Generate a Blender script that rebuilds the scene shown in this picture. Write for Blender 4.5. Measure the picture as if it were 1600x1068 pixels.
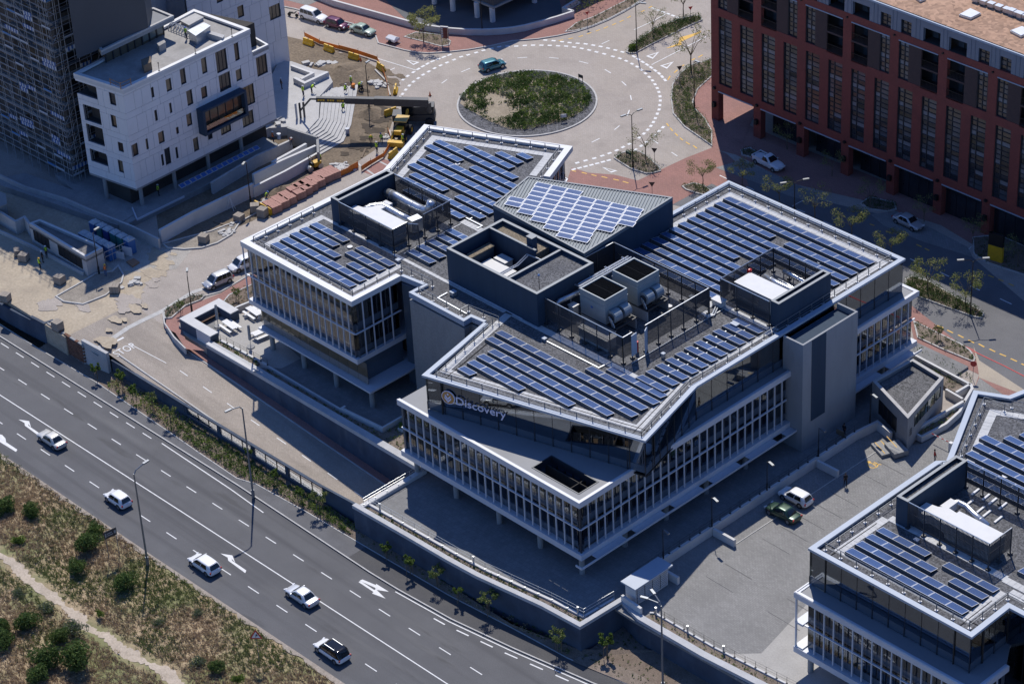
import bpy, math, random
import numpy as np
from mathutils import Matrix, Vector
for o in list(bpy.data.objects): bpy.data.objects.remove(o)
S = bpy.context.scene
COL = S.collection
R = math.radians
rnd = random.Random(7)

# ------------------------------------------------------------------ camera, sky, sun, exposure
CAM_ROT = ((0.6920507, 0.7202689, -0.0477340), (-0.3659938, 0.4071148, 0.8368430), (0.6221852, -0.5616674, 0.5453580))
cd = bpy.data.cameras.new('camera'); cam = bpy.data.objects.new('camera', cd); COL.objects.link(cam)
m = Matrix.Identity(4)
for i in range(3):
 for j in range(3): m[j][i] = CAM_ROT[i][j]
m.translation = (162.25, -154.64, 180.0)
cam.matrix_world = m
cd.sensor_width = 36.0; cd.lens = 4147.44 / 1600 * 36; cd.clip_start = 5; cd.clip_end = 3000
S.camera = cam
SUN_EL, SUN_AZ = R(54), math.atan2(.653, -.757)
W = bpy.data.worlds.new('World'); S.world = W; W.use_nodes = True
sky = W.node_tree.nodes.new('ShaderNodeTexSky'); sky.sky_type = 'NISHITA'; sky.sun_disc = False
sky.sun_elevation = SUN_EL; sky.sun_rotation = math.pi / 2 - SUN_AZ; sky.air_density = 1.0; sky.dust_density = .2; sky.ozone_density = 6
bgn = W.node_tree.nodes['Background']; bgn.inputs[1].default_value = .105
hz = W.node_tree.nodes.new('ShaderNodeMix'); hz.data_type = 'RGBA'; hz.blend_type = 'MULTIPLY'; hz.inputs[0].default_value = 1; hz.inputs[7].default_value = (.72, .92, 1.3, 1)   # deep blue southern sky
W.node_tree.links.new(sky.outputs[0], hz.inputs[6]); W.node_tree.links.new(hz.outputs[2], bgn.inputs[0])
sl = bpy.data.lights.new('sun', 'SUN'); sl.energy = 4.4; sl.angle = R(.5); sl.color = (1, .95, .87)
so = bpy.data.objects.new('sun', sl); COL.objects.link(so)
so.rotation_euler = Vector((math.cos(SUN_EL) * math.cos(SUN_AZ), math.cos(SUN_EL) * math.sin(SUN_AZ), math.sin(SUN_EL))).to_track_quat('Z', 'Y').to_euler()
S.view_settings.view_transform = 'Standard'; S.view_settings.look = 'None'
S.view_settings.exposure = 0; S.view_settings.gamma = 1
S.cycles.max_bounces = 6; S.cycles.transparent_max_bounces = 6; S.cycles.glossy_bounces = 3; S.cycles.diffuse_bounces = 3
S.cycles.use_denoising = True
S.cycles.caustics_reflective = False; S.cycles.caustics_refractive = False

# ------------------------------------------------------------------ mesh building helpers
class MB:
 """collects faces; build() links them as ONE mesh object"""
 def __init__(s): s.v = []; s.f = []; s.m = []
 def add(s, vs, fs, mi=0):
  b = len(s.v); s.v += [tuple(map(float, p)) for p in vs]
  for f in fs: s.f.append(tuple(i + b for i in f)); s.m.append(mi)
  return s
 def poly(s, pts, mi=0): return s.add(pts, [tuple(range(len(pts)))], mi)
 def box(s, x0, x1, y0, y1, z0, z1, mi=0):
  return s.prism([(x0, y0), (x1, y0), (x1, y1), (x0, y1)], z0, z1, mi)
 def prism(s, pl, z0, z1, mi=0, mt=None, bottom=True):
  n = len(pl)
  a = sum(pl[i][0] * pl[(i + 1) % n][1] - pl[(i + 1) % n][0] * pl[i][1] for i in range(n))
  if a < 0: pl = pl[::-1]
  vs = [(p[0], p[1], z0) for p in pl] + [(p[0], p[1], z1) for p in pl]
  fs = [(i, (i + 1) % n, n + (i + 1) % n, n + i) for i in range(n)]
  if bottom: fs.append(tuple(range(n))[::-1])
  s.add(vs, fs, mi); s.add([(p[0], p[1], z1) for p in pl], [tuple(range(n))], mi if mt is None else mt)
  return s
 def obox(s, c, ang, hx, hy, z0, z1, mi=0):
  ca, sa = math.cos(ang), math.sin(ang)
  return s.prism([(c[0] + ca * a - sa * b, c[1] + sa * a + ca * b) for a, b in ((-hx, -hy), (hx, -hy), (hx, hy), (-hx, hy))], z0, z1, mi)
 def seg(s, p, q, w, z0, z1, mi=0, ext=0):
  """upright wall between two plan points, w wide"""
  d = Vector((q[0] - p[0], q[1] - p[1])); l = d.length; d /= l
  return s.obox(((p[0] + q[0]) / 2, (p[1] + q[1]) / 2), math.atan2(d.y, d.x), l / 2 + ext, w / 2, z0, z1, mi)
 def wall(s, pts, w, z0, z1, closed=False, side=0, mi=0, mt=None):
  """mitred wall along a plan polyline; side -1/0/1 puts it right/centred/left of the line. z0,z1 numbers or lists"""
  n = len(pts); L = []; Rr = []
  for i in range(n):
   p = Vector(pts[i][:2])
   a = Vector(pts[i - 1][:2]) if (i > 0 or closed) else None
   b = Vector(pts[(i + 1) % n][:2]) if (i < n - 1 or closed) else None
   d1 = (p - a).normalized() if a is not None else None
   d2 = (b - p).normalized() if b is not None else None
   if d1 is None: d1 = d2
   if d2 is None: d2 = d1
   n1 = Vector((-d1.y, d1.x)); n2 = Vector((-d2.y, d2.x)); k = (n1 + n2)
   if k.length < 1e-4: k = n1.copy()
   k.normalize(); c = max(.35, k.dot(n1)); k = k / c
   lo, hi = (-w / 2, w / 2) if side == 0 else ((-w, 0) if side < 0 else (0, w))
   L.append(p + k * hi); Rr.append(p + k * lo)
  f0 = (lambda i: z0[i]) if hasattr(z0, '__len__') else (lambda i: z0)
  f1 = (lambda i: z1[i]) if hasattr(z1, '__len__') else (lambda i: z1)
  vs = []
  for i in range(n): vs += [(*L[i], f0(i)), (*Rr[i], f0(i)), (*Rr[i], f1(i)), (*L[i], f1(i))]
  tp = mi if mt is None else mt
  for i in range(n if closed else n - 1):
   a, b = 4 * i, 4 * ((i + 1) % n)
   q = [vs[a + j] for j in range(4)] + [vs[b + j] for j in range(4)]
   s.add(q, [(0, 4, 7, 3), (1, 2, 6, 5), (0, 1, 5, 4)], mi); s.add(q, [(3, 7, 6, 2)], tp)
  if not closed:
   s.add(vs[0:4], [(0, 3, 2, 1)], mi); s.add(vs[-4:], [(0, 1, 2, 3)], mi)
  return s
 def tube(s, p, q, r0, r1=None, n=6, mi=0, caps=True):
  r1 = r0 if r1 is None else r1
  p, q = Vector(p), Vector(q); d = (q - p).normalized()
  u = d.orthogonal().normalized(); v = d.cross(u)
  vs = []
  for c, r in ((p, r0), (q, r1)):
   for i in range(n):
    a = 2 * math.pi * i / n; vs.append(c + r * (math.cos(a) * u + math.sin(a) * v))
  fs = [(i, (i + 1) % n, n + (i + 1) % n, n + i) for i in range(n)]
  if caps: fs += [tuple(range(n))[::-1], tuple(range(n, 2 * n))]
  return s.add(vs, fs, mi)
 def pipe(s, pts, r, n=6, mi=0):
  """continuous tube along a 3D polyline; r a number or a list"""
  P = [Vector(p) for p in pts]; k = len(P); vs = []; u = None
  for i in range(k):
   d = ((P[min(i + 1, k - 1)] - P[max(i - 1, 0)])).normalized()
   if u is None: u = d.orthogonal().normalized()
   u = (u - d * u.dot(d)).normalized(); v = d.cross(u)
   rr = r[i] if hasattr(r, '__len__') else r
   for j in range(n):
    a = 2 * math.pi * j / n; vs.append(P[i] + rr * (math.cos(a) * u + math.sin(a) * v))
  fs = []
  for i in range(k - 1):
   for j in range(n):
    fs.append((i * n + j, i * n + (j + 1) % n, (i + 1) * n + (j + 1) % n, (i + 1) * n + j))
  fs += [tuple(range(n))[::-1], tuple(range((k - 1) * n, k * n))]
  return s.add(vs, fs, mi)
 def ball(s, c, rx, ry, rz, nu=8, nv=5, mi=0):
  vs = [(c[0], c[1], c[2] + rz)]
  for i in range(1, nv):
   t = math.pi * i / nv
   for j in range(nu):
    a = 2 * math.pi * j / nu; vs.append((c[0] + rx * math.sin(t) * math.cos(a), c[1] + ry * math.sin(t) * math.sin(a), c[2] + rz * math.cos(t)))
  vs.append((c[0], c[1], c[2] - rz)); fs = [(0, 1 + j, 1 + (j + 1) % nu) for j in range(nu)]
  for i in range(nv - 2):
   for j in range(nu):
    a = 1 + i * nu; fs.append((a + j, a + nu + j, a + nu + (j + 1) % nu, a + (j + 1) % nu))
  a = 1 + (nv - 2) * nu; fs += [(a + j, len(vs) - 1, a + (j + 1) % nu) for j in range(nu)]
  return s.add(vs, fs, mi)
 def strip(s, pts, w, z, mi=0):
  """flat painted line along a plan polyline"""
  for i in range(len(pts) - 1):
   p, q = Vector(pts[i][:2]), Vector(pts[i + 1][:2]); d = (q - p)
   if d.length < 1e-6: continue
   d.normalize(); k = Vector((-d.y, d.x)) * w / 2
   zz = (lambda t: z) if not callable(z) else z
   a = [p + k, p - k, q - k, q + k]
   s.add([(v.x, v.y, zz(v.x) if callable(z) else z) for v in a], [(0, 1, 2, 3)], mi)
  return s
 def mesh(s, name, mats, smooth=False):
  me = bpy.data.meshes.new(name); me.from_pydata(s.v, [], s.f)
  for k in (mats if isinstance(mats, (list, tuple)) else [mats]): me.materials.append(k)
  me.polygons.foreach_set('material_index', s.m)
  if smooth: me.polygons.foreach_set('use_smooth', [True] * len(s.f))
  me.update(); return me
 def build(s, name, mats, parent=None, smooth=False, **k):
  return put(name, s.mesh(name, mats, smooth), parent, **k)

def put(name, me, parent=None, loc=None, rot=None, label=None, cat=None, group=None, kind=None, scale=None):
 o = bpy.data.objects.new(name, me); COL.objects.link(o)
 if loc is not None: o.location = loc
 if rot is not None: o.rotation_euler = rot if hasattr(rot, '__len__') else (0, 0, rot)
 if scale is not None: o.scale = scale if hasattr(scale, '__len__') else (scale,) * 3
 if parent is not None: o.parent = parent
 tag(o, label, cat, group, kind)
 return o
def tag(o, label=None, cat=None, group=None, kind=None):
 if label: o['label'] = label
 if cat: o['category'] = cat
 if group: o['group'] = group
 if kind: o['kind'] = kind
 return o
def thing(name, label, cat, loc=(0, 0, 0), rz=0, group=None):
 """Empty at the thing's base, parent of its parts"""
 o = bpy.data.objects.new(name, None); COL.objects.link(o); o.location = loc; o.rotation_euler = (0, 0, rz); o.empty_display_size = .3
 return tag(o, label, cat, group)
def worldpart(o, parent):
 """a part whose mesh is written in world coordinates, under an Empty that stands elsewhere"""
 o.parent = parent; o.matrix_parent_inverse = Matrix.Translation(-Vector(parent.location)); return o
def copy_tree(src, loc, rz=None, label=None, group=None, scale=None):
 r = src.copy(); COL.objects.link(r); r.location = loc
 if rz is not None: r.rotation_euler = (0, 0, rz)
 if label: r['label'] = label
 if group: r['group'] = group
 if scale is not None: r.scale = scale if hasattr(scale, '__len__') else (scale,) * 3
 for ch in list(src.children):
  c = ch.copy(); COL.objects.link(c); c.parent = r
  for g in list(ch.children):
   d = g.copy(); COL.objects.link(d); d.parent = c
 return r
def structure(name, mb, mt, parent=None): return mb.build(name, mt, parent, kind='structure')
ORD = ['first', 'second', 'third', 'fourth', 'fifth', 'sixth', 'seventh', 'eighth', 'ninth', 'tenth', 'eleventh', 'twelfth', 'thirteenth', 'fourteenth', 'fifteenth', 'sixteenth', 'seventeenth', 'eighteenth', 'nineteenth', 'twentieth']

# ------------------------------------------------------------------ materials
def mat(name, col, rough=.7, metal=0, col2=None, vs=1.0, var=.12, bump=0, bs=20, spec=.5, fine=None, stretch=None, coat=0):
 """procedural surface: two octaves of noise between col and col2 (wear, dirt), optional grain and bump"""
 M_ = bpy.data.materials.new(name); M_.use_nodes = True; nt = M_.node_tree; N = nt.nodes; L = nt.links
 b = N['Principled BSDF']; b.inputs['Roughness'].default_value = rough; b.inputs['Metallic'].default_value = metal
 b.inputs['Specular IOR Level'].default_value = spec; b.inputs['Coat Weight'].default_value = coat
 tc = N.new('ShaderNodeTexCoord'); src = tc.outputs['Object']
 if stretch:
  mp = N.new('ShaderNodeMapping'); mp.inputs['Scale'].default_value = stretch; L.new(src, mp.inputs[0]); src = mp.outputs[0]
 if col2 is None: col2 = tuple(c * (1 - var) for c in col)
 nz = N.new('ShaderNodeTexNoise'); nz.inputs['Scale'].default_value = vs; nz.inputs['Detail'].default_value = 5; nz.inputs['Roughness'].default_value = .6; L.new(src, nz.inputs['Vector'])
 rp = N.new('ShaderNodeValToRGB'); rp.color_ramp.elements[0].position = .32; rp.color_ramp.elements[1].position = .68
 rp.color_ramp.elements[0].color = (*col2, 1); rp.color_ramp.elements[1].color = (*col, 1); L.new(nz.outputs['Fac'], rp.inputs[0])
 out = rp.outputs[0]
 if fine:
  f = N.new('ShaderNodeTexNoise'); f.inputs['Scale'].default_value = fine[0]; f.inputs['Detail'].default_value = 3; L.new(tc.outputs['Object'], f.inputs['Vector'])
  mr = N.new('ShaderNodeMapRange'); mr.inputs[1].default_value = .3; mr.inputs[2].default_value = .7; mr.inputs[3].default_value = 1 - fine[1]; mr.inputs[4].default_value = 1 + fine[1]; L.new(f.outputs['Fac'], mr.inputs[0])
  mx = N.new('ShaderNodeMix'); mx.data_type = 'RGBA'; mx.blend_type = 'MULTIPLY'; mx.inputs[0].default_value = 1; L.new(out, mx.inputs[6]); L.new(mr.outputs[0], mx.inputs[7]); out = mx.outputs[2]
 L.new(out, b.inputs['Base Color'])
 if bump:
  f = N.new('ShaderNodeTexNoise'); f.inputs['Scale'].default_value = bs; f.inputs['Detail'].default_value = 4; L.new(tc.outputs['Object'], f.inputs['Vector'])
  bp = N.new('ShaderNodeBump'); bp.inputs['Strength'].default_value = bump; bp.inputs['Distance'].default_value = .05; L.new(f.outputs['Fac'], bp.inputs['Height']); L.new(bp.outputs[0], b.inputs['Normal'])
 return M_
def mix_over(M_, col, scale, lo, hi, stretch=(1, 1, 1), fac=1.0):
 """a second wear layer (streaks, stains) over a material's base colour"""
 nt = M_.node_tree; N = nt.nodes; L = nt.links; b = N['Principled BSDF']; old = b.inputs['Base Color'].links[0].from_socket
 tc = N.new('ShaderNodeTexCoord'); mp = N.new('ShaderNodeMapping'); mp.inputs['Scale'].default_value = stretch; L.new(tc.outputs['Object'], mp.inputs[0])
 nz = N.new('ShaderNodeTexNoise'); nz.inputs['Scale'].default_value = scale; nz.inputs['Detail'].default_value = 6; L.new(mp.outputs[0], nz.inputs['Vector'])
 mr = N.new('ShaderNodeMapRange'); mr.inputs[1].default_value = lo; mr.inputs[2].default_value = hi; mr.inputs[3].default_value = 0; mr.inputs[4].default_value = fac; L.new(nz.outputs['Fac'], mr.inputs[0])
 mx = N.new('ShaderNodeMix'); mx.data_type = 'RGBA'; L.new(mr.outputs[0], mx.inputs[0]); L.new(old, mx.inputs[6]); mx.inputs[7].default_value = (*col, 1)
 L.new(mx.outputs[2], b.inputs['Base Color']); return M_
def brick_over(M_, scale, w, h, mortar, dark=.75, ms=.02, swz=None):
 """joints of small units too far off to model one by one"""
 nt = M_.node_tree; N = nt.nodes; L = nt.links; b = N['Principled BSDF']; old = b.inputs['Base Color'].links[0].from_socket
 tc = N.new('ShaderNodeTexCoord'); v = tc.outputs['Object']
 if swz:
  mp = N.new('ShaderNodeMapping'); mp.inputs['Rotation'].default_value = swz; L.new(v, mp.inputs[0]); v = mp.outputs[0]
 bk = N.new('ShaderNodeTexBrick'); bk.inputs['Scale'].default_value = scale; bk.inputs['Brick Width'].default_value = w; bk.inputs['Row Height'].default_value = h
 bk.inputs['Mortar Size'].default_value = ms; bk.inputs['Color1'].default_value = (1, 1, 1, 1); bk.inputs['Color2'].default_value = (dark, dark, dark, 1); bk.inputs['Mortar'].default_value = (mortar,) * 3 + (1,)
 L.new(v, bk.inputs['Vector'])
 mx = N.new('ShaderNodeMix'); mx.data_type = 'RGBA'; mx.blend_type = 'MULTIPLY'; mx.inputs[0].default_value = 1; L.new(old, mx.inputs[6]); L.new(bk.outputs[0], mx.inputs[7]); L.new(mx.outputs[2], b.inputs['Base Color'])
 return M_
def speck(M_, scale, amt):
 """stony grain: voronoi cells of random lightness"""
 nt = M_.node_tree; N = nt.nodes; L = nt.links; b = N['Principled BSDF']; old = b.inputs['Base Color'].links[0].from_socket
 tc = N.new('ShaderNodeTexCoord'); vo = N.new('ShaderNodeTexVoronoi'); vo.inputs['Scale'].default_value = scale; L.new(tc.outputs['Object'], vo.inputs['Vector'])
 sx = N.new('ShaderNodeSeparateColor'); L.new(vo.outputs['Color'], sx.inputs[0])
 mr = N.new('ShaderNodeMapRange'); mr.inputs[3].default_value = 1 - amt; mr.inputs[4].default_value = 1 + amt; L.new(sx.outputs[0], mr.inputs[0])
 mx = N.new('ShaderNodeMix'); mx.data_type = 'RGBA'; mx.blend_type = 'MULTIPLY'; mx.inputs[0].default_value = 1; L.new(old, mx.inputs[6]); L.new(mr.outputs[0], mx.inputs[7]); L.new(mx.outputs[2], b.inputs['Base Color'])
 return M_
def glass_mat(name, tint, refl=.12, rough=.02):
 M_ = bpy.data.materials.new(name); M_.use_nodes = True; nt = M_.node_tree; N = nt.nodes; L = nt.links
 N.remove(N['Principled BSDF']); out = N['Material Output']
 tr = N.new('ShaderNodeBsdfTransparent'); tr.inputs[0].default_value = (*tint, 1)
 gl = N.new('ShaderNodeBsdfGlossy'); gl.inputs['Roughness'].default_value = rough; gl.inputs['Color'].default_value = (.9, .95, 1, 1)
 lw = N.new('ShaderNodeLayerWeight'); lw.inputs['Blend'].default_value = .35
 mr = N.new('ShaderNodeMapRange'); mr.inputs[3].default_value = refl; mr.inputs[4].default_value = .85; L.new(lw.outputs['Fresnel'], mr.inputs[0])
 tc = N.new('ShaderNodeTexCoord'); nz = N.new('ShaderNodeTexNoise'); nz.inputs['Scale'].default_value = .6; L.new(tc.outputs['Object'], nz.inputs[0])
 bp = N.new('ShaderNodeBump'); bp.inputs['Strength'].default_value = .04; L.new(nz.outputs['Fac'], bp.inputs['Height']); L.new(bp.outputs[0], gl.inputs['Normal'])
 mx = N.new('ShaderNodeMixShader'); L.new(mr.outputs[0], mx.inputs[0]); L.new(tr.outputs[0], mx.inputs[1]); L.new(gl.outputs[0], mx.inputs[2]); L.new(mx.outputs[0], out.inputs[0])
 return M_

ASPH = mat('asphalt', (.105, .105, .11), .85, col2=(.088, .088, .093), vs=.25, fine=(9, .14), bump=.15, bs=40)
mix_over(ASPH, (.066, .066, .071), 1.0, .5, .66, (.012, .55, 1), .8)
mix_over(ASPH, (.16, .158, .155), 1.0, .58, .74, (.05, .4, 1), .4)
mix_over(ASPH, (.055, .054, .055), .25, .64, .7, (.3, 1.6, 1), .6)
mix_over(ASPH, (.2, .195, .19), 6, .7, .76, (.5, 1, 1), .35)
ASPH_PATH = mat('footpath_asphalt', (.135, .135, .14), .9, col2=(.1, .1, .105), vs=.35, fine=(10, .15), bump=.2, bs=40)
ASPH_NEW = mat('fresh_asphalt', (.062, .062, .066), .9, col2=(.08, .078, .078), vs=.4, fine=(10, .2), bump=.2, bs=40)
ASPH_STREET = mat('street_asphalt', (.155, .155, .16), .88, col2=(.12, .12, .126), vs=.2, fine=(7, .13), bump=.15, bs=30)
TAN = mat('tan_block_paving', (.42, .37, .325), .88, col2=(.36, .315, .275), vs=.12, fine=(6, .1), bump=.1, bs=25)
mix_over(TAN, (.3, .262, .23), .35, .5, .72, (1, 1, 1), .65); mix_over(TAN, (.4, .345, .285), .07, .52, .7, (1, 1, 1), .5)
brick_over(TAN, 1.0, .4, .2, .82, .88, .025)
RAMP = mat('ramp_paving', (.4, .345, .29), .9, col2=(.34, .295, .25), vs=.2, fine=(7, .14)); mix_over(RAMP, (.25, .215, .18), 1, .48, .7, (.06, .6, 1), .6); brick_over(RAMP, 1, .4, .2, .8, .86, .03)
RED = mat('red_paving', (.36, .185, .155), .9, col2=(.3, .16, .135), vs=.3, fine=(8, .12)); brick_over(RED, 1, .4, .2, .78, .82, .03)
COB = mat('grey_block_paving', (.29, .285, .275), .9, col2=(.24, .236, .228), vs=.25, fine=(8, .12)); brick_over(COB, 1, .44, .22, .7, .8, .035); mix_over(COB, (.2, .195, .185), .3, .55, .75, (1, 1, 1), .6)
DECKP = mat('deck_paving', (.23, .229, .228), .88, col2=(.19, .19, .19), vs=.3, fine=(6, .1)); brick_over(DECKP, 1, .6, .6, .75, .86, .02)
SAND = mat('site_sand', (.43, .36, .265), .95, col2=(.34, .285, .215), vs=.12, fine=(3, .14), bump=.4, bs=5); mix_over(SAND, (.27, .225, .175), .2, .5, .72, (1, 1, 1), .8); mix_over(SAND, (.5, .44, .34), .8, .56, .75, (1, .4, 1), .5)
DIRT = mat('dug_soil', (.2, .155, .108), .97, col2=(.13, .1, .07), vs=.3, fine=(3, .25), bump=.8, bs=4)
SOIL = mat('bed_soil', (.2, .155, .12), .97, col2=(.145, .11, .085), vs=.5, fine=(8, .25), bump=.5, bs=12)
MULCH = mat('mulch', (.235, .19, .155), .97, col2=(.17, .135, .105), vs=.6, fine=(8, .25), bump=.5, bs=12)
GRAVEL = speck(mat('roof_gravel', (.125, .125, .128), .95, col2=(.098, .098, .102), vs=.2, bump=.6, bs=14), 7, .55)
mix_over(GRAVEL, (.075, .075, .08), .28, .54, .7, (1, 1, 1), .6); mix_over(GRAVEL, (.2, .195, .19), .5, .62, .76, (1, 1, 1), .5)
GRAVEL_B = speck(mat('brown_roof_gravel', (.23, .185, .13), .95, col2=(.17, .14, .1), vs=.35, bump=.5, bs=14), 7, .4)
SLATE = speck(mat('slate_chip', (.1, .1, .108), .9, vs=1), 5, .6)
PAVER = mat('white_paver', (.56, .56, .55), .85, col2=(.45, .45, .44), vs=1.2, fine=(5, .06))
WHITE = mat('white_coating', (.68, .68, .675), .5, col2=(.6, .6, .595), vs=.6)
ALU = mat('pale_aluminium', (.36, .41, .48), .5, 0, col2=(.32, .37, .44), vs=.4)
FINM = mat('fin_aluminium', (.6, .63, .69), .45, .1, var=.07, vs=.8)
SLABM = mat('slab_edge', (.56, .58, .63), .5, .05, var=.08, vs=.5)
TERR = mat('terrace_sheet', (.25, .255, .265), .65, col2=(.22, .225, .235), vs=.3)
NAVY = mat('dark_slate_cladding', (.042, .066, .1), .7, 0, var=.14, vs=.6, stretch=(3, 3, .2), spec=.15); DULL = mat('matt_black', (.015, .016, .018), .95, spec=.05)
NAVYTOP = mat('slate_capping', (.17, .185, .2), .5, .2, var=.1, vs=1)
SCREEN = mat('screen_slat', (.04, .045, .055), .5, .1, var=.15, vs=2)
GALV = mat('galvanised_steel', (.56, .58, .6), .35, .65, col2=(.44, .46, .48), vs=3)
DUCT = mat('bright_duct', (.66, .67, .68), .28, .75, col2=(.5, .51, .52), vs=2.5)
UNITW = mat('unit_white', (.6, .6, .595), .5, var=.08, vs=1)
TOWERG = mat('tower_panel', (.3, .33, .34), .5, .1, var=.1, vs=1.2)
CONC = mat('raw_concrete', (.3, .3, .295), .85, col2=(.245, .245, .245), vs=.5, fine=(4, .08), stretch=(1, 1, .5)); mix_over(CONC, (.2, .2, .2), .8, .55, .75, (1, 1, .25), .6)
COREC = mat('stair_core_concrete', (.3, .31, .32), .85, col2=(.26, .27, .28), vs=.4, stretch=(1, 1, .4)); mix_over(COREC, (.2, .2, .21), .8, .58, .76, (1, 1, .2), .5)
CONCL = mat('pale_concrete', (.47, .46, .45), .85, col2=(.4, .395, .385), vs=.5, fine=(5, .07)); mix_over(CONCL, (.33, .32, .31), .6, .55, .75, (1, 1, .4), .5)
WALLW = mat('white_plaster', (.6, .597, .59), .8, col2=(.52, .517, .51), vs=.5); mix_over(WALLW, (.5, .49, .47), 1.0, .58, .76, (1, 1, .3), .4)
WALLN = mat('slate_plaster', (.08, .105, .145), .85, spec=.15, col2=(.058, .07, .096), vs=.4); mix_over(WALLN, (.14, .15, .17), .8, .58, .76, (1, 1, .3), .5)
COPE = mat('coping_concrete', (.46, .465, .475), .75, col2=(.38, .385, .395), vs=.7, fine=(5, .06))
KERB = mat('kerb_concrete', (.5, .49, .47), .85, col2=(.4, .39, .37), vs=1.5)
PAINT = mat('white_road_paint', (.74, .74, .73), .7, col2=(.6, .6, .59), vs=2.5)
YPAINT = mat('yellow_road_paint', (.72, .43, .07), .7, col2=(.6, .36, .07), vs=2.5)
RPAINT = mat('red_kerb_paint', (.5, .05, .05), .7, var=.2, vs=2)
BRICKR = mat('red_face_brick', (.25, .062, .045), .88, col2=(.21, .053, .04), vs=.6, fine=(4, .14)); mix_over(BRICKR, (.15, .05, .04), .6, .55, .8, (1, 1, .3), .5)
BRICKD = mat('dark_face_brick', (.085, .05, .043), .88, col2=(.07, .042, .037), vs=.8, fine=(5, .12))
BRICKU = mat('rough_brick', (.24, .115, .075), .9, col2=(.17, .08, .05), vs=1.5, fine=(6, .2)); brick_over(BRICKU, 1, .5, .25, .6, .7, .04, (R(90), 0, 0))
ZINC = mat('zinc_cladding', (.2, .235, .3), .5, .3, var=.1, vs=.6)
FRAME = mat('window_frame', (.045, .05, .062), .4, .4, var=.1)
CLAD = mat('pale_cladding', (.7, .7, .71), .6, col2=(.65, .65, .66), vs=.5)
CLADJ = mat('cladding_joint', (.2, .205, .22), .8)
ROOFT = mat('site_roof_screed', (.36, .345, .33), .92, col2=(.29, .28, .265), vs=.35, fine=(4, .1)); mix_over(ROOFT, (.23, .22, .21), .5, .52, .7, (1, 1, 1), .7)
ROOFBR = speck(mat('tan_roof_chip', (.4, .25, .165), .95, col2=(.33, .2, .13), vs=.12), 2.2, .28)
RIBROOF = mat('ribbed_roof_steel', (.17, .2, .215), .5, 0, var=.08, vs=.6)
PVFRAME = mat('panel_frame', (.68, .69, .7), .35, .6, var=.05)
PVBACK = mat('panel_backing', (.1, .098, .095), .7, var=.15)
BLK = mat('black_metal', (.02, .021, .023), .45, .3, var=.2)
POLEG = mat('grey_pole', (.2, .215, .235), .45, .5, var=.15)
TYRE = mat('tyre_rubber', (.018, .018, .019), .85, var=.2)
RIM = mat('alloy_rim', (.45, .46, .47), .3, .8, var=.2)
CARGLASS = mat('car_glass', (.012, .016, .02), .06, 0, var=.3, spec=.8)
LAMPW = mat('lamp_lens', (.7, .7, .7), .15, var=.1, spec=.8)
TAILR = mat('tail_lens', (.5, .02, .015), .2, var=.2, spec=.8)
PLAST = mat('dark_trim', (.022, .022, .024), .6, var=.2)
WOOD = mat('bench_timber', (.36, .19, .105), .7, col2=(.26, .135, .075), vs=4)
BARK = mat('bark', (.16, .13, .09), .9, var=.35, vs=6)
STAKE = mat('timber_stake', (.2, .15, .105), .9, var=.3, vs=5)
YPLAST = mat('yellow_plastic', (.72, .43, .015), .5, col2=(.55, .32, .02), vs=2)
ORNET = mat('orange_netting', (.72, .24, .04), .8, col2=(.5, .15, .03), vs=5)
MACHY = mat('machine_yellow', (.68, .4, .02), .45, col2=(.5, .29, .03), vs=1.5)
MACHD = mat('machine_grey', (.05, .053, .058), .5, col2=(.035, .036, .04), vs=1.5)
def PVCELL():
 M_ = mat('solar_cells', (.06, .098, .21), .25, 0, col2=(.05, .084, .18), vs=1.2, spec=.6)
 nt = M_.node_tree; N = nt.nodes; L = nt.links; b = N['Principled BSDF']; old = b.inputs['Base Color'].links[0].from_socket
 tc = N.new('ShaderNodeTexCoord'); bk = N.new('ShaderNodeTexBrick'); bk.offset = 0; bk.inputs['Scale'].default_value = 1; bk.inputs['Brick Width'].default_value = .1625; bk.inputs['Row Height'].default_value = .1625; bk.inputs['Mortar Size'].default_value = .006
 bk.inputs['Color1'].default_value = (1, 1, 1, 1); bk.inputs['Color2'].default_value = (.9, .9, .95, 1); bk.inputs['Mortar'].default_value = (1.6, 1.6, 1.5, 1); L.new(tc.outputs['Object'], bk.inputs['Vector'])
 mx = N.new('ShaderNodeMix'); mx.data_type = 'RGBA'; mx.blend_type = 'MULTIPLY'; mx.inputs[0].default_value = 1; L.new(old, mx.inputs[6]); L.new(bk.outputs[0], mx.inputs[7]); L.new(mx.outputs[2], b.inputs['Base Color'])
 return M_
PV = PVCELL()
GLASS = glass_mat('facade_glass', (.4, .44, .5), .09)
GLASS2 = glass_mat('upper_glass', (.42, .46, .48), .2)
GLASSG = glass_mat('clear_glass', (.55, .66, .64), .12)
SPAN = mat('spandrel_glass', (.075, .1, .135), .12, 0, var=.1, spec=.7)  # navy base colour includes the sky's reflection in the spandrels
BRONZE = mat('bronze_glass', (.13, .11, .08), .08, 0, var=.15, spec=.7)  # brown lifted so the base colour carries the terrace reflected in the glass
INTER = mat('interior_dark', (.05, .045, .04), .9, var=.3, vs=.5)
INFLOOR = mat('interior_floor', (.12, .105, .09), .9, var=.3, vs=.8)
BLIND = mat('interior_blind', (.28, .2, .14), .9, var=.3, vs=.7)
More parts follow.
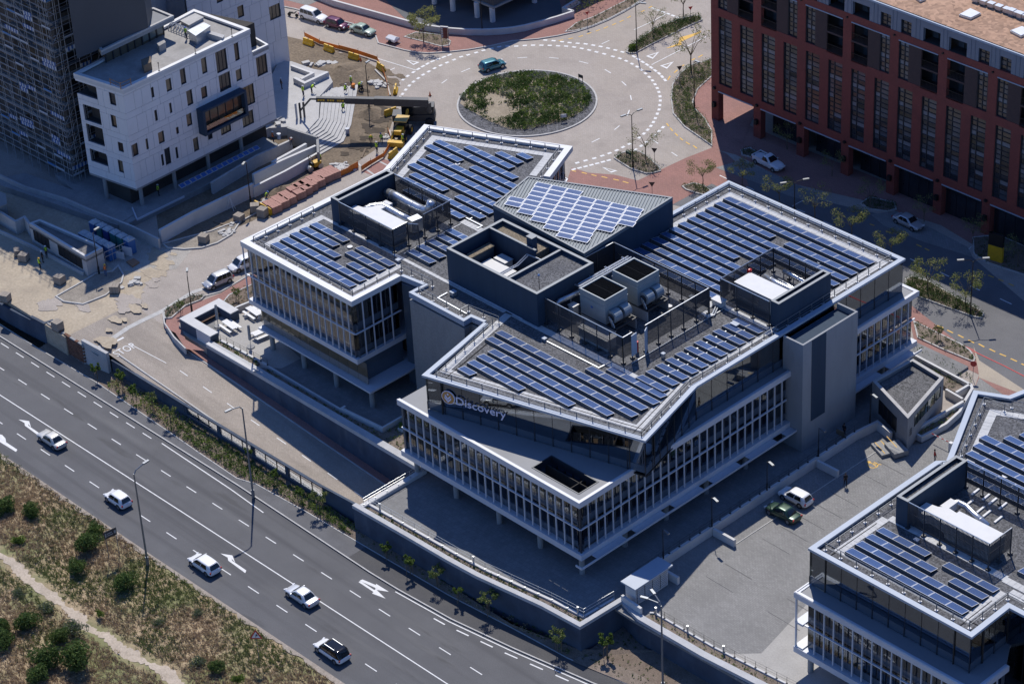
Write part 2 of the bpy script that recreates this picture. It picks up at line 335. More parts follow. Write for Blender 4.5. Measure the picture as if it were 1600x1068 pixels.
def leafmat(name, a, b):
 M_ = mat(name, a, .75, col2=b, vs=1.6, fine=(11, .3), spec=.25)
 nt = M_.node_tree; N = nt.nodes; b_ = N['Principled BSDF']; tl = N.new('ShaderNodeBsdfTranslucent'); nt.links.new(b_.inputs['Base Color'].links[0].from_socket, tl.inputs[0])
 mx = N.new('ShaderNodeMixShader'); mx.inputs[0].default_value = .35; nt.links.new(b_.outputs[0], mx.inputs[1]); nt.links.new(tl.outputs[0], mx.inputs[2]); nt.links.new(mx.outputs[0], N['Material Output'].inputs[0])
 return M_
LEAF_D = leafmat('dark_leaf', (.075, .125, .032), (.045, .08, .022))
LEAF_M = leafmat('mid_leaf', (.13, .19, .05), (.08, .125, .035))
LEAF_Y = leafmat('yellow_green_leaf', (.34, .345, .13), (.24, .25, .09))
LEAF_B = leafmat('bright_leaf', (.2, .29, .045), (.14, .2, .03))
LEAF_G = leafmat('grey_leaf', (.19, .215, .15), (.13, .15, .105))
STRAW = leafmat('straw_grass', (.47, .355, .235), (.35, .265, .17))
GRASSG = leafmat('green_grass', (.22, .25, .09), (.15, .18, .065))

# ================================================================== GROUND
def rz(x): return min(3.0, max(-2.2, 3 - .0695 * (x + 82)))
def sheet(name, pts, z, mt, kind='structure', th=None):
 mb = MB()
 if th: mb.prism(pts, z - th, z)
 else:
  a = sum(pts[i][0] * pts[(i + 1) % len(pts)][1] - pts[(i + 1) % len(pts)][0] * pts[i][1] for i in range(len(pts)))
  if a < 0: pts = pts[::-1]
  mb.poly([(x, y, z) for x, y in pts])
 return mb.build(name, mt, kind=kind)
sheet('ground', [(-900, -900), (900, -900), (900, 900), (-900, 900)], -3.5, SAND)
# upper level (roundabout, streets, plazas): one sheet north of the ramp, a second one west of it
sheet('street_level', [(-600, 1.5), (-82, 1.5), (-82, 9), (-74, 9), (-74, 1.5), (400, 1.5), (400, 700), (-600, 700)], 3.0, TAN, th=3)
mb = MB()
for i in range(8):
 for j in range(6):
  c = [(-82 + a, 1.5 + b * 1.25) for a, b in ((i, j), (i + 1, j), (i + 1, j + 1), (i, j + 1))]; mb.add([(x, y, rz(x) + (3 - rz(x)) * (y - 1.5) / 7.5 + .002) for x, y in c], [(0, 1, 2, 3)])
structure('street_slope', mb, TAN)
sheet('street_level', [(-600, -8.9), (-82, -8.9), (-82, 1.5), (-600, 1.5)], 2.998, SAND, th=3)
mb = MB()
xs = [-82, -76, -70, -60, -50, -40, -30, -22]
for a, b in zip(xs[:-1], xs[1:]): mb.add([(a, -7.15, rz(a)), (b, -7.15, rz(b)), (b, 1.6, rz(b)), (a, 1.6, rz(a))], [(0, 1, 2, 3)])
for a, b in zip(xs[:-1], xs[1:]): mb.add([(a, -8.4, rz(a)), (b, -8.4, rz(b)), (b, -7.15, rz(b)), (a, -7.15, rz(a))], [(0, 1, 2, 3)]) if b < -75 else None
structure('ramp_road', mb, RAMP)
# highway
KERBL = [(-220, -12.15), (-92, -12.1), (-70.8, -11.95), (-45, -11.75), (-21.3, -12.1), (-16.7, -12.0), (-8.6, -11.5), (-.4, -10.35), (9.8, -8.6), (30, -4.6), (90, 8)]
EDGEL = [(-220, -26.9), (-71, -26.8), (-41.9, -26.6), (-14, -26.25), (90, -25.4)]
sheet('highway', KERBL + EDGEL[::-1], 0, ASPH, th=.5)
PATHL = [(-220, -10.6), (-86.4, -10.4), (-74.7, -10.0), (-58.6, -10.5), (-53.5, -10.7), (-46, -10.9), (-43.4, -10.1), (-34.8, -9.6), (-22, -9.2), (-11.8, -8.85), (-2.9, -8.05), (5.2, -7.5), (12.3, -6.3), (32, -2.2), (92, 10)]
mb = MB(); mb.prism([p for p in KERBL if p[0] < -25] + [(-25, -12.05), (-25, -9.3)] + [p for p in PATHL if p[0] < -25][::-1], -.3, .12); structure('footpath', mb, ASPH_PATH)
mb = MB(); mb.prism([(-25, -12.05)] + [p for p in KERBL if p[0] > -25] + [p for p in PATHL if p[0] > -25][::-1] + [(-25, -9.3)], -.3, .118); structure('footpath', mb, ASPH_NEW)
structure('kerb', MB().wall(KERBL, .16, -.2, .14, side=1), KERB)
structure('path_edging', MB().wall(PATHL, .12, -.2, .15), KERB)
mb = MB()
for i in range(len(EDGEL) - 1):
 n = 40 if i < 3 else 25
 for k in range(n):
  a, b = k / n, (k + 1) / n; p, q = EDGEL[i], EDGEL[i + 1]
  x0, y0, x1, y1 = p[0] + (q[0] - p[0]) * a, p[1] + (q[1] - p[1]) * a, p[0] + (q[0] - p[0]) * b, p[1] + (q[1] - p[1]) * b
  w0, w1 = .5 + .25 * math.sin(x0 * 1.7) + .15 * math.sin(x0 * 4.1), .5 + .25 * math.sin(x1 * 1.7) + .15 * math.sin(x1 * 4.1)
  mb.poly([(x0, y0 - w0, .016), (x1, y1 - w1, .016), (x1, y1 + .05, .016), (x0, y0 + .05, .016)])
structure('gravel_shoulder', mb, mat('shoulder_grit', (.36, .31, .26), .95, col2=(.27, .23, .19), vs=1.2, fine=(6, .2)))

# ------------------------------------------------------------------ road markings
mb = MB()
def hy(x, a, b, xa=-82., xb=0.): return a + (b - a) * (x - xa) / (xb - xa)
mb.strip([(-220, -20.7), (-81.5, -19.65), (-45.3, -19.22), (-1.1, -18.85), (70, -18.2)], .13, .006)
k = -216.3
while k < 60:
 mb.strip([(k, hy(k, -16.1, -15.38)), (k + 1.8, hy(k + 1.8, -16.1, -15.38))], .12, .006); k += 4.775
k = -218.3
while k < 60:
 mb.strip([(k, hy(k, -23.1, -22.5)), (k + 1.85, hy(k + 1.85, -23.1, -22.5))], .12, .006); k += 4.845
k = -150
while k < -60:
 mb.strip([(k, hy(k, -12.75, -12.42)), (k + 1.7, hy(k + 1.7, -12.75, -12.42))], .12, .006); k += 3.27
mb.strip([(-58.3, -12.42), (-45, -12.65), (-38.6, -12.95)], .13, .006)
def ky(x):
 for p, q in zip(KERBL[:-1], KERBL[1:]):
  if p[0] <= x <= q[0]: return p[1] + (q[1] - p[1]) * (x - p[0]) / (q[0] - p[0])
mb.strip([(x, ky(x) - .3) for x in (-16.7, -12, -8.6, -4, -.4, 4, 9.8, 20, 30, 60)], .13, .006)
k = -10.2
while k < 40: 
 mb.strip([(k, ky(k) - .95), (k + 1.65, ky(k + 1.65) - .95)], .16, .006); k += 3.25
A1 = [(-70.48,-21.53),(-70.75,-21.15),(-73.26,-21.13),(-73.69,-20.92),(-72.75,-21.12),(-74.03,-20.5),(-75.29,-21.18),(-74.1,-21.11),(-73.63,-21.41)]
for dx, dy in ((0, 0), (39.05, .1), (78.2, .25)):
 mb.poly([(x + dx, y + dy, .007) for x, y in A1][::-1])
A2 = [(-69.86,-25.33),(-70.13,-24.95),(-72.41,-24.98),(-73.14,-24.57),(-74.05,-24.41),(-74.82,-24.75),(-73.92,-25.01),(-73.13,-25.46)]
mb.poly([(x, y, .007) for x, y in A2][::-1])
for q in ([(-21.03,-13.69),(-20.96,-13.33),(-19.07,-12.97),(-19.34,-12.82),(-17.21,-12.79),(-18.46,-13.51),(-18.85,-13.36)], [(-20.96,-13.93),(-20.92,-13.64),(-18.59,-13.68),(-18.63,-13.46),(-16.57,-13.83),(-18.32,-14.24),(-18.43,-13.96)]):
 mb.poly([(x, y, .0075) for x, y in q][::-1])
structure('highway_markings', mb, PAINT)

mb = MB(); mz = lambda x: rz(x) + .012
for a, b in ((-66.6, -65.1), (-62.1, -60.4), (-57.5, -56), (-53, -51.4), (-48.2, -46.5), (-43.6, -42), (-39, -37.3), (-34.3, -32.6)): mb.strip([(a, -2.95), (b, -2.95)], .12, mz)
mb.strip([(-76.9, -7.1), (-76.9, -3.7)], .3, mz); mb.strip([(-75.4, -4), (-69, -3.2)], .1, mz)
structure('ramp_markings', mb, PAINT)
def text_mesh(s, size, ext=0.0, shear=0):
 cu = bpy.data.curves.new('t', 'FONT'); cu.body = s; cu.size = size; cu.extrude = ext; cu.align_x = 'LEFT'; cu.shear = shear; cu.resolution_u = 3
 o = bpy.data.objects.new('t', cu); COL.objects.link(o); dg = bpy.context.evaluated_depsgraph_get()
 me = bpy.data.meshes.new_from_object(o.evaluated_get(dg)); bpy.data.objects.remove(o); bpy.data.curves.remove(cu); return me
me = text_mesh('STOP', 1.6); me.materials.append(PAINT)
for v in me.vertices: v.co.x *= .8; v.co.y *= 1.15
o = put('stop_lettering', me, loc=(-74.1, -6.75, rz(-74.1) + .03), rot=(0, R(4.0), R(90)), kind='structure')
o.rotation_euler = Matrix(((0, -1, 0), (1, 0, 0), (0, 0, 1))).to_euler(); o.rotation_euler = (R(0), R(3.97), R(90))
o.rotation_euler = (Matrix.Rotation(R(3.97), 3, 'Y') @ Matrix.Rotation(R(90), 3, 'Z')).to_euler()

# ------------------------------------------------------------------ roundabout and street markings (level 3.0)
IC, IR = (-82.75, 72.0), 10.0
ZS = 3.0
def ring(c, r, a0, a1, n=24): return [(c[0] + r * math.cos(R(a0 + (a1 - a0) * i / n)), c[1] + r * math.sin(R(a0 + (a1 - a0) * i / n))) for i in range(n + 1)]
# east street: asphalt
sheet('asphalt_street', [(-50.6,75.55),(-50,69.61),(-49.53,64.15),(-43.51,66.34),(-7,63.57),(4.8,62.21),(12.99,60.67),(38.13,61.59),(25.13,81.09),(0.71,76.35),(-10.28,80.35),(-23.74,81.62),(-28.41,80.13),(-38.67,77.32),(-42.79,76.87)], 3.006, ASPH_STREET)
sheet('brick_pavement', [(-54.32,79.61),(-55.06,75.16),(-55.48,69.17),(-55.74,65.47),(-47.82,64.31),(-47.66,72.36),(-39.6,72.02),(-47.49,78.28),(-51.73,79.74)], 3.010, RED)
sheet('brick_pavement', [(-64.85,63.04),(-62.09,63.59),(-59.12,65.5),(-55.33,66.53),(-49.77,66.63),(-47.28,63),(-56.13,55.18),(-61.01,57.64)], 3.011, RED)
mb = MB()
def dots(pts, w=.42, l=.62):
 for i, p in enumerate(pts):
  q = pts[min(i + 1, len(pts) - 1)]; o_ = pts[max(i - 1, 0)]; a = math.atan2(q[1] - o_[1], q[0] - o_[0])
  mb.add([(p[0] + math.cos(a) * u - math.sin(a) * v, p[1] + math.sin(a) * u + math.cos(a) * v, ZS + .016) for u, v in ((-l / 2, -w / 2), (l / 2, -w / 2), (l / 2, w / 2), (-l / 2, w / 2))], [(0, 1, 2, 3)])
dots([(-97.82,61.27),(-98.27,62.17),(-98.88,63.33),(-99.45,64.53),(-99.88,65.73),(-100.17,66.92),(-100.46,68.13),(-100.57,69.36),(-100.68,70.6),(-100.68,71.8),(-100.64,73.04),(-100.53,74.34)])
dots([(-101.09,63.89),(-101.53,65.22),(-101.86,66.38),(-102.12,67.75)])
dots([(-100.42,75.65),(-100.09,76.75),(-99.72,78.02),(-99.42,79.23),(-98.98,80.43),(-98.49,81.54),(-97.71,82.49),(-96.72,83.33),(-95.92,84.3),(-95.06,85.18),(-94.12,85.98),(-93.15,86.74),(-92.11,87.44),(-91.14,88.14),(-90.05,88.72),(-88.88,89.14),(-87.69,89.48),(-86.44,89.74),(-85.15,90.04),(-83.62,90.28),(-82.42,90.51),(-81.15,90.54),(-79.88,90.43),(-78.69,90.26),(-77.51,89.96),(-76.33,89.53),(-75.16,89.1),(-74.06,88.62),(-72.97,88),(-71.92,87.36),(-70.94,86.66),(-69.89,85.79),(-69,84.91),(-68.13,83.89),(-67.3,82.86),(-66.64,81.8),(-65.93,80.67),(-65.36,79.68),(-64.86,78.64),(-64.43,77.54),(-64.07,76.39),(-63.77,75.19)])
dots([(-94.89,87.52),(-93.8,88.18),(-92.64,88.77),(-91.56,89.29),(-90.51,89.91),(-89.47,90.54),(-88.32,90.98),(-87.21,91.39),(-86.02,91.73),(-84.77,91.99),(-83.56,92.22)])
dots([(-63.34,79.48),(-62.97,78.33),(-62.52,77.14),(-62.16,74.91),(-61.93,73.66),(-61.78,72.36)])
dots([(-65.2,64.5),(-64.78,65.69),(-64.33,66.91),(-64.01,68.14),(-63.76,69.31),(-63.6,70.53),(-63.57,71.75),(-63.54,72.98)])
for q in ([(-105.2,65.75),(-105.17,66.85)], [(-96.41,68.07),(-96.7,69.4)], [(-96.84,72.32),(-96.73,74)], [(-93.87,80.82),(-92.91,81.91)], [(-90.44,83.94),(-89.18,84.68)], [(-86.33,85.99),(-84.78,86.34)], [(-81.63,86.58),(-80.17,86.34)], [(-77.18,85.52),(-75.81,85.02)], [(-73.33,83.31),(-72.22,82.36)], [(-70.37,80.05),(-69.42,78.62)], [(-68.21,75.84),(-67.91,74.51)], [(-67.71,71.39),(-67.77,69.88)], [(-87.68,92.08),(-87.62,93.63)], [(-62.29,76),(-60.62,75.65)], [(-57.6,75.07),(-56.24,74.83)]):
 mb.strip(q, .16, ZS + .016)
def dashes(pts, n, w=.4, gap=.28):
 for i in range(n):
  a, b = i / n, (i + 1 - gap) / n
  P = [Vector(p) for p in pts]; L_ = [0]
  for j in range(1, len(P)): L_.append(L_[-1] + (P[j] - P[j - 1]).length)
  def at(t):
   s_ = t * L_[-1]
   for j in range(1, len(P)):
    if s_ <= L_[j] + 1e-6: return P[j - 1].lerp(P[j], (s_ - L_[j - 1]) / (L_[j] - L_[j - 1]))
  mb.strip([at(a), at(b)], w, ZS + .016)
dashes([(-64.41,62.6),(-63.46,64.97),(-62.28,68.36)], 7); dashes([(-81.68,92.36),(-77.88,91.63),(-74.83,90.83),(-72.16,89.61)], 9); dashes([(-90.4,105.56),(-87.6,105.68),(-84.52,105.76)], 6); dashes([(-102.29,68.53),(-102.61,71.47),(-102.08,75.58)], 7)
mb.strip([(-87.27,98.5),(-87.13,102.68),(-87.37,105.44)], .14, ZS + .016); mb.strip([(-77.53,92.06),(-77.58,97.79),(-77.69,103.96)], .14, ZS + .016); mb.strip([(-111.19,66.9),(-106.9,67.63),(-102.29,68.4)], .14, ZS + .016)
for a, b in ((1299, 1310), (1345, 1357), (1383, 1392)): pass
for q in ([(-48.38,74.72),(-47,74.67)], [(-43.7,74.82),(-42.31,74.8)], [(-34.75,74.74),(-33.4,74.84)], [(-30.18,74.72),(-28.63,74.68)], [(-25.23,74.67),(-23.66,74.57)], [(-15.95,74.88),(-14.38,74.72)], [(-11.15,74.82),(-9.63,74.75)], [(-6.33,74.76),(-4.8,74.71)], [(-1.78,74.82),(0.03,74.75)]): mb.strip(q, .16, ZS + .016)
def tri(o_, p, q, r):
 o2, p2, q2 = Vector(p), Vector(q), Vector(r); c = (o2 + p2 + q2) / 3
 P = [o2, p2, q2]; Q = [c + (v - c) * .55 for v in P]
 for i in range(3):
  j = (i + 1) % 3; mb.poly([(*P[i], ZS + .018), (*P[j], ZS + .018), (*Q[j], ZS + .018), (*Q[i], ZS + .018)])
for q in ([(-80.05,93.49),(-79.52,95.84),(-78.65,93.5)], [(-76.41,92.63),(-75.77,94.91),(-74.96,92.57)], [(-105.86,69.61),(-103.75,70.48),(-103.78,69.25)], [(-61.9,65.86),(-59.53,66.54),(-59.82,65.59)]): tri(0, *q)
for q in ([(-35.74,74.98),(-35.65,77.06)], [(-24.67,80.15),(-24.74,82.05)], [(-18.34,80.15),(-18.63,82.46)], [(-11.78,81.1),(-12.04,82.34)]): mb.strip(q, .1, ZS + .016)
structure('street_markings', mb, PAINT)
mb = MB()
for q in ([(-90.73,105.28),(-90.7,106.02)], [(-90.63,103.51),(-90.6,104.24)], [(-90.78,100.69),(-90.82,101.49)], [(-90.75,99.01),(-90.68,99.83)], [(-90.81,97.5),(-90.81,98.32)], [(-91,95.86),(-90.94,96.75)], [(-91.27,94.51),(-91.17,95.29)], [(-91.61,92.96),(-91.45,93.74)], [(-91.91,91.52),(-91.68,92.22)], [(-92.55,90),(-92.23,90.69)], [(-93.22,88.68),(-92.94,89.33)],
          [(-72.53,90.2),(-73.1,91.27)], [(-73.33,92.39),(-73.6,93.34)], [(-73.9,94.4),(-73.96,95.15)], [(-74.08,96.91),(-74.14,97.65)], [(-74,98.18),(-74.06,99.2)],
          [(-63.73,80.61),(-62.92,80.21)], [(-62.47,79.99),(-61.57,79.55)], [(-60.96,79.35),(-60.1,79.01)], [(-59.49,78.81),(-58.7,78.54)], [(-58.09,78.47),(-57.17,78.31)], [(-56.65,78.4),(-55.71,78.16)],
          [(-64.25,62.51),(-63.64,62.69)], [(-62.87,63.02),(-62.1,63.23)], [(-61.46,63.45),(-60.7,63.66)], [(-60.06,63.99),(-59.23,64.25)], [(-58.4,64.52),(-57.58,64.78)], [(-57.01,64.93),(-56.13,65.13)],
          [(-6.79,64.92),(-5.95,64.99)], [(-5.23,64.96),(-4.38,64.95)], [(-3.7,64.89),(-2.81,65.01)], [(-2.15,64.92),(-1.24,64.88)], [(-0.52,64.95),(0.36,64.89)], [(1.09,64.88),(1.99,64.83)], [(2.52,65.02),(3.45,64.93)], [(4.16,65),(5.05,64.96)], [(5.7,64.98),(6.6,65.04)], [(7.29,65.01),(8.22,65.02)], [(8.9,64.98),(9.83,64.99)],
          [(-45.12,74.37),(-44.45,74.39)], [(-42.93,74.48),(-42.26,74.5)], [(-40.4,74.44),(-39.75,74.46)], [(-38.08,74.48),(-37.42,74.5)], [(-25.23,78.12),(-24.54,78.19)], [(-22.56,78.11),(-21.77,78.17)], [(-17.52,78.1),(-16.69,78.1)], [(-16.14,78.06),(-15.38,78.01)], [(-8.06,78.4),(-7.25,78.4)], [(-6.21,78.21),(-5.35,78.26)], [(-4.71,78.32),(-3.92,78.32)], [(-3.13,78.32),(-2.34,78.32)]):
 mb.strip(q, .2, ZS + .017)
for q in ([(-79.55,97.17),(-79.26,100.14),(-78.56,99.66),(-79.27,97.68)], [(-80.4,101.08),(-79.54,104.03),(-79.54,104.86),(-79.11,104.12),(-79.26,101.24),(-79.27,99.59)]): mb.poly([(x, y, ZS + .017) for x, y in q])
structure('yellow_markings', mb, YPAINT)

# central island of the roundabout: kerb, slate ring, soil
o = structure('island_kerb', MB().wall(ring(IC, IR, 0, 360, 72)[:-1], .25, 2.8, 3.16, closed=True, side=1), KERB)
mb = MB(); mb.prism(ring(IC, IR - .2, 0, 360, 64)[:-1], 2.9, 3.12); structure('island_slate', mb, SLATE)
IP = [(-89.92,65.32),(-91.36,67.4),(-92.39,70.38),(-92.18,74.24),(-89.46,78.44),(-85.59,80.47),(-81.74,80.93),(-78.21,80.1),(-76.03,78.16),(-74.83,75.42),(-74.59,72.38),(-75.55,69.56),(-76.85,66.45),(-79.01,64.82),(-83.14,64.42),(-86.79,64.76)]
def dome(name, pts, z0, h, mt, n=10):
 c = Vector((sum(p[0] for p in pts) / len(pts), sum(p[1] for p in pts) / len(pts))); mb = MB(); k = len(pts); vs = []
 for i in range(n + 1):
  t = i / n
  for p in pts:
   q = Vector(p).lerp(c, t * .96); vs.append((q.x, q.y, z0 + h * (1 - (1 - t) ** 2) + rnd.uniform(-.03, .03)))
 fs = [(i * k + j, i * k + (j + 1) % k, (i + 1) * k + (j + 1) % k, (i + 1) * k + j) for i in range(n) for j in range(k)]
 fs.append(tuple(range(n * k, (n + 1) * k))); mb.add(vs, fs); return structure(name, mb, mt)
dome('island_bed', IP, 3.1, .45, mat('sandy_bed', (.36, .3, .22), .97, col2=(.22, .18, .125), vs=.35, fine=(5, .2), bump=.4, bs=6))

def bed(name, pts, z=3.13, kerb=True, mt=SOIL):
 mb = MB(); mb.prism(pts, 2.8, z); structure(name, mb, mt)
 if kerb: structure('bed_kerb', MB().wall(pts, .18, 2.8, z + .035, closed=True), KERB)
ISL_E = [(-83.03,92.55),(-82.32,92.48),(-81.82,93.05),(-81.97,96.99),(-81.98,102.49),(-81.77,107.42),(-83.01,108.05),(-83.73,107.43),(-84.45,105.4),(-84.87,103.07),(-85.15,100.6),(-84.4,96.81),(-83.67,93.89)]
bed('median_bed', ISL_E)
ISL_S = [(-62.2,68.66),(-62.43,69.89),(-62.26,71.22),(-60.82,72.25),(-59.04,71.9),(-55.92,70.88),(-55.06,70.23),(-55.48,69.17),(-56.01,68.48),(-58.6,68.06)]
bed('median_bed', ISL_S)
BED_E = [(-72.39,99.3),(-72.34,97.48),(-73.13,95.47),(-72.33,92.46),(-70.94,89.51),(-68.15,86.28),(-64.95,83.27),(-61.06,81.46),(-57.72,80.72),(-54.68,80.01),(-57.51,83.09),(-60.83,85.12),(-63.75,86.31),(-65.25,87.53),(-67.32,90.83),(-68.47,95.03)]
bed('corner_bed', BED_E)
sheet('brick_pavement', [(-70.48,97.22),(-69.45,93.13),(-66.42,89.06),(-63.43,86.1),(-60.33,84.32),(-57.64,83.23),(-51.89,83.17),(-59.2,95.33),(-69.86,101.75)], 3.06, RED)
MED = [(-13.18,70.57),(-12.97,71.57),(-10.82,72.06),(-6.32,71.45),(-2,70.97),(-0.97,70.53),(-0.82,69.7),(-1.68,69.31),(-6.2,68.79),(-9.93,68.43),(-11.69,68.86)]
bed('median_bed', MED)
bed('kerb_bed', [(-50.02,69.14),(-49.46,70.78),(-47.97,71.18),(-46.16,70.72),(-45.85,69.64),(-47.22,69.11),(-49.06,68.85)])
# north pavement and its kerb
NK = [(-134.95,68.78),(-131.64,69.86),(-124.6,71.56),(-118.05,72.92),(-115.16,72.03),(-112.95,70.6),(-110.9,71.07),(-108.4,71.63),(-106.44,72.28),(-105.03,73.17),(-103.03,75.44),(-101.26,77.92),(-99.72,80.75),(-98.41,84.08),(-96.01,87.03),(-94.56,89.6),(-93.37,92.43),(-92.75,95.19),(-92.51,98.35),(-92.65,101.93),(-93.19,107.36)]
NORTH = NK + [(-100.77,118.17),(-136.83,106.62),(-149.51,76.86)]
sheet('brick_pavement', NORTH, 3.12, RED, th=.3)
structure('kerb', MB().wall(NK, .2, 2.8, 3.15, side=-1), KERB)
bed('tree_bed', [(-111.46,74.38),(-111.25,76.51),(-107.7,78.44),(-105.13,77.89),(-104.35,76.91),(-104.9,75.88),(-108.32,75.14)], 3.17)
bed('verge_bed', [(-94.37,91.29),(-95.17,94.24),(-94.65,97.79),(-94.82,102.79),(-94.82,106.26),(-93.49,107.4),(-92.75,103.41),(-92.52,99.05),(-92.75,95.19),(-93.52,92.58)], 3.17)
sheet('grey_pavement', [(-149.51,76.86),(-139.33,68.56),(-134.47,70.94),(-130.82,71.73),(-130.68,74.18),(-140.88,84.18)], 3.126, COB)
# far street side: shaded brick pavement along the red building, bays
sheet('brick_pavement', [(-54.2,79.48),(-50.51,80.33),(-45.56,79.98),(-40.36,79.25),(-30.12,82.17),(-24.78,82.89),(-18.21,83.91),(-11.61,82.72),(-2.9,81.15),(16.39,80.72),(9.69,90.36),(-12.91,89.03),(-29.02,88.08),(-45.41,87.65),(-61.93,87.9)], 3.018, RED)
sheet('grey_bays', [(-50.21,75.9),(-43.55,76.44),(-37.88,76.67),(-32.95,77.89),(-36.14,79.55),(-43.67,79.79),(-48.91,79.85)], 3.024, COB); sheet('grey_bays', [(-26.74,80.06),(-23.73,79.02),(-17.54,79.15),(-10.28,80.35),(-12.3,81.9),(-17.9,82.46),(-24.78,82.89)], 3.024, COB)
bed('corner_bed', [(-29.47,81.4),(-29.5,83.39),(-26.17,84.32),(-24.99,83.15),(-25.61,81.94),(-27.71,80.97)], 3.14); bed('corner_bed', [(-13.18,84.08),(-11.15,86.73),(-6.03,86.63),(-1.46,84.48),(-2.9,81.15),(-7.84,80.45),(-10.54,80.95)], 3.14); bed('corner_bed', [(-50.7,81.59),(-50.27,82.92),(-48.53,82.54),(-48.22,81.16),(-49.74,80.77)], 3.14)
# east pavement beside the main building
sheet('brick_pavement', [(-10.06,66.73),(-2.83,59.65),(1.62,59.91),(6.64,59.82),(8.1,56.97),(14.94,57.47),(39.48,59.57),(38.47,61.08),(12.99,60.67),(4.88,61.73),(2.81,63.78),(0.87,63.55)], 3.02, RED)
sheet('cream_crossover', [(2.81,63.78),(5.7,60.8),(7.06,59.29),(13.12,59.89),(39.14,60.07),(38.26,61.39),(12.99,60.67),(4.8,62.21),(2.32,64.28)], 3.027, mat('cream_paving', (.42, .36, .28), .9, col2=(.36, .31, .25), vs=.4, fine=(8, .1)))
sheet('grey_apron', [(7.06,59.29),(14.94,57.47),(19.57,51.33),(13.19,45.53),(9.18,52.25),(8.32,56.45)], 3.03, COB)
structure('kerb_line', MB().strip([(-6.71,63.83),(-3.98,63.76),(0.87,63.55),(3.95,63.3),(7.79,63.24),(11.21,63.03),(37.31,62.82)], .16, 3.034), RPAINT)
bed('kerb_bed', [(-6.26,63.65),(0.96,63.44),(2.67,63.09),(4.15,62.18),(4.55,61.43),(-0.13,61.14),(-3.67,61.17)], 3.13, True, MULCH)

# ------------------------------------------------------------------ deck level 3.3, retaining walls
sheet('plaza_deck', [(-27, -6.7), (-20, -6.3), (-8.6, -6.0), (.3, -5.2), (5.2, -5.1), (5.2, 1), (4.9, 60), (-27, 60)], 3.3, DECKP, th=.3)
sheet('plaza_deck', [(-73, 2.0), (-27, 2.0), (-27, 24), (-66, 24), (-66, 8), (-73, 7.5)], 3.3, DECKP, th=.3)
sheet('terrace_paving', [(-70.67,5.85),(-70.57,8.54),(-66.98,9.76),(-55.86,7.52),(-55.98,4.58),(-58.31,2.67),(-66.77,3.46)], 3.306, mat('terrace_stone', (.4, .385, .36), .9, col2=(.34, .325, .3), vs=.4, fine=(6, .1)))
sheet('parking_deck', [(4.9, -1.0), (9.2, -1.1), (26, -.5), (60, .8), (60, 60), (14, 60), (10.6, 43.2), (4.9, 43.2)], 3.304, COB, th=.3)
sheet('sunny_paving', [(18, 0), (26, .4), (45, 1), (45, 14), (20, 14), (22, 4)], 3.308, mat('pale_paving', (.4, .385, .36), .9, col2=(.35, .335, .31), vs=.4, fine=(6, .1)))

# ================================================================== WALLS, FENCES, SMALL STRUCTURES
def wall_thing(name, label, pts, w, z0, z1, mt, cope=None, ch=.16, cw=.1, side=0, closed=False, cat='wall', group=None):
 t = thing(name, label, cat, (pts[0][0], pts[0][1], z0 if not hasattr(z0, '__len__') else min(z0)), group=group)
 worldpart(MB().wall(pts, w, z0, z1, closed, side).build('wall_face', mt), t)
 if cope:
  za = z1 if not hasattr(z1, '__len__') else list(z1)
  zb = za + ch if not hasattr(z1, '__len__') else [q + ch for q in za]
  zc = za + .003 if not hasattr(z1, '__len__') else [q + .003 for q in za]
  worldpart(MB().wall(pts, w + cw, zc, zb, closed, side).build('coping', cope), t)
 return t
def railing(parent, pts, z, h=1.0, sp=1.9, mt=None, nr=2, r=.025, rail=.022, closed=False, name='railing'):
 """posts are counted pieces of the railing, rails one piece"""
 mt = mt or GALV; mb = MB(); P = [Vector(p) for p in pts] + ([Vector(pts[0])] if closed else [])
 for i in range(len(P) - 1):
  for k in range(nr): mb.tube((*P[i], z + h * (1 - k * .42)), (*P[i + 1], z + h * (1 - k * .42)), rail, n=5)
 ro = mb.build(name, mt); 
 if parent is not None: worldpart(ro, parent)
 me = MB().tube((0, 0, 0), (0, 0, h), r, n=5).box(-.09, .09, -.09, .09, 0, .07).mesh('rail_post', mt)
 for i in range(len(P) - 1):
  l = (P[i + 1] - P[i]).length; n = max(1, round(l / sp))
  for k in range(n + (1 if i == len(P) - 2 and not closed else 0)):
   q = P[i].lerp(P[i + 1], k / n); put('rail_post', me, ro, loc=(q.x, q.y, z))
 return ro

# highway-side wall of the precinct, from the left edge of the photo to the deck
wall_thing('boundary_wall', 'dark slate boundary wall stepping up beside the sandy site road', [(-150, -9.9), (-94, -9.3), (-89.2, -9.0)], .3, 0, [2.6, 2.4, 2.5], WALLN, WALLN, .1)
wall_thing('boundary_wall', 'short higher slate wall section next to the rough brick wall', [(-89.2, -9.0), (-86.6, -8.8), (-86.3, -7.6)], .3, 0, 3.0, WALLN, WALLN, .1)
mb = MB()
t = thing('brick_wall', 'unfinished brown brick wall between slate wall and concrete pier', 'wall', (-86, -8.5, 0))
for r_ in range(12):
 for k in range(13):
  x0 = -86.2 + k * .57 + (r_ % 2) * .28
  z1 = .4 + r_ * .235
  if r_ == 11 and rnd.random() < .45: continue
  mb.box(x0, x0 + .53, -8.75 + rnd.uniform(-.02, .02), -8.4, z1, z1 + .215)
bw = mb.build('brick', BRICKU); bw['kind'] = 'stuff'; worldpart(bw, t)
worldpart(MB().box(-86.2, -78.6, -8.69, -8.44, -.2, 3.15).build('mortar_core', CONC), t)
wall_thing('concrete_pier', 'pale raw concrete wall pier at the end of the brick wall', [(-79.0, -8.35), (-74.7, -7.75)], .45, -.2, [3.7, 3.3], CONCL)
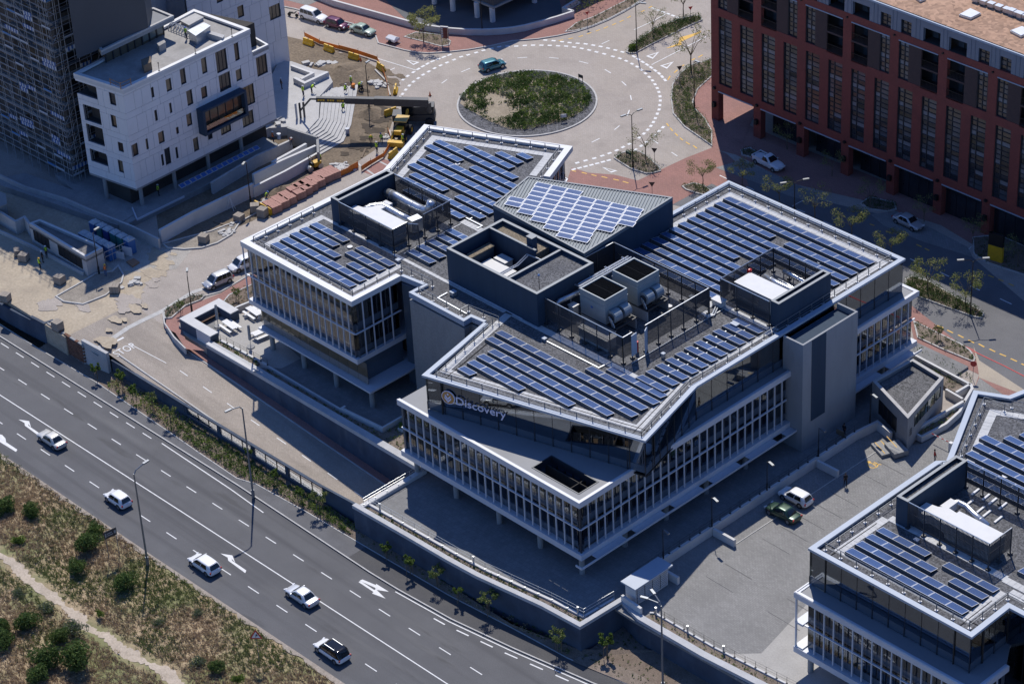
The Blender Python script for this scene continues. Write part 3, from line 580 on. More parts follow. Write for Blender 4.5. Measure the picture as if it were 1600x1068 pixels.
# slate wall beside the ramp: solid, then open panels with mesh
xs = [-74.6, -68, -60, -54, -47.8, -41, -35, -28.2]
t = thing('ramp_wall', 'long slate wall with wire mesh openings between highway planting and ramp', 'wall', (-74.6, -7.2, 0))
worldpart(MB().wall([(-74.6, -7.3), (-60.2, -7.25)], .3, -.3, [2.0, 2.0]).build('wall_face', WALLN), t)
worldpart(MB().wall([(-60.2, -7.25), (-34.6, -7.15)], .3, -1.5, [.95, .95]).build('wall_face', WALLN), t)
worldpart(MB().wall([(-34.6, -7.15), (-27.2, -7.1)], .3, -1.5, [2.55, 3.0]).build('wall_face', WALLN), t)
worldpart(MB().wall([(-74.6, -7.3), (-60.2, -7.25), (-34.6, -7.15)], .36, [2.004, 2.004, 2.35], [2.16, 2.16, 2.5]).build('top_beam', WALLN), t)
me_p = MB().box(-.25, .25, -.16, .16, 0, 1.25).mesh('wall_pier', WALLN)
me_m = MB()
for k in range(13): me_m.tube((-.98 + k * .163, 0, 0), (-.98 + k * .163, 0, 1.1), .014, n=4)
for k in range(8): me_m.tube((-1, 0, .05 + k * .14), (1, 0, .05 + k * .14), .012, n=4)
me_m = me_m.mesh('mesh_panel', GALV)
me_post = MB().box(-.05, .05, -.05, .05, 0, 1.2).mesh('fence_post', BLK)
x = -60.0
while x < -34.8:
 worldpart(put('wall_pier', me_p, loc=(x, -7.2, .94)), t)
 for j in range(3):
  worldpart(put('mesh_panel', me_m, loc=(x + 1.3 + 2.05 * j, -7.2, .97)), t)
  if j < 2: worldpart(put('fence_post', me_post, loc=(x + 2.33 + 2.05 * j, -7.2, .94)), t)
 x += 6.35
worldpart(MB().wall([(-74.2, -6.4), (-60, -6.3), (-45, -6.2), (-28, -6.1)], .18, [rz(-74.2) - .3, rz(-60) - .3, rz(-45) - .3, rz(-28) - .3], [rz(-74.2) + .12, rz(-60) + .12, rz(-45) + .12, rz(-28) + .12]).build('ramp_kerb', KERB), t)
# retaining wall on the building side of the ramp with a wide white coping
t = thing('retaining_wall', 'slate retaining wall with wide pale coping on building side of the ramp', 'wall', (-66, 1.5, 0))
worldpart(MB().wall([(-66.4, 1.35), (-57, 1.5), (-27.3, 1.5)], .3, -2.4, 3.35).build('wall_face', WALLN), t)
worldpart(MB().wall([(-66.4, 1.2), (-57, 1.35), (-27.0, 1.35)], .95, 3.36, 3.9, side=1).build('coping', COPE), t)
structure('ramp_kerb', MB().wall([(-72, .2), (-60, .35), (-27, .35)], .16, [1.6, rz(-60) - .4, rz(-27) - .4], [rz(-72) + .1, rz(-60) + .1, rz(-27) + .1]), KERB)
mb = MB()
for a, b in zip(xs[:-1], xs[1:]): mb.add([(max(a, -70), .43, rz(max(a, -70)) + .11), (b, .43, rz(b) + .11), (b, 1.4, rz(b) + .11), (max(a, -70), 1.4, rz(max(a, -70)) + .11)], [(0, 1, 2, 3)])
structure('ramp_pavement', mb, RED)
# bridge edge where the ramp runs under the deck
t = thing('ramp_end_wall', 'white edge wall with railing where the ramp dips under the deck', 'wall', (-27, -3, 2))
worldpart(MB().seg((-27.2, -7.6), (-27.2, 1.9), .7, 2.2, 3.75).build('wall_face', WALLW), t)
worldpart(MB().seg((-26.6, -7), (-26.6, 1.9), .25, -3, 3).build('dark_back', BLK), t)
railing(t, [(-27.2, -7.3), (-27.2, 1.4)], 3.75, .9, 1.7)
# deck front retaining wall
DF = [(-28.0, -8.05), (-19, -7.75), (-12.9, -7.6), (-8.6, -7.35), (.3, -6.15), (5.5, -5.85), (5.75, .3)]
wall_thing('retaining_wall', 'tall slate retaining wall with pale coping below the front planter', DF, .32, -.4, 3.45, WALLN, COPE, .42, .28)
bed('deck_planter', [(x, y + .3) for x, y in DF[:5]] + [(5.0, -5.5), (5.0, -4.7), (.2, -5.05), (-8.8, -6.25), (-13, -6.5), (-19, -6.65), (-27.3, -6.95)], 3.5, False, MULCH)
t = thing('planter_kerb', 'low pale kerb with steel railing behind the front planter', 'wall', (-27, -6.7, 3.3))
PKL = [(-27, -6.75), (-19.6, -6.5), (-13, -6.3), (-8.7, -6.05), (.3, -4.85), (4.7, -4.5), (4.95, -.2)]
worldpart(MB().wall(PKL, .3, 3.2, 3.72).build('kerb_face', WALLW), t); railing(t, PKL, 3.72, .95, 1.9)
worldpart(MB().wall([(-27.3, -6.9), (-21, -6.5)], .2, 3.3, 3.55).build('kerb_face', WALLW), t)
DW = [(5.75, .3), (9.2, -.6), (18, -.5), (26, .1), (45, 1.6), (60, 2.8)]
wall_thing('retaining_wall', 'slate retaining wall under the parking deck edge planter', DW, .32, -.4, 3.35, WALLN, COPE, .4, .5)
bed('deck_planter', [(x, y + .35) for x, y in DW[1:]] + [(60, 4.4), (45, 3.1), (26, 1.6), (18, .95), (9.6, .9)], 3.5, False, MULCH)
t = thing('planter_kerb', 'low pale kerb with thin posts beside the parking bays', 'wall', (9.6, .95, 3.3))
PK2 = [(9.3, .7), (9.7, 1.05), (18, 1.15), (26, 1.8), (45, 3.3)]
worldpart(MB().wall(PK2, .22, 3.2, 3.66).build('kerb_face', WALLW), t); railing(t, PK2[1:], 3.66, .8, 1.3, BLK, rail=.012)
me_b = MB().tube((0, 0, 0), (0, 0, .8), .11, n=10).tube((0, 0, .8), (0, 0, .86), .13, n=10).mesh('bollard_light', GALV)
for i, (x, y) in enumerate(((9.9, 1.0), (14.4, 1.05), (19.3, 1.2))): put('bollard_light', me_b, loc=(x, y, 3.62), label='grey bollard light on the parking planter kerb, %s from the louvred shed' % ORD[i], cat='bollard light', group='bollard lights by the parking')
for i, (x, y) in enumerate(((-25.2, -6.65), (-10.5, -6.1), (3.9, -4.55))): put('bollard_light', me_b, loc=(x, y, 3.7), label='grey bollard light on the front planter kerb, %s from the ramp end' % ORD[i], cat='bollard light', group='bollard lights along the deck')
# wall between plaza and parking bays
t = thing('divider_wall', 'low white wall with stub piers between plaza and parking bays', 'wall', (4.6, 20, 3.3))
worldpart(MB().wall([(4.65, 2.0), (4.75, 39.5), (5.2, 42.8), (7.8, 42.1)], .34, 3.28, 4.45).build('wall_face', WALLW), t)
for y in (6.5, 15.4, 32.6): worldpart(MB().box(4.93, 8.0, y - .17, y + .17, 3.28, 4.25).build('stub_pier', WALLW), t)
worldpart(MB().wall([(7.78, 15.2), (7.9, 32), (8.0, 42)], .1, 3.3, 3.36).build('bay_kerb', KERB), t)
railing(t, [(4.6, 2.2), (4.65, 39.4)], 4.45, .8, 1.6, BLK, r=.015, rail=.015)
mb = MB()
for y in (9.5, 12.5, 18.5, 21.5, 24.3, 27.2, 30, 35, 38): mb.strip([(9.2, y), (13.2, y - .1)], .07, 3.312); mb.strip([(18, y), (22.5, y - .1)], .07, 3.312)
structure('bay_lines', mb, ASPH_NEW)
mb = MB(); c = Vector((9.33,37.06))
for k in range(14):
 a, b = R(200 + k * 20), R(220 + k * 20); mb.strip([(c.x + .55 * math.cos(a), c.y + .55 * math.sin(a)), (c.x + .55 * math.cos(b), c.y + .55 * math.sin(b))], .13, 3.313)
q = [(9.76,37.11),(9.08,37.25),(8.64,37.17),(9.28,36.68)]
mb.strip([q[0], q[1]], .13, 3.313); mb.strip([q[1], q[2]], .13, 3.313); mb.strip([(q[1][0], q[1][1]), (q[1][0] + .9, q[1][1] + .5)], .12, 3.313)
mb.add([(q[2][0] + .25 * math.cos(a), q[2][1] + .25 * math.sin(a), 3.314) for a in [R(45 * i) for i in range(8)]], [tuple(range(8))])
structure('wheelchair_marking', mb, YPAINT)
# louvred shed
t = thing('louvred_shed', 'white louvred plant shed with flat roof at parking corner', 'shed', (6.3, 3.2, 3.3))
worldpart(MB().box(5.75, 7.2, .75, 5.7, 3.3, 5.75).build('shed_body', WALLW), t)
worldpart(MB().box(5.45, 7.6, .35, 6.1, 5.76, 5.95).build('roof_slab', ALU), t)
me_l = MB().add([(0, -.52, 0), (.1, -.52, -.1), (.1, .52, -.1), (0, .52, 0), (0, -.52, .03), (.1, -.52, .02), (.1, .52, .02), (0, .52, .03)], [(4, 5, 6, 7), (0, 3, 2, 1), (1, 2, 6, 5)]).mesh('louvre_slat', WALLW)
for j in range(4):
 worldpart(MB().box(7.201, 7.205, .95 + j * 1.18, 2.02 + j * 1.18, 3.5, 5.45).build('louvre_recess', BLK), t)
 for k in range(8): worldpart(put('louvre_slat', me_l, loc=(7.21, 1.485 + j * 1.18, 3.66 + k * .24)), t)
wall_thing('shed_wall', 'short white wall wrapping the front of the louvred shed', [(5.85, .1), (8.9, -.15)], .3, 3.2, 4.5, WALLW)

# gate house by the parking entrance
GH = [(2.6, 44.9), (10.4, 41.7), (8.2, 50.9), (3.0, 51.6)]
GHp = [GH[0], GH[1], GH[2], GH[3]]
t = thing('gate_house', 'small grey plastered gate house with gravel roof and dark strip windows', 'building', (6, 46, 3.3))
GW = mat('grey_plaster', (.3, .3, .305), .85, col2=(.25, .25, .255), vs=.5)
worldpart(MB().wall(GHp, .3, 3.3, 7.7, closed=True, side=1).build('wall', GW), t)
worldpart(MB().wall(GHp, .42, 7.702, 7.78, closed=True, side=1).build('parapet_cap', CONCL), t)
ins = [(3.2, 45.0), (9.9, 42.3), (7.9, 50.5), (3.3, 51.1)]
worldpart(MB().prism(ins, 7.0, 7.25).build('roof', GRAVEL), t)
d = (Vector(GH[1]) - Vector(GH[0])).normalized(); e = (Vector(GH[2]) - Vector(GH[1])).normalized()
def gpt(a, b, o_=.0): # a along front from left corner
 return (GH[0][0] + d.x * a + d.y * o_, GH[0][1] + d.y * a - d.x * o_)
worldpart(MB().seg(gpt(1.7, 0, -.04), gpt(5.9, 0, -.04), .1, 4.3, 6.3).build('window', BLK), t)
fr = [o_ for o_ in t.children if o_.name.startswith('window')][0]
for k in range(5):
 a = 1.75 + k * 1.02; worldpart(MB().seg(gpt(a, 0, .03), gpt(a + .1, 0, .03), .1, 4.3, 6.3).build('frame', FRAME), t)
f0 = Vector(GH[1]); ep = Vector((e.y, -e.x))
def spt(a, o_): return tuple(f0 + e * a + ep * o_)
worldpart(MB().seg(spt(1.8, -.03), spt(8.6, -.03), .1, 5.6, 7.0).build('window', GLASSG), t)
worldpart(MB().seg(spt(1.8, -.1), spt(8.6, -.1), .06, 5.6, 7.0).build('window', INTER), t)
for a in (1.8, 2.6, 3.4, 5.2, 7, 8.55): worldpart(MB().seg(spt(a, .02), spt(a + .08, .02), .1, 5.6, 7.0).build('frame', FRAME), t)
for k in range(4): worldpart(MB().seg(spt(.6, .015), spt(1.15, .015), .03, 5.0 + k * .25, 5.12 + k * .25).build('sign_line', FRAME), t)
worldpart(MB().obox(gpt(8.2, 0, 1.2), math.atan2(d.y, d.x), 1.2, .9, 3.5, 4.1).build('step', CONC), t)
worldpart(MB().obox(gpt(7.2, 0, 2.6), math.atan2(d.y, d.x), 1.3, .6, 3.3, 3.7).build('step', CONC), t)
mb = MB(); 
for k in range(3): mb.strip([gpt(5.9, 0, 1.2 + k * .75), gpt(8.3, 0, 1.2 + k * .75)], .1, 4.105 if k == 0 else 3.72)
worldpart(mb.build('step_nosing', YPAINT), t)
for k in range(2): worldpart(MB().tube((*gpt(8.3, 0, 2.1), 4.2 + k * .45), (*gpt(9.6, 0, 1.6), 4.2 + k * .45), .03).build('handrail', GALV), t)
# planter walls on the east side
wall_thing('planter_wall', 'long white garden wall along the east pavement bed', [(-2.42,57.03),(8.05,56.37),(8.65,55.84),(9.73,52.9),(9.7,51.99)], .32, 2.8, 4.0, WALLW)
wall_thing('planter_wall', 'white inner garden wall behind the gate house', [(6.48,53.7),(9.13,53.43)], .3, 3, 4.0, WALLW)
wall_thing('planter_wall', 'white angled cross wall closing the corner planting bed', [(7.91,56.43),(7.77,53.97)], .3, 3, 4.0, WALLW)
bed('garden_bed', [(-2.05,57.45),(7.5,56.87),(7.33,54.57),(6.07,54.5),(1.24,55.77)], 3.5, False, MULCH)
wall_thing('planter_wall', 'white wall of the long raised planter at the parking entrance', [(9.27,43.89),(9.86,52.59)], .34, 3.2, 4.4, WALLW)
wall_thing('planter_wall', 'curved low white outer edge of the entrance planter', [(8.92,44.34),(10.42,44.33),(10.86,48.17),(10.45,51.27),(9.54,53.26)], .3, 3.2, 4.0, WALLW)
bed('entrance_planter', [(9.21,44.45),(10.17,44.64),(10.56,48.44),(10.18,51.39),(9.48,52.87)], 3.85, False, MULCH)
# terrace with picnic tables
t = thing('seat_wall', 'thick white U-shaped wall with timber bench around picnic terrace', 'wall', (-73.99,2.88,3.3))
UW = [(-67.2, 6.1), (-68.4, 7.9), (-72.6, 7.8), (-72.6, 2.1), (-66.7, 2.1), (-66.3, 3.3)]
worldpart(MB().wall([(-68.6, 7.6), (-71.9, 7.6), (-71.9, 2.6), (-66.4, 2.6)], 1.25, 2.6, 4.5).build('wall_face', WALLN, ), t)
worldpart(MB().wall([(-68.6, 7.6), (-71.9, 7.6), (-71.9, 2.6), (-66.4, 2.6)], 1.31, 4.503, 4.62).build('wall_cap', WALLW), t)
worldpart(MB().box(-71.2, -70.75, 3.4, 6.9, 3.75, 3.85).build('bench_seat', WOOD), t)
worldpart(MB().box(-69.2, -66.4, 1.93, 1.96, 2.2, 4.5).build('white_panel', WALLW), t)
t = thing('terrace_wall', 'low white wall and railing along the picnic terrace edge', 'wall', (-66, 3, 3.3))
worldpart(MB().wall([(-65.9, 3.1), (-62, 3.3), (-57.2, 3.45)], .3, 3.2, 3.8).build('wall_face', WALLW), t); railing(t, [(-65.9, 3.1), (-57.2, 3.45)], 3.8, .8, 1.2, BLK, rail=.015)
worldpart(MB().wall([(-66.2, 1.3), (-57, 1.35)], .5, 3.905, 4.1).build('outer_cap', WALLW), t)
bed('terrace_planter', [(-66, 1.9), (-58.5, 2.05), (-58.5, 3.2), (-66, 2.9)], 3.6, False, MULCH)
wall_thing('terrace_wall', 'long low pale wall beside the shaded lower terrace', [(-57.2, 3.45), (-43.3, 3.35)], .25, 3.2, 3.7, WALLW)
wall_thing('terrace_wall', 'raised white corner wall around the shaded lower terrace', [(-43.3, 3.9), (-43.3, 3.35), (-36.7, 3.9), (-36.7, 10.4)], .28, 3.2, 4.0, WALLW)
bed('terrace_planter', [(-57.2, 2.3), (-28, 2.3), (-28, 8), (-36.4, 8), (-36.4, 3.7), (-43.2, 3.1), (-57.2, 3.2)], 3.42, False, MULCH)
wall_thing('terrace_wall', 'white zigzag kerb beside the building corner planting', [(-34.92,8.07),(-35.38,5.37),(-33.6,5.58)], .25, 3.2, 3.8, WALLW)
for i, q in enumerate(([(-70.1,11.33),(-70.36,9.47),(-70.38,8.25)], [(-67.95,11.23),(-68.12,8.69)], [(-66.65,10.79),(-66.56,9.68)])): wall_thing('terrace_wall', 'white low wall beside stepped beds near terrace, %s one from the street' % ORD[i], q, .28, 2.8, 3.8, WALLW)
bed('corner_bed', [(-77.41,3.04),(-77.77,4.13),(-77.75,7.81),(-76.4,8.81),(-76.04,7.7),(-76.42,5.74),(-75.48,2.77),(-75.97,2.13)], 3.13)
bed('corner_bed', [(-73.06,8.75),(-74.19,10.99),(-73.9,15.16),(-70.54,12.62),(-70.7,10.46),(-71.69,8.37)], 3.14)
sheet('brick_pavement', [(-68.53,-0.41),(-72.39,0.99),(-74.3,0.85),(-75.84,2.24),(-76.18,5.55),(-75.47,10.66),(-76.09,16.95),(-74.14,15.56),(-74.19,10.79),(-72.77,8.61),(-73.67,8.2),(-74.27,3.86),(-73.8,2.68),(-70.27,0.94),(-66.41,0.92)], 3.02, RED)
structure('kerb_line', MB().wall([(-76.22,17.05),(-75.71,10.86),(-76.4,8.81),(-77.75,7.81),(-77.77,4.13),(-77.11,2.71),(-75.19,1.43),(-71.69,0.24),(-68.53,-0.41)], .18, 2.2, 3.1), KERB)
sl_ = lambda x, y: rz(x) + .014 if y < 1.5 else 3.012 if y > 9 or x > -74 else rz(x) + (3 - rz(x)) * (y - 1.5) / 7.5 + .014
q = [Vector(v[:2]) for v in ((-77.21,-7.53,2.67), (-78.16,-2.07,2.73))] + [Vector(v) for v in [(-78.17,0.57),(-77.97,3.35),(-78.38,8.28),(-78,9.85)]]; mb = MB()
for a, b in zip(q[:-1], q[1:]):
 n_ = Vector((-(b - a).y, (b - a).x)).normalized() * .35
 for k in range(6): c0, c1 = a.lerp(b, k / 6), a.lerp(b, (k + 1) / 6); mb.add([(*p, sl_(p.x, p.y) + .01) for p in (c0 + n_, c0 - n_, c1 - n_, c1 + n_)], [(0, 1, 2, 3)])
structure('concrete_strip', mb, KERB)
structure('bay_line', MB().strip([(-77.75,7.81),(-76.28,8.92)], .1, 3.012), PAINT)
structure('concrete_strip', MB().strip([(-87.61,44.47),(-81.22,43.51)], .3, 3.008), KERB); structure('concrete_strip', MB().strip([(-87.03,46.89),(-83.35,46.79)], .3, 3.008), KERB)
sheet('brick_pavement', [(-85.66,43.35),(-86.16,47.65),(-81.49,48.42),(-80.31,44.09)], 3.006, RED)

# ================================================================== MAIN OFFICE BUILDING
B_ = thing('office_building', 'large three storey office with white fins, dark glass top storey and solar roof', 'building', (-14, 28, 3.3))
def part(name, mb, mt, parent=B_, **k):
 return worldpart(mb.build(name, mt, **k), parent)
def facade(parent, p, q, z0, z1, zt, sp=1.23, back=.45, skip=None, fin=True, blinds=True, off=.6):
 """fins, transom, panes, spandrels and a dim interior along a straight front; outward side is to the right of p->q"""
 P, Q = Vector(p), Vector(q); d = (Q - P); L_ = d.length; d.normalize(); nrm = Vector((d.y, -d.x)); ang = math.atan2(d.y, d.x)
 n = round(L_ / sp); sp = L_ / n
 mf = MB().box(-.055, .055, -.05, .1, z0, z1).mesh('facade_fin', FINM)
 mp = {}
 zs = [z0, zt, z1]
 for fl in range(2):
  a, b = zs[fl] + (.07 if fl else 0), zs[fl + 1] - (.07 if fl == 0 else 0)
  sh = .95
  mp[fl] = (MB().box(-sp / 2 + .02, sp / 2 - .02, -.02, .02, a + sh, b).mesh('glass_pane', GLASS), MB().box(-sp / 2 + .02, sp / 2 - .02, -.02, .02, a, a + sh - .03).mesh('spandrel_pane', SPAN))
 for i in range(n + 1):
  s_ = i * sp
  if skip and skip[0] < s_ < skip[1]: continue
  c = P + d * s_
  if fin and 0 < i < n: worldpart(put('facade_fin', mf, loc=(c.x, c.y, 0), rot=ang), parent)
  if i < n and not (skip and skip[0] < s_ + sp / 2 < skip[1]):
   c = P + d * (s_ + sp / 2) - nrm * back
   for fl in range(2):
    worldpart(put('glass_pane', mp[fl][0], loc=(c.x, c.y, 0), rot=ang), parent); worldpart(put('spandrel_pane', mp[fl][1], loc=(c.x, c.y, 0), rot=ang), parent)
 segs = [(0, L_)] if not skip else [(0, skip[0]), (skip[1], L_)]
 for a, b in segs:
  worldpart(MB().seg(P + d * a + nrm * .02, P + d * b + nrm * .02, .2, zt - .06, zt + .06).build('transom', FINM), parent)
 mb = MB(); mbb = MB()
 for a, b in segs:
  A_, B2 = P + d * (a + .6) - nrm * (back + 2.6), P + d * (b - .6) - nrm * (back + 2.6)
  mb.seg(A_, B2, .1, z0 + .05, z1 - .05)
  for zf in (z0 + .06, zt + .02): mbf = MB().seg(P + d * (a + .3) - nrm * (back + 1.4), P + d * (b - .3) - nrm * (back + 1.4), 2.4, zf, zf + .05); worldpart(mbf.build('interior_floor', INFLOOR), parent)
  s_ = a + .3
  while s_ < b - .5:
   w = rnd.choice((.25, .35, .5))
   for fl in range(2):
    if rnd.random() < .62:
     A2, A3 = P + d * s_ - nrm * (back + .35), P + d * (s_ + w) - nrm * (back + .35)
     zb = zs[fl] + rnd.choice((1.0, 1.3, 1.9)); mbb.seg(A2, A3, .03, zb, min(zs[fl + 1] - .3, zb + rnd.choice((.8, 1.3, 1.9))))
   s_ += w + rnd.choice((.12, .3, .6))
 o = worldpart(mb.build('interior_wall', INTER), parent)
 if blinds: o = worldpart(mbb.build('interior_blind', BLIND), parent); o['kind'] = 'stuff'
# --- front block, storeys one and two
part('floor_slab', MB().prism([(-28.8, .0), (0, 0), (0, 56.3), (-28.8, 56.3)], 5.9, 6.62), SLABM)
part('terrace_fascia', MB().wall([(-28.8, .22), (-.22, .22), (-.22, 56.1), (-28.6, 56.1)], .46, 12.85, 13.5), SLABM)
HOLE = [(-8.4, 1.3), (-1.35, 1.3), (-1.35, 4.2), (-8.4, 4.2)]
mb = MB()
for r_ in ((-28.6, -8.4, .4, 9), (-1.35, -.4, .4, 9), (-8.4, -1.35, .4, 1.3), (-8.4, -1.35, 4.2, 9), (-28.6, -.4, 9, 56)): mb.box(r_[0], r_[1], r_[2], r_[3], 13.0, 13.42)
part('terrace_deck', mb, TERR)
part('terrace_edge', MB().wall([(-28.8, .1), (-.1, .1), (-.1, 56.2)], .16, 13.502, 13.56), WHITE)
part('opening_frame', MB().wall(HOLE, .14, 12.6, 13.47, closed=True), FRAME)
part('courtyard_floor', MB().box(-8.6, -1.2, .9, 4.4, 8.2, 8.3), INFLOOR)
part('courtyard_wall', MB().wall([(-8.5, 4.3), (-1.2, 4.3)], .1, 6.6, 13), SPAN); part('courtyard_wall', MB().wall([(-8.5, 1), (-8.5, 4.3)], .1, 6.6, 13), SPAN)
me = MB().box(-.05, .05, -.05, .05, 8.3, 12.9).mesh('courtyard_mullion', FRAME)
for k in range(6): worldpart(put('courtyard_mullion', me, loc=(-7.6 + k * 1.2, 4.2, 0)), B_)
facade(B_, (-28.6, .3), (-.3, .3), 6.62, 12.85, 9.75)
facade(B_, (-.3, .3), (-.3, 56.0), 6.62, 12.85, 9.75, skip=(32.9, 43.0))
part('back_wall', MB().wall([(-28.6, 56.0), (-28.6, .5)], .3, 6.62, 12.85), SPAN)
part('corner_column', MB().box(-.5, -.3, .3, .5, 6.62, 12.85), FRAME)
# ledge hanging outside the slab along the car park side
mb = MB(); mb.wall([(.95, -.9), (.95, 56)], .12, 5.75, 6.0); mb.wall([(.05, -.9), (.95, -.9)], .12, 5.75, 6.0)
y = 1.5
while y < 55:
 mb.box(.02, .92, y, y + 4.6, 5.86, 5.92); y += 6.1
part('shading_ledge', mb, SLABM)
# columns and ground floor under the slab
me = MB().tube((0, 0, 3.3), (0, 0, 5.92), .32, n=14).mesh('round_column', CONC)
for y in (.9, 7.5, 14, 20.5, 27, 45, 51, 55.3): worldpart(put('round_column', me, loc=(-.9, y, 0)), B_)
for x in (-27.5, -21, -14, -7.5): worldpart(put('round_column', me, loc=(x, 1.1, 0)), B_)
part('ground_floor_glass', MB().box(-27.5, -5.5, 6.5, 55, 3.3, 5.88), BRONZE)
# --- concrete stair core
part('stair_core', MB().box(-1.2, 1.75, 33.6, 43.0, 3.3, 17.0), COREC)
part('stair_core_parapet', MB().wall([(-1.15, 33.72), (1.63, 33.72), (1.63, 42.88), (-1.15, 42.88)], .24, 17.002, 17.75), COREC)
part('stair_core_slot', MB().box(1.74, 1.80, 35.1, 37.5, 6.8, 17.74), NAVY)
part('stair_core_top', MB().box(-1.1, 1.5, 33.9, 42.7, 17.004, 17.05), NAVY)
def inset_poly(pts, d): 
 """plan polyline moved inward (left of travel) by d, closed"""
 n = len(pts); out = []
 for i in range(n):
  p = Vector(pts[i]); a = (p - Vector(pts[i - 1])).normalized(); b = (Vector(pts[(i + 1) % n]) - p).normalized()
  n1, n2 = Vector((-a.y, a.x)), Vector((-b.y, b.x)); k = (n1 + n2).normalized(); out.append(p + k * d / max(.4, k.dot(n1)))
 return out
# --- top storey of dark glass, front roof turned against the block below
U = [(-25.2, .9), (1.7, 8.4), (-1.25, 19.6), (-1.25, 55.1), (-28.9, 55.1), (-28.9, 45.4)]
LWP = [(-46, 41.2), (-49.4, 48.6), (-67.9, 40.1), (-62.9, 28.6), (-62.9, 5.65), (-42.5, 5.65), (-42.5, 13.3)]
NOTCH = [(-39.1, 13.7), (-39.1, 11.5), (-29.75, 11.5), (-29.8, 12.7), (-27.9, 12.9)]
ROOF = U + LWP + NOTCH
part('roof_slab', MB().prism([(x, y) for x, y in inset_poly(ROOF, .3)], 17.0, 17.62, 0, 1), [SPAN, GRAVEL])
def coping_run(name, pts, mt, w=.85, z0=17.3, z1=18.0):
 part(name, MB().wall(pts, w, z0, z1, side=1), mt)
coping_run('roof_coping', [(-27.9, 12.9)] + U[:4] + [U[4], U[5]], ALU, .6, 17.72)
coping_run('roof_coping', [U[5], (-28.9, 44.0)], ALU, .6, 17.72)
coping_run('roof_coping', LWP, WHITE)
coping_run('roof_coping', [LWP[-1]] + NOTCH, ALU, .45)
def glassbox(parent, p, q, z0, z1, w=2.55, inset=.12, mt=None, lead=None):
 P, Q = Vector(p), Vector(q); d = Q - P; L_ = d.length; d.normalize(); nrm = Vector((d.y, -d.x)); ang = math.atan2(d.y, d.x); n = max(1, round(L_ / w)); w = L_ / n
 mg = MB().box(-w / 2 + .015, w / 2 - .015, -.02, .02, z0 + 1.05, z1).mesh('tall_pane', mt or GLASS2); ms = MB().box(-w / 2 + .05, w / 2 - .05, -.02, .02, z0 + .08, z0 + 1.0).mesh('spandrel_pane', SPAN)
 mm = MB().box(-.05, .05, -.09, .0, z0, z0 + 1.05).mesh('mullion', FRAME); mj = MB().box(-.018, .018, -.05, .012, z0 + 1.05, z1).mesh('mullion', FRAME)
 for i in range(n):
  c = P + d * (w * (i + .5)) - nrm * inset
  worldpart(put('tall_pane', mg, loc=(c.x, c.y, 0), rot=ang), parent); worldpart(put('spandrel_pane', ms, loc=(c.x, c.y, 0), rot=ang), parent)
  c = P + d * (w * i) - nrm * inset
  worldpart(put('mullion', mm, loc=(c.x, c.y, 0), rot=ang), parent); worldpart(put('mullion', mj, loc=(c.x, c.y, 0), rot=ang), parent)
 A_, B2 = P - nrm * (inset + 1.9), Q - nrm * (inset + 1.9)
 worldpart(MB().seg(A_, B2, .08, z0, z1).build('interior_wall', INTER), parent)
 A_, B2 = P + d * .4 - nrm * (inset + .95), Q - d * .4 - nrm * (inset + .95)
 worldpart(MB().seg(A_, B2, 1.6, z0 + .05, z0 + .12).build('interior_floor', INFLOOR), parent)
glassbox(B_, (-24.9, 1.15), (1.55, 8.55), 13.45, 17.7, 2.3)
glassbox(B_, (1.55, 8.55), (-1.35, 19.6), 13.2, 17.7, 1.6)
glassbox(B_, (-1.35, 19.6), (-1.35, 54.9), 13.45, 17.7, 2.5)
glassbox(B_, (-27.4, 12.8), (-24.9, 1.15), 13.45, 17.7, 2.4, mt=GLASSG)
part('overhang_soffit', MB().prism([(-4, 7.2), (1.5, 8.6), (-1.3, 19.4)], 13.05, 13.2), BLK)
part('upper_back_wall', MB().wall([(-1.5, 54.9), (-28.7, 54.9), (-28.7, 15)], .2, 13.4, 16.95), SPAN)
# --- left wing
part('floor_slab', MB().prism([(-62.7, 5.75), (-42.55, 5.75), (-42.55, 13.4), (-42.55, 40), (-47, 40), (-50, 48), (-67, 39.8), (-62.7, 28.5)], 9.2, 9.85), SLABM)
part('floor_slab', MB().prism([(-61.5, 5.8), (-40.6, 5.7), (-40.6, 12), (-42, 30), (-61.5, 30)], 5.95, 6.2), SLABM)
facade(B_, (-62.6, 5.9), (-42.6, 5.9), 9.85, 17.25, 13.35, sp=1.13)
facade(B_, (-42.6, 5.9), (-42.6, 13.0), 9.85, 17.25, 13.35, sp=1.45)
part('back_wall', MB().wall([(-42.2, 13.2), (-39.3, 13.6)], .2, 3.3, 17.2), SPAN)
facade(B_, (-50.0, 47.9), (-62.9, 42.0), 9.85, 17.25, 13.35, sp=1.3, blinds=False); facade(B_, (-45.5, 38.5), (-49.9, 47.9), 9.85, 17.25, 13.35, sp=1.3, blinds=False)
part('back_wall', MB().wall([(-67, 39.9), (-62.3, 28.6), (-62.3, 7.2)], .3, 6.2, 17.2), BRONZE)
part('end_column', MB().box(-62.75, -62.62, 5.7, 5.83, 9.85, 17.3), FINM)
me = MB().box(-.86, .86, -.03, .03, 6.25, 7.2).mesh('grey_panel', mat('grey_back_glass', (.2, .195, .19), .2, var=.1)); me2 = MB().box(-.86, .86, -.03, .03, 7.25, 9.2).mesh('bronze_panel', BRONZE)
for k in range(11):
 x = -60.4 + k * 1.76; worldpart(put('grey_panel', me, loc=(x, 6.6, 0)), B_); worldpart(put('bronze_panel', me2, loc=(x, 6.6, 0)), B_)
part('side_glass', MB().box(-42.9, -42.8, 6.7, 13, 6.25, 9.2), SPAN); part('recess_wall', MB().box(-61, -42.9, 6.7, 6.8, 6.2, 9.2), INTER)
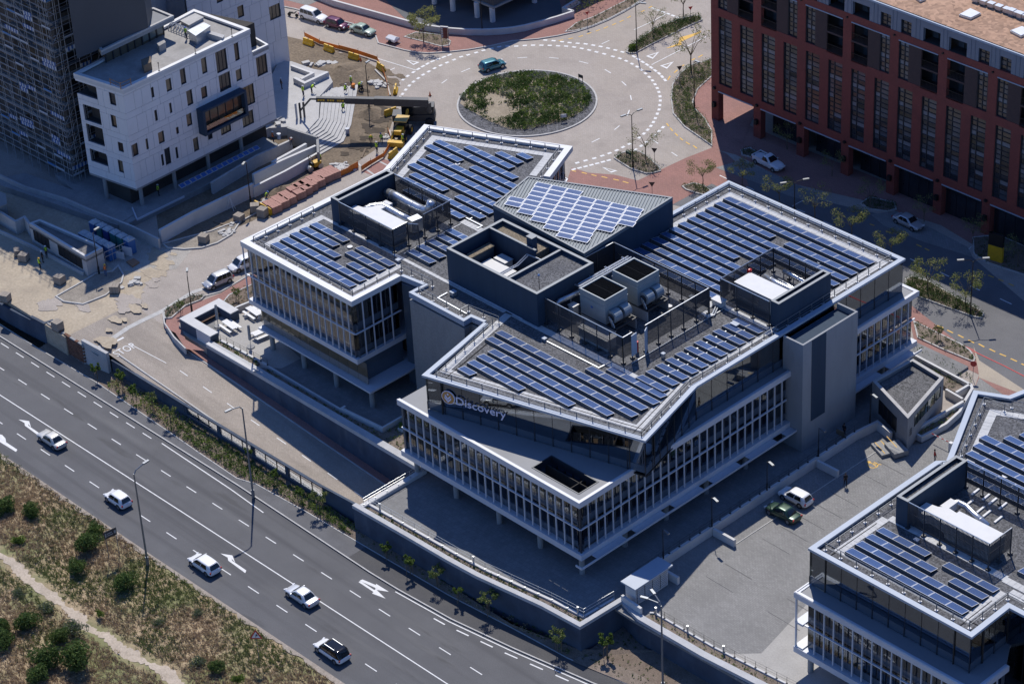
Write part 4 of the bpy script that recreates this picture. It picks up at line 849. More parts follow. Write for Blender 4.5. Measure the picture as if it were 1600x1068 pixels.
for x in (-60, -54, -48, -41.5): worldpart(put('round_column', bpy.data.objects['round_column'].data, loc=(x, 6.6, 0)), B_)
part('ground_floor_glass', MB().box(-59, -43.5, 8.6, 29, 3.3, 5.94), BRONZE)
part('north_core', MB().box(-62.2, -30, 14.5, 38, 3.0, 9.2), BRONZE)
# --- concrete block in the notch
part('concrete_flank', MB().prism([(-39.1, 11.55), (-29.8, 11.55), (-29.8, 12.7), (-28.2, 12.9), (-28.4, 30), (-39.1, 30)], 3.3, 16.95), CONC)
# --- sign on the skew front: amber disc with chevrons and raised letters
sd = (Vector((1.55, 8.55)) - Vector((-24.9, 1.15))).normalized(); sn = Vector((sd.y, -sd.x)); sang = math.atan2(sd.y, sd.x)
def on_front(s_, z, o_=.08):
 p = Vector((-24.9, 1.15)) + sd * s_ + sn * o_; return (p.x, p.y, z)
sign = thing('lettered_sign', 'illuminated amber disc and white raised company lettering on dark glass', 'sign', on_front(3.1, 15.4))
SGW = mat('sign_white', (.74, .72, .86), .4, var=.03); SGO = mat('sign_amber', (.5, .26, .08), .4, var=.1)
def plate(name, mb, mt, lift=0.0):
 """part of the sign drawn in the plane of the front: x along it, y up, z out"""
 o = put(name, mb if not isinstance(mb, MB) else mb.mesh(name, mt), parent=sign); fr = Matrix.Identity(4)
 for i, c in enumerate((Vector((sd.x, sd.y, 0)), Vector((0, 0, 1)), Vector((sn.x, sn.y, 0)))):
  for j in range(3): fr[j][i] = c[j]
 fr.translation = Vector((sn.x, sn.y, 0)) * lift
 o.matrix_local = fr; return o
sign.location = on_front(2.93, 15.98)
mb = MB(); mb.tube((0, 0, -.05), (0, 0, .06), .86, n=40); plate('disc_rim', mb, SGW)
mb = MB(); mb.tube((0, 0, .0), (0, 0, .085), .77, n=40); plate('disc_face', mb, SGO)
for k, (yy, w) in enumerate(((-.08, .36), (-.42, .42))):
 mb = MB(); mb.add([(-w, yy + w * .62, .09), (0, yy - .18, .09), (w, yy + w * .62, .09), (w, yy + w * .62 + .26, .09), (0, yy + .06, .09), (-w, yy + w * .62 + .26, .09)] + [(-w, yy + w * .62, .14), (0, yy - .18, .14), (w, yy + w * .62, .14), (w, yy + w * .62 + .26, .14), (0, yy + .06, .14), (-w, yy + w * .62 + .26, .14)], [(6, 7, 10, 11), (7, 8, 9, 10), (0, 1, 7, 6), (1, 2, 8, 7), (2, 3, 9, 8), (3, 4, 10, 9), (4, 5, 11, 10), (5, 0, 6, 11)])
 plate('chevron', mb, SGW)
mb = MB(); mb.ball((0, .45, .1), .13, .13, .04); plate('chevron_dot', mb, SGW)
me = text_mesh('Discovery', 1.42, .05)
xs_ = [v.co.x for v in me.vertices]; k = 6.35 / (max(xs_) - min(xs_))
for v in me.vertices: v.co.x = (v.co.x - min(xs_)) * k + 1.03; v.co.y = v.co.y * 1.0 - .55
me.materials.append(SGW); plate('lettering', me, SGW, .05)

# --- railings, gravel edge, paver walkways on the roof
def roof_rail(parent, pts, z=17.62, h=1.0, sp=2.05):
 mb = MB(); P = [Vector(p) for p in pts]
 for i in range(len(P) - 1):
  mb.tube((*P[i], z + h), (*P[i + 1], z + h), .035, n=5); mb.tube((*P[i], z + h * .55), (*P[i + 1], z + h * .55), .025, n=4)
 ro = worldpart(mb.build('roof_railing', POLEG), parent)
 for i in range(len(P) - 1):
  d = P[i + 1] - P[i]; n = max(1, round(d.length / sp)); ang = math.atan2(d.y, d.x)
  for k in range(n + 1):
   q = P[i].lerp(P[i + 1], k / n); put('rail_post', RAILPOST, ro, loc=(q.x, q.y, z), rot=ang)
mb = MB(); mb.box(-.04, .04, -.04, .04, 0, 1.0); mb.box(-.16, .16, -.14, .14, 0, .12, 1)
RAILPOST = mb.mesh('rail_post', [POLEG, WHITE])
def paver_walk(parent, pts, w=.95, z=17.624, side=1):
 """row of pale slabs laid with open joints; each about 7 px, joined"""
 mb = MB(); P = [Vector(p) for p in pts]
 for i in range(len(P) - 1):
  d = P[i + 1] - P[i]; L_ = d.length; d.normalize(); k = Vector((-d.y, d.x)) * w * side; n = max(1, round(L_ / .62)); s_ = L_ / n
  for j in range(n):
   a, b = P[i] + d * (j * s_ + .012), P[i] + d * ((j + 1) * s_ - .012); h = rnd.uniform(.04, .055)
   mb.prism([a, b, b + k, a + k], z, z + h, bottom=False)
 o = worldpart(mb.build('walkway_paver', PAVER), parent); o['kind'] = 'stuff'
iU = [(-27.0, 13.4), (-24.0, 2.0), (.8, 8.75), (-2.1, 19.4), (-2.45, 53.9), (-27.7, 53.9), (-27.7, 45.8)]
roof_rail(B_, iU)
iL = [(-47.2, 40.9), (-50.0, 46.9), (-66.2, 39.5), (-61.7, 28.8), (-61.7, 26.0)]
roof_rail(B_, iL); roof_rail(B_, [(-61.7, 16.2), (-61.7, 6.8), (-43.6, 6.8), (-43.6, 14.4), (-38.3, 14.5), (-38.3, 12.4), (-31.2, 12.4), (-31.2, 13.6), (-26.8, 14.2)])
kU = [(-27.9, 16.2), (-24.6, 2.95), (-.25, 9.6), (-2.95, 19.3)]
paver_walk(B_, kU)
paver_walk(B_, [(-2.5, 34.0), (-2.5, 53.6), (-27.3, 53.6), (-27.3, 36)], .85); paver_walk(B_, [(-3.05, 19.3), (-2.6, 33.8)], .85)
paver_walk(B_, [(-47.8, 40.6), (-50.3, 46.1), (-65.4, 39.2), (-61.0, 29.0), (-61.0, 26.2)])
paver_walk(B_, [(-60.7, 16.2), (-60.7, 7.5), (-44.3, 7.5), (-44.3, 15.2)]); paver_walk(B_, [(-60.7, 16.15), (-28.1, 16.15)], .45); paver_walk(B_, [(-27.0, 16.25), (-3.4, 16.25)], .9)
paver_walk(B_, [(-46.8, 26.6), (-38.2, 26.6)], .9); paver_walk(B_, [(-46.3, 17.2), (-46.3, 26.5)], .14); paver_walk(B_, [(-12.2, 34.3), (-12.2, 31), (-10.5, 31)], .9); paver_walk(B_, [(-12.2, 33.4), (-3.2, 33.4)], .85)
mb = MB()
for q in ([(-5.2, 18), (-5.2, 33)], [(-9.9, 18.3), (-9.9, 33.2)], [(-46.3, 27.7), (-46.3, 29.8)], [(-25.4, 16.6), (-38, 16.6)]): mb.tube((*q[0], 17.72), (*q[1], 17.72), .06, n=5)
part('roof_pipe', mb, GALV)
me = MB().tube((0, 0, 0), (0, 0, .1), .16, n=12).tube((0, 0, .1), (0, 0, .16), .34, .34, n=16).mesh('vent_cap', WHITE)
for x, y in ((-8.4, 48.3), (-14.8, 39.0), (-57.4, 36.2), (-52.3, 13.9), (-17.4, 11.4), (-14.9, 29.7), (-47.4, 29.0), (-55.0, 31.8)): worldpart(put('vent_cap', me, loc=(x, y, 17.62)), B_)

# ================================================================== ROOF PLANT
def slat_screen(name, label, pts, z0, z1, group=None, gap=None, lean=0):
 """plant screen: posts with feet, rails, and panels of thin vertical slats (slats too fine to count one by one)"""
 t = thing(name, label, 'plant screen', (*pts[0], z0), group=group); P = [Vector(p) for p in pts]; mr = MB(); k = 0
 pm = MB().box(-.06, .06, -.06, .06, -.75, z1 - z0 + .0).box(-.2, .2, -.2, .2, -.75, -.55).mesh('screen_post', MACHD)
 for i in range(len(P) - 1):
  d = P[i + 1] - P[i]; L_ = d.length; d.normalize(); ang = math.atan2(d.y, d.x); n = max(1, round(L_ / 2.2)); s_ = L_ / n
  ns = max(2, int(s_ / .15)); sm = MB()
  for j in range(ns):
   x = -s_ / 2 + (j + .5) * s_ / ns; sm.box(x - .042, x + .042, -.02, .02, .02, z1 - z0 - .03)
  sm.box(-s_ / 2, s_ / 2, -.03, .0, .0, .05); sm.box(-s_ / 2, s_ / 2, -.03, .0, (z1 - z0) * .5, (z1 - z0) * .5 + .05)
  sm = sm.mesh('slat_panel', SCREEN)
  for j in range(n + 1):
   q = P[i] + d * (j * s_); worldpart(put('screen_post', pm, loc=(q.x, q.y, z0), rot=ang), t)
   if j < n:
    q = P[i] + d * ((j + .5) * s_); worldpart(put('slat_panel', sm, loc=(q.x, q.y, z0), rot=ang), t)
  mr.tube((*P[i], z1), (*P[i + 1], z1), .055, n=5)
 worldpart(mr.build('top_rail', GALV), t); return t
def parapet_box(name, label, pl, z0, z1, inner=None, cat='roof housing', t=.35, mt=NAVY):
 th = thing(name, label, cat, (*pl[0], z0))
 worldpart(MB().prism(pl, z0, z1 - .35, 0, 1).build('housing_wall', [mt, GRAVEL]), th)
 worldpart(MB().wall(pl, .16, z1 - .36, z1, closed=True, side=1).build('parapet', mt), th); worldpart(MB().wall(pl, .34, z1 + .003, z1 + .07, closed=True, side=1).build('capping', NAVYTOP), th)
 return th
ZR = 17.66
# left wing plant yard
th = parapet_box('plant_wall', 'dark slate parapet housing on the street side of left wing plant yard', [(-58.6, 16.6), (-57.2, 16.6), (-57.2, 25.7), (-58.6, 25.7)], ZR, 20.9)
slat_screen('plant_screen', 'slatted screen along the panel side of left wing plant yard', [(-57.1, 16.6), (-47.3, 16.6), (-47.3, 18.9)], 18.4, 20.9, 'plant screens on the roof')
slat_screen('plant_screen', 'slatted screen on the roundabout side of left wing plant yard', [(-57.1, 25.6), (-47.2, 25.6), (-47.2, 21.4)], 18.4, 20.9, 'plant screens on the roof')
slat_screen('screen_gate', 'open slatted gate leaf of the left wing plant yard', [(-47.3, 18.9), (-46.2, 19.6)], 18.4, 20.7)
def duct(name, label, pts, r, mt=DUCT, n=14, flat=None):
 t = thing(name, label, 'duct', (pts[0][0], pts[0][1], ZR)); worldpart(MB().pipe(pts, r, n).build('duct_run', mt, smooth=True), t)
 P = [Vector(p) for p in pts]; rr = r if not hasattr(r, '__len__') else max(r); mb = MB(); L_ = 0
 for i in range(len(P) - 1):
  d = (P[i + 1] - P[i]); m_ = max(1, int(d.length / 1.5))
  for j in range(m_):
   q = P[i] + d * ((j + .5) / m_); u = d.normalized() * .04; mb.tube(q - u, q + u, rr + .035, n=n)
 worldpart(mb.build('flange', GALV), t)
 mb = MB()
 for q in P[::max(1, len(P) // 3)]: mb.box(q.x - .05, q.x + .05, q.y - .05, q.y + .05, ZR, q.z - rr * .8)
 o = worldpart(mb.build('duct_support', GALV), t); o['kind'] = 'stuff'; return t
def arc(c, r, a0, a1, z, n=6): return [(c[0] + r * math.cos(R(a0 + (a1 - a0) * i / n)), c[1] + r * math.sin(R(a0 + (a1 - a0) * i / n)), z) for i in range(n + 1)]
def air_unit(label, x0, x1, y0, y1, h, mt=UNITW, bevel=True, base=.35, group='air handling units', z=ZR):
 t = thing('air_handling_unit', label, 'air handler', ((x0 + x1) / 2, (y0 + y1) / 2, z), group=group)
 worldpart(MB().box(x0 + .1, x1 - .1, y0 + .1, y1 - .1, z, z + base).build('skid', GALV), t)
 n = max(1, round((x1 - x0) / 1.9)); s_ = (x1 - x0) / n
 for i in range(n):
  worldpart(MB().box(x0 + i * s_ + .012, x0 + (i + 1) * s_ - .012, y0, y1, z + base, z + h).build('casing_module', mt), t)
  worldpart(MB().box(x0 + i * s_ + .2, x0 + (i + 1) * s_ - .2, y0 - .025, y0 + .01, z + base + .2, z + h - .2).build('access_door', GALV if i % 2 else mt), t)
 worldpart(MB().box(x0 - .08, x1 + .08, y0 - .08, y1 + .08, z + h + .002, z + h + .07).build('casing_top', mt), t); return t
air_unit('white air handling unit behind the left wing screen', -53.2, -48.6, 17.4, 19.8, 2.2)
t = thing('duct_plenum', 'white angular sheet duct joining left wing air unit', 'duct', (-54, 18.5, ZR)); worldpart(MB().prism([(-56.8, 17.6), (-55.4, 17.4), (-54.4, 17.9), (-53.3, 17.6), (-53.3, 20.2), (-54.7, 20.4), (-55.6, 19.2), (-56.8, 18.9)], ZR + .7, ZR + 1.9).build('plenum', UNITW), t)
worldpart(MB().prism([(-55.2, 20), (-54, 20), (-54, 22.4), (-55.2, 22.4)], ZR + .7, ZR + 1.7).build('plenum', UNITW), t)
duct('air_duct', 'curved bright duct along the middle of left wing plant yard', [(-55.6, 18.9, 19.0), (-55.8, 20.4, 19.0), (-55.0, 21.5, 19.0), (-53.6, 21.6, 18.9), (-52, 21.6, 18.8), (-49.8, 21.6, 18.8)], .5)
t = thing('duct_hood', 'square metal intake hood at the duct end in left wing yard', 'duct', (-49.3, 21.7, ZR)); worldpart(MB().obox((-49.2, 21.7), R(-8), .55, .75, ZR + .15, ZR + 1.85).build('hood', GALV), t)
duct('air_duct', 'straight thick duct with upturned bend in left wing plant yard', [(-56.8, 23.9, 19.2), (-55, 24, 19.2), (-53, 24, 19.1), (-51, 24, 19.1), (-49.9, 24.1, 19.2), (-49.4, 24.4, 19.7), (-49.3, 24.6, 20.5)], .55)
# shed with standing seam roof
sh = [(-41.5, 27.5), (-43.3, 35.0), (-26.75, 42.95), (-25.55, 26.8)]
t = thing('ribbed_roof_pavilion', 'slate rooftop pavilion with tilted ribbed steel roof carrying panels', 'roof pavilion', (-34, 33, ZR))
zz = [21.6, 21.6, 21.6, 21.6]
worldpart(MB().prism(sh, 17.6, 21.3).build('pavilion_wall', NAVY), t)
worldpart(MB().prism(sh, 21.302, 21.6).build('roof_sheet', RIBROOF), t)
dr = (Vector(sh[1]) - Vector(sh[0])).normalized(); eU = Vector((dr.y, -dr.x))
def clip_line(o_, d_, poly):
 ts = []
 for i in range(len(poly)):
  a, b = Vector(poly[i]), Vector(poly[(i + 1) % len(poly)]); e_ = b - a; den = d_.x * e_.y - d_.y * e_.x
  if abs(den) < 1e-9: continue
  t_ = ((a.x - o_.x) * e_.y - (a.y - o_.y) * e_.x) / den; u_ = ((a.x - o_.x) * d_.y - (a.y - o_.y) * d_.x) / den
  if 0 <= u_ < 1: ts.append(t_)
 return (min(ts), max(ts)) if len(ts) >= 2 else None
rib_d = Vector((-39.85,33.3)) - Vector((-36.41,27.31)); rib_d.normalize(); rib_p = Vector((rib_d.y, -rib_d.x))
k = -22
n_rib = 0
c0 = Vector((-34.5, 34))
while k < 22:
 o_ = c0 + rib_p * k; r_ = clip_line(o_, rib_d, sh)
 if r_ and r_[1] - r_[0] > .4:
  a, b = o_ + rib_d * r_[0], o_ + rib_d * r_[1]; worldpart(MB().seg(a, b, .09, 21.602, 21.7).build('roof_rib', RIBROOF), t); n_rib += 1
 k += .38
worldpart(MB().wall(sh, .22, 21.603, 21.74, closed=True, side=-1).build('roof_edge', NAVYTOP), t)
# main penthouse: open plant well and covered part, in dark slate
PX = [(-37.9, 16.65), (-37.95, 25.7), (-22.9, 25.7), (-22.9, 16.65)]
t = thing('plant_penthouse', 'large dark slate rooftop penthouse with sunken plant well', 'roof housing', (-30, 21, ZR))
worldpart(MB().wall([(-37.9, 16.65), (-37.9, 25.7), (-22.9, 25.7), (-22.9, 16.65)], .3, 17.6, 22.0, closed=True, side=-1).build('housing_wall', NAVY), t)
worldpart(MB().wall([(-37.9, 16.65), (-37.9, 25.7), (-22.9, 25.7), (-22.9, 16.65)], .38, 22.003, 22.08, closed=True, side=-1).build('capping', NAVYTOP), t)
worldpart(MB().box(-37.6, -29.9, 23.4, 25.4, 17.7, 21.5, 0).build('brown_roof_block', [GRAVEL_B]), t); worldpart(MB().box(-37.6, -29.9, 23.22, 23.4, 17.7, 21.95).build('housing_wall', NAVY), t); worldpart(MB().box(-37.6, -29.86, 23.16, 23.44, 21.953, 22.05).build('capping', NAVYTOP), t)
worldpart(MB().box(-27.8, -23.2, 16.95, 25.4, 17.7, 21.5).build('gravel_roof_block', GRAVEL), t); worldpart(MB().box(-28.0, -27.8, 16.95, 25.4, 17.7, 21.9).build('housing_wall', NAVY), t); worldpart(MB().box(-28.06, -27.74, 16.95, 25.4, 21.903, 22.0).build('capping', NAVYTOP), t)
worldpart(MB().box(-37.5, -28.1, 16.95, 25.4, 17.62, 17.7).build('well_floor', GRAVEL), t)
worldpart(MB().box(-37.0, -36.2, 18.3, 22.5, 17.7, 20.4).build('inner_upstand', NAVY), t); worldpart(MB().box(-37.1, -36.1, 18.2, 22.6, 20.4, 20.5).build('upstand_top', GRAVEL_B), t)
t2 = air_unit('broad white air unit filling the penthouse plant well', -35.7, -31.4, 18.0, 21.4, 1.7, group='air handling units')
air_unit('small white box unit beside the well upstand', -35.2, -33.4, 21.6, 22.8, 1.9, group='air handling units')
t = thing('pipe_run', 'pale insulated pipes crossing the penthouse plant well', 'pipe', (-31, 20, ZR)); 
for k in range(2): worldpart(MB().pipe([(-31 + .3 * k, 17.6, 18.2), (-31 + .3 * k, 17.8, 20.6), (-31 + .3 * k, 21.2, 20.6), (-31 + .3 * k, 22.9, 21.2), (-29 + .3 * k, 22.9, 21.4), (-29, 17.9 + k * .3, 21.4)][:5], .09, 6).build('pipe', GALV), t)
t = thing('roof_tank', 'small slate box tank on the brown gravel strip', 'tank', (-31.3, 24, 21.5)); worldpart(MB().box(-31.8, -30.9, 23.7, 24.5, 21.5, 22.9).build('tank_body', NAVY), t); worldpart(MB().box(-31.85, -30.85, 23.65, 24.55, 22.902, 22.97).build('tank_lid', NAVYTOP), t)
t = air_unit('small white fan unit in the narrow well end', -29.6, -28.5, 23.9, 24.8, 2.2); 
t = thing('weather_mast', 'thin mast with blue sensor on penthouse gravel roof', 'mast', (-24.2, 18.3, 21.5)); worldpart(MB().tube((-24.2, 18.3, 21.5), (-24.2, 18.3, 23.2), .035).build('mast_pole', BLK), t); worldpart(MB().ball((-24.2, 18.3, 23.3), .16, .16, .14).build('sensor', mat('blue_sensor', (.1, .2, .4))), t)
# cooling yard
slat_screen('plant_screen', 'long slatted screen along walkway side of cooling tower yard', [(-22.7, 17.75), (-10.6, 17.75), (-10.6, 19.2)], 18.4, 21.1, 'plant screens on the roof')
slat_screen('plant_screen', 'slatted screen of cooling tower yard facing the stair core', [(-10.5, 21.2), (-10.5, 31.5)], 18.4, 21.1, 'plant screens on the roof')
slat_screen('plant_screen', 'slatted screen of cooling tower yard facing the long panel field', [(-25.4, 31.6), (-10.5, 31.6)], 18.4, 21.1, 'plant screens on the roof')
slat_screen('plant_screen', 'short slatted screen between ribbed pavilion and cooling towers', [(-25.6, 26.2), (-25.5, 31.5)], 18.4, 21.1, 'plant screens on the roof')
t = thing('screen_door', 'pale metal door leaf at the cooling yard opening', 'door', (-10.4, 19.9, 17.7)); worldpart(MB().obox((-10.2, 21.0), R(-60), .5, .05, 17.8, 20.9).build('door_leaf', ALU), t)
t = thing('screen_door', 'second metal door leaf folded back by cooling yard opening', 'door', (-10.4, 19.3, 17.7)); worldpart(MB().obox((-10.4, 19.3), R(95), .45, .05, 18.2, 20.9).build('door_leaf', ALU), t)
def cooling_tower(label, x, y):
 t = thing('cooling_tower', label, 'cooling tower', (x, y, ZR), group='cooling towers on the roof')
 z = ZR; L_, Wd = 2.0, 1.75
 b = lambda nm, mb, mt, **k: mb.build(nm, mt, t, **k)
 b('support_wall', MB().box(-L_, 3.3, -Wd, -Wd + .18, 0, 1.35), CONCL); b('support_wall', MB().box(-L_, 3.3, Wd - .18, Wd, 0, 1.35), CONC)
 b('steel_frame', MB().box(-L_, 3.35, -Wd - .03, -Wd + .12, 1.36, 1.5).box(-L_, 3.35, Wd - .12, Wd + .03, 1.36, 1.5).box(3.2, 3.35, -Wd, Wd, 1.36, 1.5).box(2.6, 2.7, -Wd, Wd, 1.36, 1.46), MACHD)
 b('basin', MB().box(-L_, 1.9, -Wd, Wd, 1.52, 2.25), TOWERG)
 b('casing_panel', MB().box(-L_ - .03, L_ - .1, -Wd - .03, Wd + .03, 2.26, 3.1), TOWERG); b('casing_panel', MB().box(-L_ - .05, L_ - .1, -Wd - .05, Wd + .05, 3.12, 3.9), TOWERG)
 b('rim', MB().wall([(-L_ - .05, -Wd - .05), (L_ - .1, -Wd - .05), (L_ - .1, Wd + .05), (-L_ - .05, Wd + .05)], .14, 3.9, 4.75, closed=True, side=1), TOWERG)
 b('seam', MB().wall([(-L_ - .09, -Wd - .09), (L_ - .06, -Wd - .09), (L_ - .06, Wd + .09), (-L_ - .09, Wd + .09)], .07, 3.88, 3.95, closed=True, side=1), GALV)
 fins = MB()
 for k in range(26): fins.box(-L_ + .1 + k * .145, -L_ + .14 + k * .145, -Wd + .1, Wd - .1, 4.2, 4.62)
 fins.box(-L_, L_ - .2, -.04, .04, 4.5, 4.64); b('drift_eliminator', fins, DULL); b('dark_plenum', MB().box(-L_ + .08, L_ - .25, -Wd + .1, Wd - .1, 3.95, 4.2), DULL)
 for yy in (-.75, .75):
  b('fan_scroll', MB().tube((2.35, yy - .55, 2.5), (2.35, yy + .55, 2.5), .78, n=22), TOWERG, smooth=False)
  b('fan_inlet', MB().tube((2.35, yy - .62, 2.5), (2.35, yy - .55, 2.5), .45, n=18).tube((2.35, yy - .66, 2.5), (2.35, yy - .62, 2.5), .12, n=8), MACHD)
 b('drive_guard', MB().add([(2.2, -1.62, 2.7), (2.6, -1.62, 2.5), (3.1, -1.62, 1.55), (2.7, -1.62, 1.55), (2.2, -1.5, 2.7), (2.6, -1.5, 2.5), (3.1, -1.5, 1.55), (2.7, -1.5, 1.55)], [(0, 3, 2, 1), (4, 5, 6, 7), (0, 1, 5, 4), (1, 2, 6, 5), (2, 3, 7, 6)]), GALV)
 b('badge', MB().box(-.35, -.05, -Wd - .06, -Wd - .04, 2.9, 3.15), mat('badge_blue', (.03, .12, .4), .5)); b('vent_pipe', MB().tube((1.7, -1, 2.4), (1.7, -1, 3.0), .1).ball((1.7, -1, 3.05), .14, .14, .1), GALV)
 return t
cooling_tower('grey cooling tower with twin fans nearer the gravel penthouse roof', -17.8, 22.2)
cooling_tower('grey cooling tower with twin fans beside the long panel field', -17.8, 27.4)
air_unit('low white pump housing behind the long cooling yard screen', -17.9, -13.4, 18.1, 19.6, 1.5)
duct('silencer_duct', 'short bright silencer duct against the gravel roof block', [(-22.5, 19.2, 18.0), (-22.5, 19.2, 19.7), (-22.4, 19.6, 20.0), (-22.2, 21.2, 20.0), (-22.1, 23.0, 20.0)], [.14, .14, .3, .3, .3])
air_unit('upright white cabinet under the silencer duct', -22.0, -21.2, 20.6, 21.4, 1.5)
t = thing('pipe_rack', 'galvanised pipe rack feeding both cooling towers', 'pipe rack', (-21.5, 26, ZR))
for k in range(3): worldpart(MB().pipe([(-21.6 - k * .5, 22.0 + k * .4, 20.8 - .1 * k), (-21.6 - k * .5, 31, 20.8 - .1 * k)], .13, 8).build('pipe', GALV), t)
for y in (22.6, 25.0, 27.6, 30.4):
 worldpart(MB().tube((-23, y, 20.6), (-20, y, 20.6), .1).tube((-23, y, 17.7), (-23, y, 20.6), .09).build('rack_frame', GALV), t)
for k in range(3): worldpart(MB().pipe([(-21.2 + .35 * k, 22.6, 18), (-21.2 + .35 * k, 22.6, 19.7), (-20.9 + .35 * k, 22.5, 20.1), (-20.3 + .2 * k, 22.5, 19.7), (-20.3, 22.4, 18.9), (-19.7, 22.4, 18.9)], .13, 8).build('bend_pipe', GALV), t)
for k in range(3): worldpart(MB().pipe([(-20.0 + .3 * k, 19.9, 18.0), (-17.4 + .2 * k, 20.2, 18.0)], .08, 6).build('floor_pipe', GALV), t)
# right wing plant yard
parapet_box('plant_wall', 'dark slate parapet housing on the stair core side of right wing yard', [(-3.75, 34.4), (-2.55, 34.4), (-2.55, 43.3), (-3.75, 43.3)], ZR, 20.9)
slat_screen('plant_screen', 'slatted screen of right wing plant yard facing the cooling towers', [(-11.1, 43.2), (-11.1, 34.2)], 18.4, 20.9, 'plant screens on the roof')
slat_screen('plant_screen', 'slatted screen of right wing plant yard facing the gravel walkway', [(-11.1, 34.2), (-3.8, 34.2)], 18.4, 20.9, 'plant screens on the roof')
slat_screen('plant_screen', 'slatted screen of right wing plant yard facing the street trees', [(-11.1, 43.2), (-3.8, 43.2)], 18.4, 20.9, 'plant screens on the roof')
t = air_unit('long white air unit with lifted end flap in right wing yard', -10.4, -4.6, 35.8, 38.4, 2.3)
worldpart(MB().obox((-4.35, 36.6), 0, .05, .5, 18.4, 19.4).build('lifted_door', WHITE), t)
duct('air_duct', 'bright duct beside the white unit in right wing yard', [(-9.6, 40.0, 19.1), (-7.5, 39.9, 19.0), (-5.5, 39.9, 19.0), (-4.3, 40.3, 18.8)], .38)
duct('air_duct', 'slim bent duct in the middle of right wing yard', [(-8.6, 41.2, 18.5), (-7, 41.1, 18.5), (-5.8, 40.9, 18.5), (-4.9, 41.5, 18.5), (-4.2, 41.6, 18.5)], .2)
duct('air_duct', 'far duct along the street side of right wing yard', [(-9, 42.6, 18.9), (-7.5, 42.6, 18.8), (-6, 42.6, 18.7), (-4.2, 42.6, 18.4)], .3)
t = thing('red_tank', 'small red expansion tank at the corner of right wing yard', 'tank', (-10.6, 38.4, 18.6)); worldpart(MB().tube((-10.7, 38.6, 18.7), (-10.7, 38.6, 20.2), .3, n=14).ball((-10.7, 38.6, 20.2), .3, .3, .15, 12).build('tank_body', mat('red_enamel', (.5, .015, .015), .35)), t)
t = thing('red_tank', 'small red fire cylinder beside cooling yard door', 'tank', (-11, 20.3, 17.7)); worldpart(MB().tube((-11.2, 20.5, 17.7), (-11.2, 20.5, 19), .22, n=12).build('tank_body', bpy.data.materials['red_enamel']), t)
air_unit('flat white junction box by right wing yard corner', -11.6, -10.2, 33.2, 34.1, .75, group='air handling units', base=.1)
t = thing('cable_tray', 'paired white cable ducts running to the junction box', 'pipe', (-11, 31, ZR))
for k in range(2): worldpart(MB().pipe([(-10.3 + .3 * k, 30.6, 17.85), (-10.0 + .3 * k, 31.6, 17.85), (-10.9 + .3 * k, 33.2, 17.85)], .1, 6).build('pipe', GALV), t)

# loose fittings on the gravel
for i, (x, y, w, d, h, lb) in enumerate(((-20.5, 15.2, .5, .4, .35, 'small grey junction box beside the front roof walkway'), (-6.6, 31.6, .9, .6, .4, 'low grey hatch box near narrow panel strip'), (-35.2, 14.9, .6, .6, .5, 'small grey roof hatch beside the notch railing'), (-8.2, 21.6, .35, .35, .6, 'short grey vent stub outside cooling yard screen'), (-45.4, 15.5, .5, .5, .4, 'grey box at the corner of left wing walkway'), (-13.8, 32.6, 1.2, .5, .35, 'flat grey cable box outside the cooling yard'), (33.2, 14.4, .5, .4, .3, 'grey junction box on second block walkway'), (-30.4, 29.2, .01, .01, .01, ''))):
 if lb: t = thing('roof_box', lb, 'roof fitting', (x, y, 17.62)); MB().box(-w / 2, w / 2, -d / 2, d / 2, .08, h).box(-w / 2, -w / 2 + .1, -d / 2, d / 2, 0, .08).box(w / 2 - .1, w / 2, -d / 2, d / 2, 0, .08).build('box_body', GALV, t); MB().box(-w / 2 - .04, w / 2 + .04, -d / 2 - .04, d / 2 + .04, h + .002, h + .04).build('box_lid', ALU, t)
for i, (q, lb) in enumerate((([(-20.3, 15.2), (-12, 15.3), (-11.8, 17.2)], 'thin cable tray running from the front roof junction box'), ([(-36, 14.7), (-36, 13.2), (-31, 13.1)], 'thin cable tray bending along the notch parapet'), ([(-6.6, 31.2), (-6.6, 19.5)], 'straight cable tray along the narrow panel strip'), ([(-47, 27.8), (-44, 27.8), (-44, 26.9)], 'short cable tray at the roundabout walkway end'))):
 t = thing('cable_tray', lb, 'pipe', (*q[0], 17.62)); worldpart(MB().wall(q, .16, 17.68, 17.76).build('tray', GALV), t)

# ================================================================== SOLAR PANELS
def panel_mesh():
 mb = MB(); w, d, h = 1.03, .57, .2        # half width, half depth, rise: high edge on the -y side
 for a, b, mi, dz in ((w, d, 0, 0), ):
  top = [(-a, -b, h + .12), (a, -b, h + .12), (a, b, .12), (-a, b, .12)]; bot = [(x, y, z - .04) for x, y, z in top]
  mb.add(top + bot, [(4, 7, 6, 5), (0, 4, 5, 1), (1, 5, 6, 2), (2, 6, 7, 3), (3, 7, 4, 0)], 2)
  k = .06; s_ = lambda y: .12 + h * (d - y) / (2 * d)
  inn = [(-a + k, -b + k, s_(-b + k)), (a - k, -b + k, s_(-b + k)), (a - k, b - k, s_(b - k)), (-a + k, b - k, s_(b - k))]
  mb.add(top + inn, [(0, 1, 5, 4), (1, 2, 6, 5), (2, 3, 7, 6), (3, 0, 4, 7)], 0)
  mb.add([(x, y, z - .004) for x, y, z in inn], [(0, 1, 2, 3)], 1)
 return mb.mesh('solar_panel', [PVFRAME, PV, PVBACK])
PM = panel_mesh()
NPAN = 0
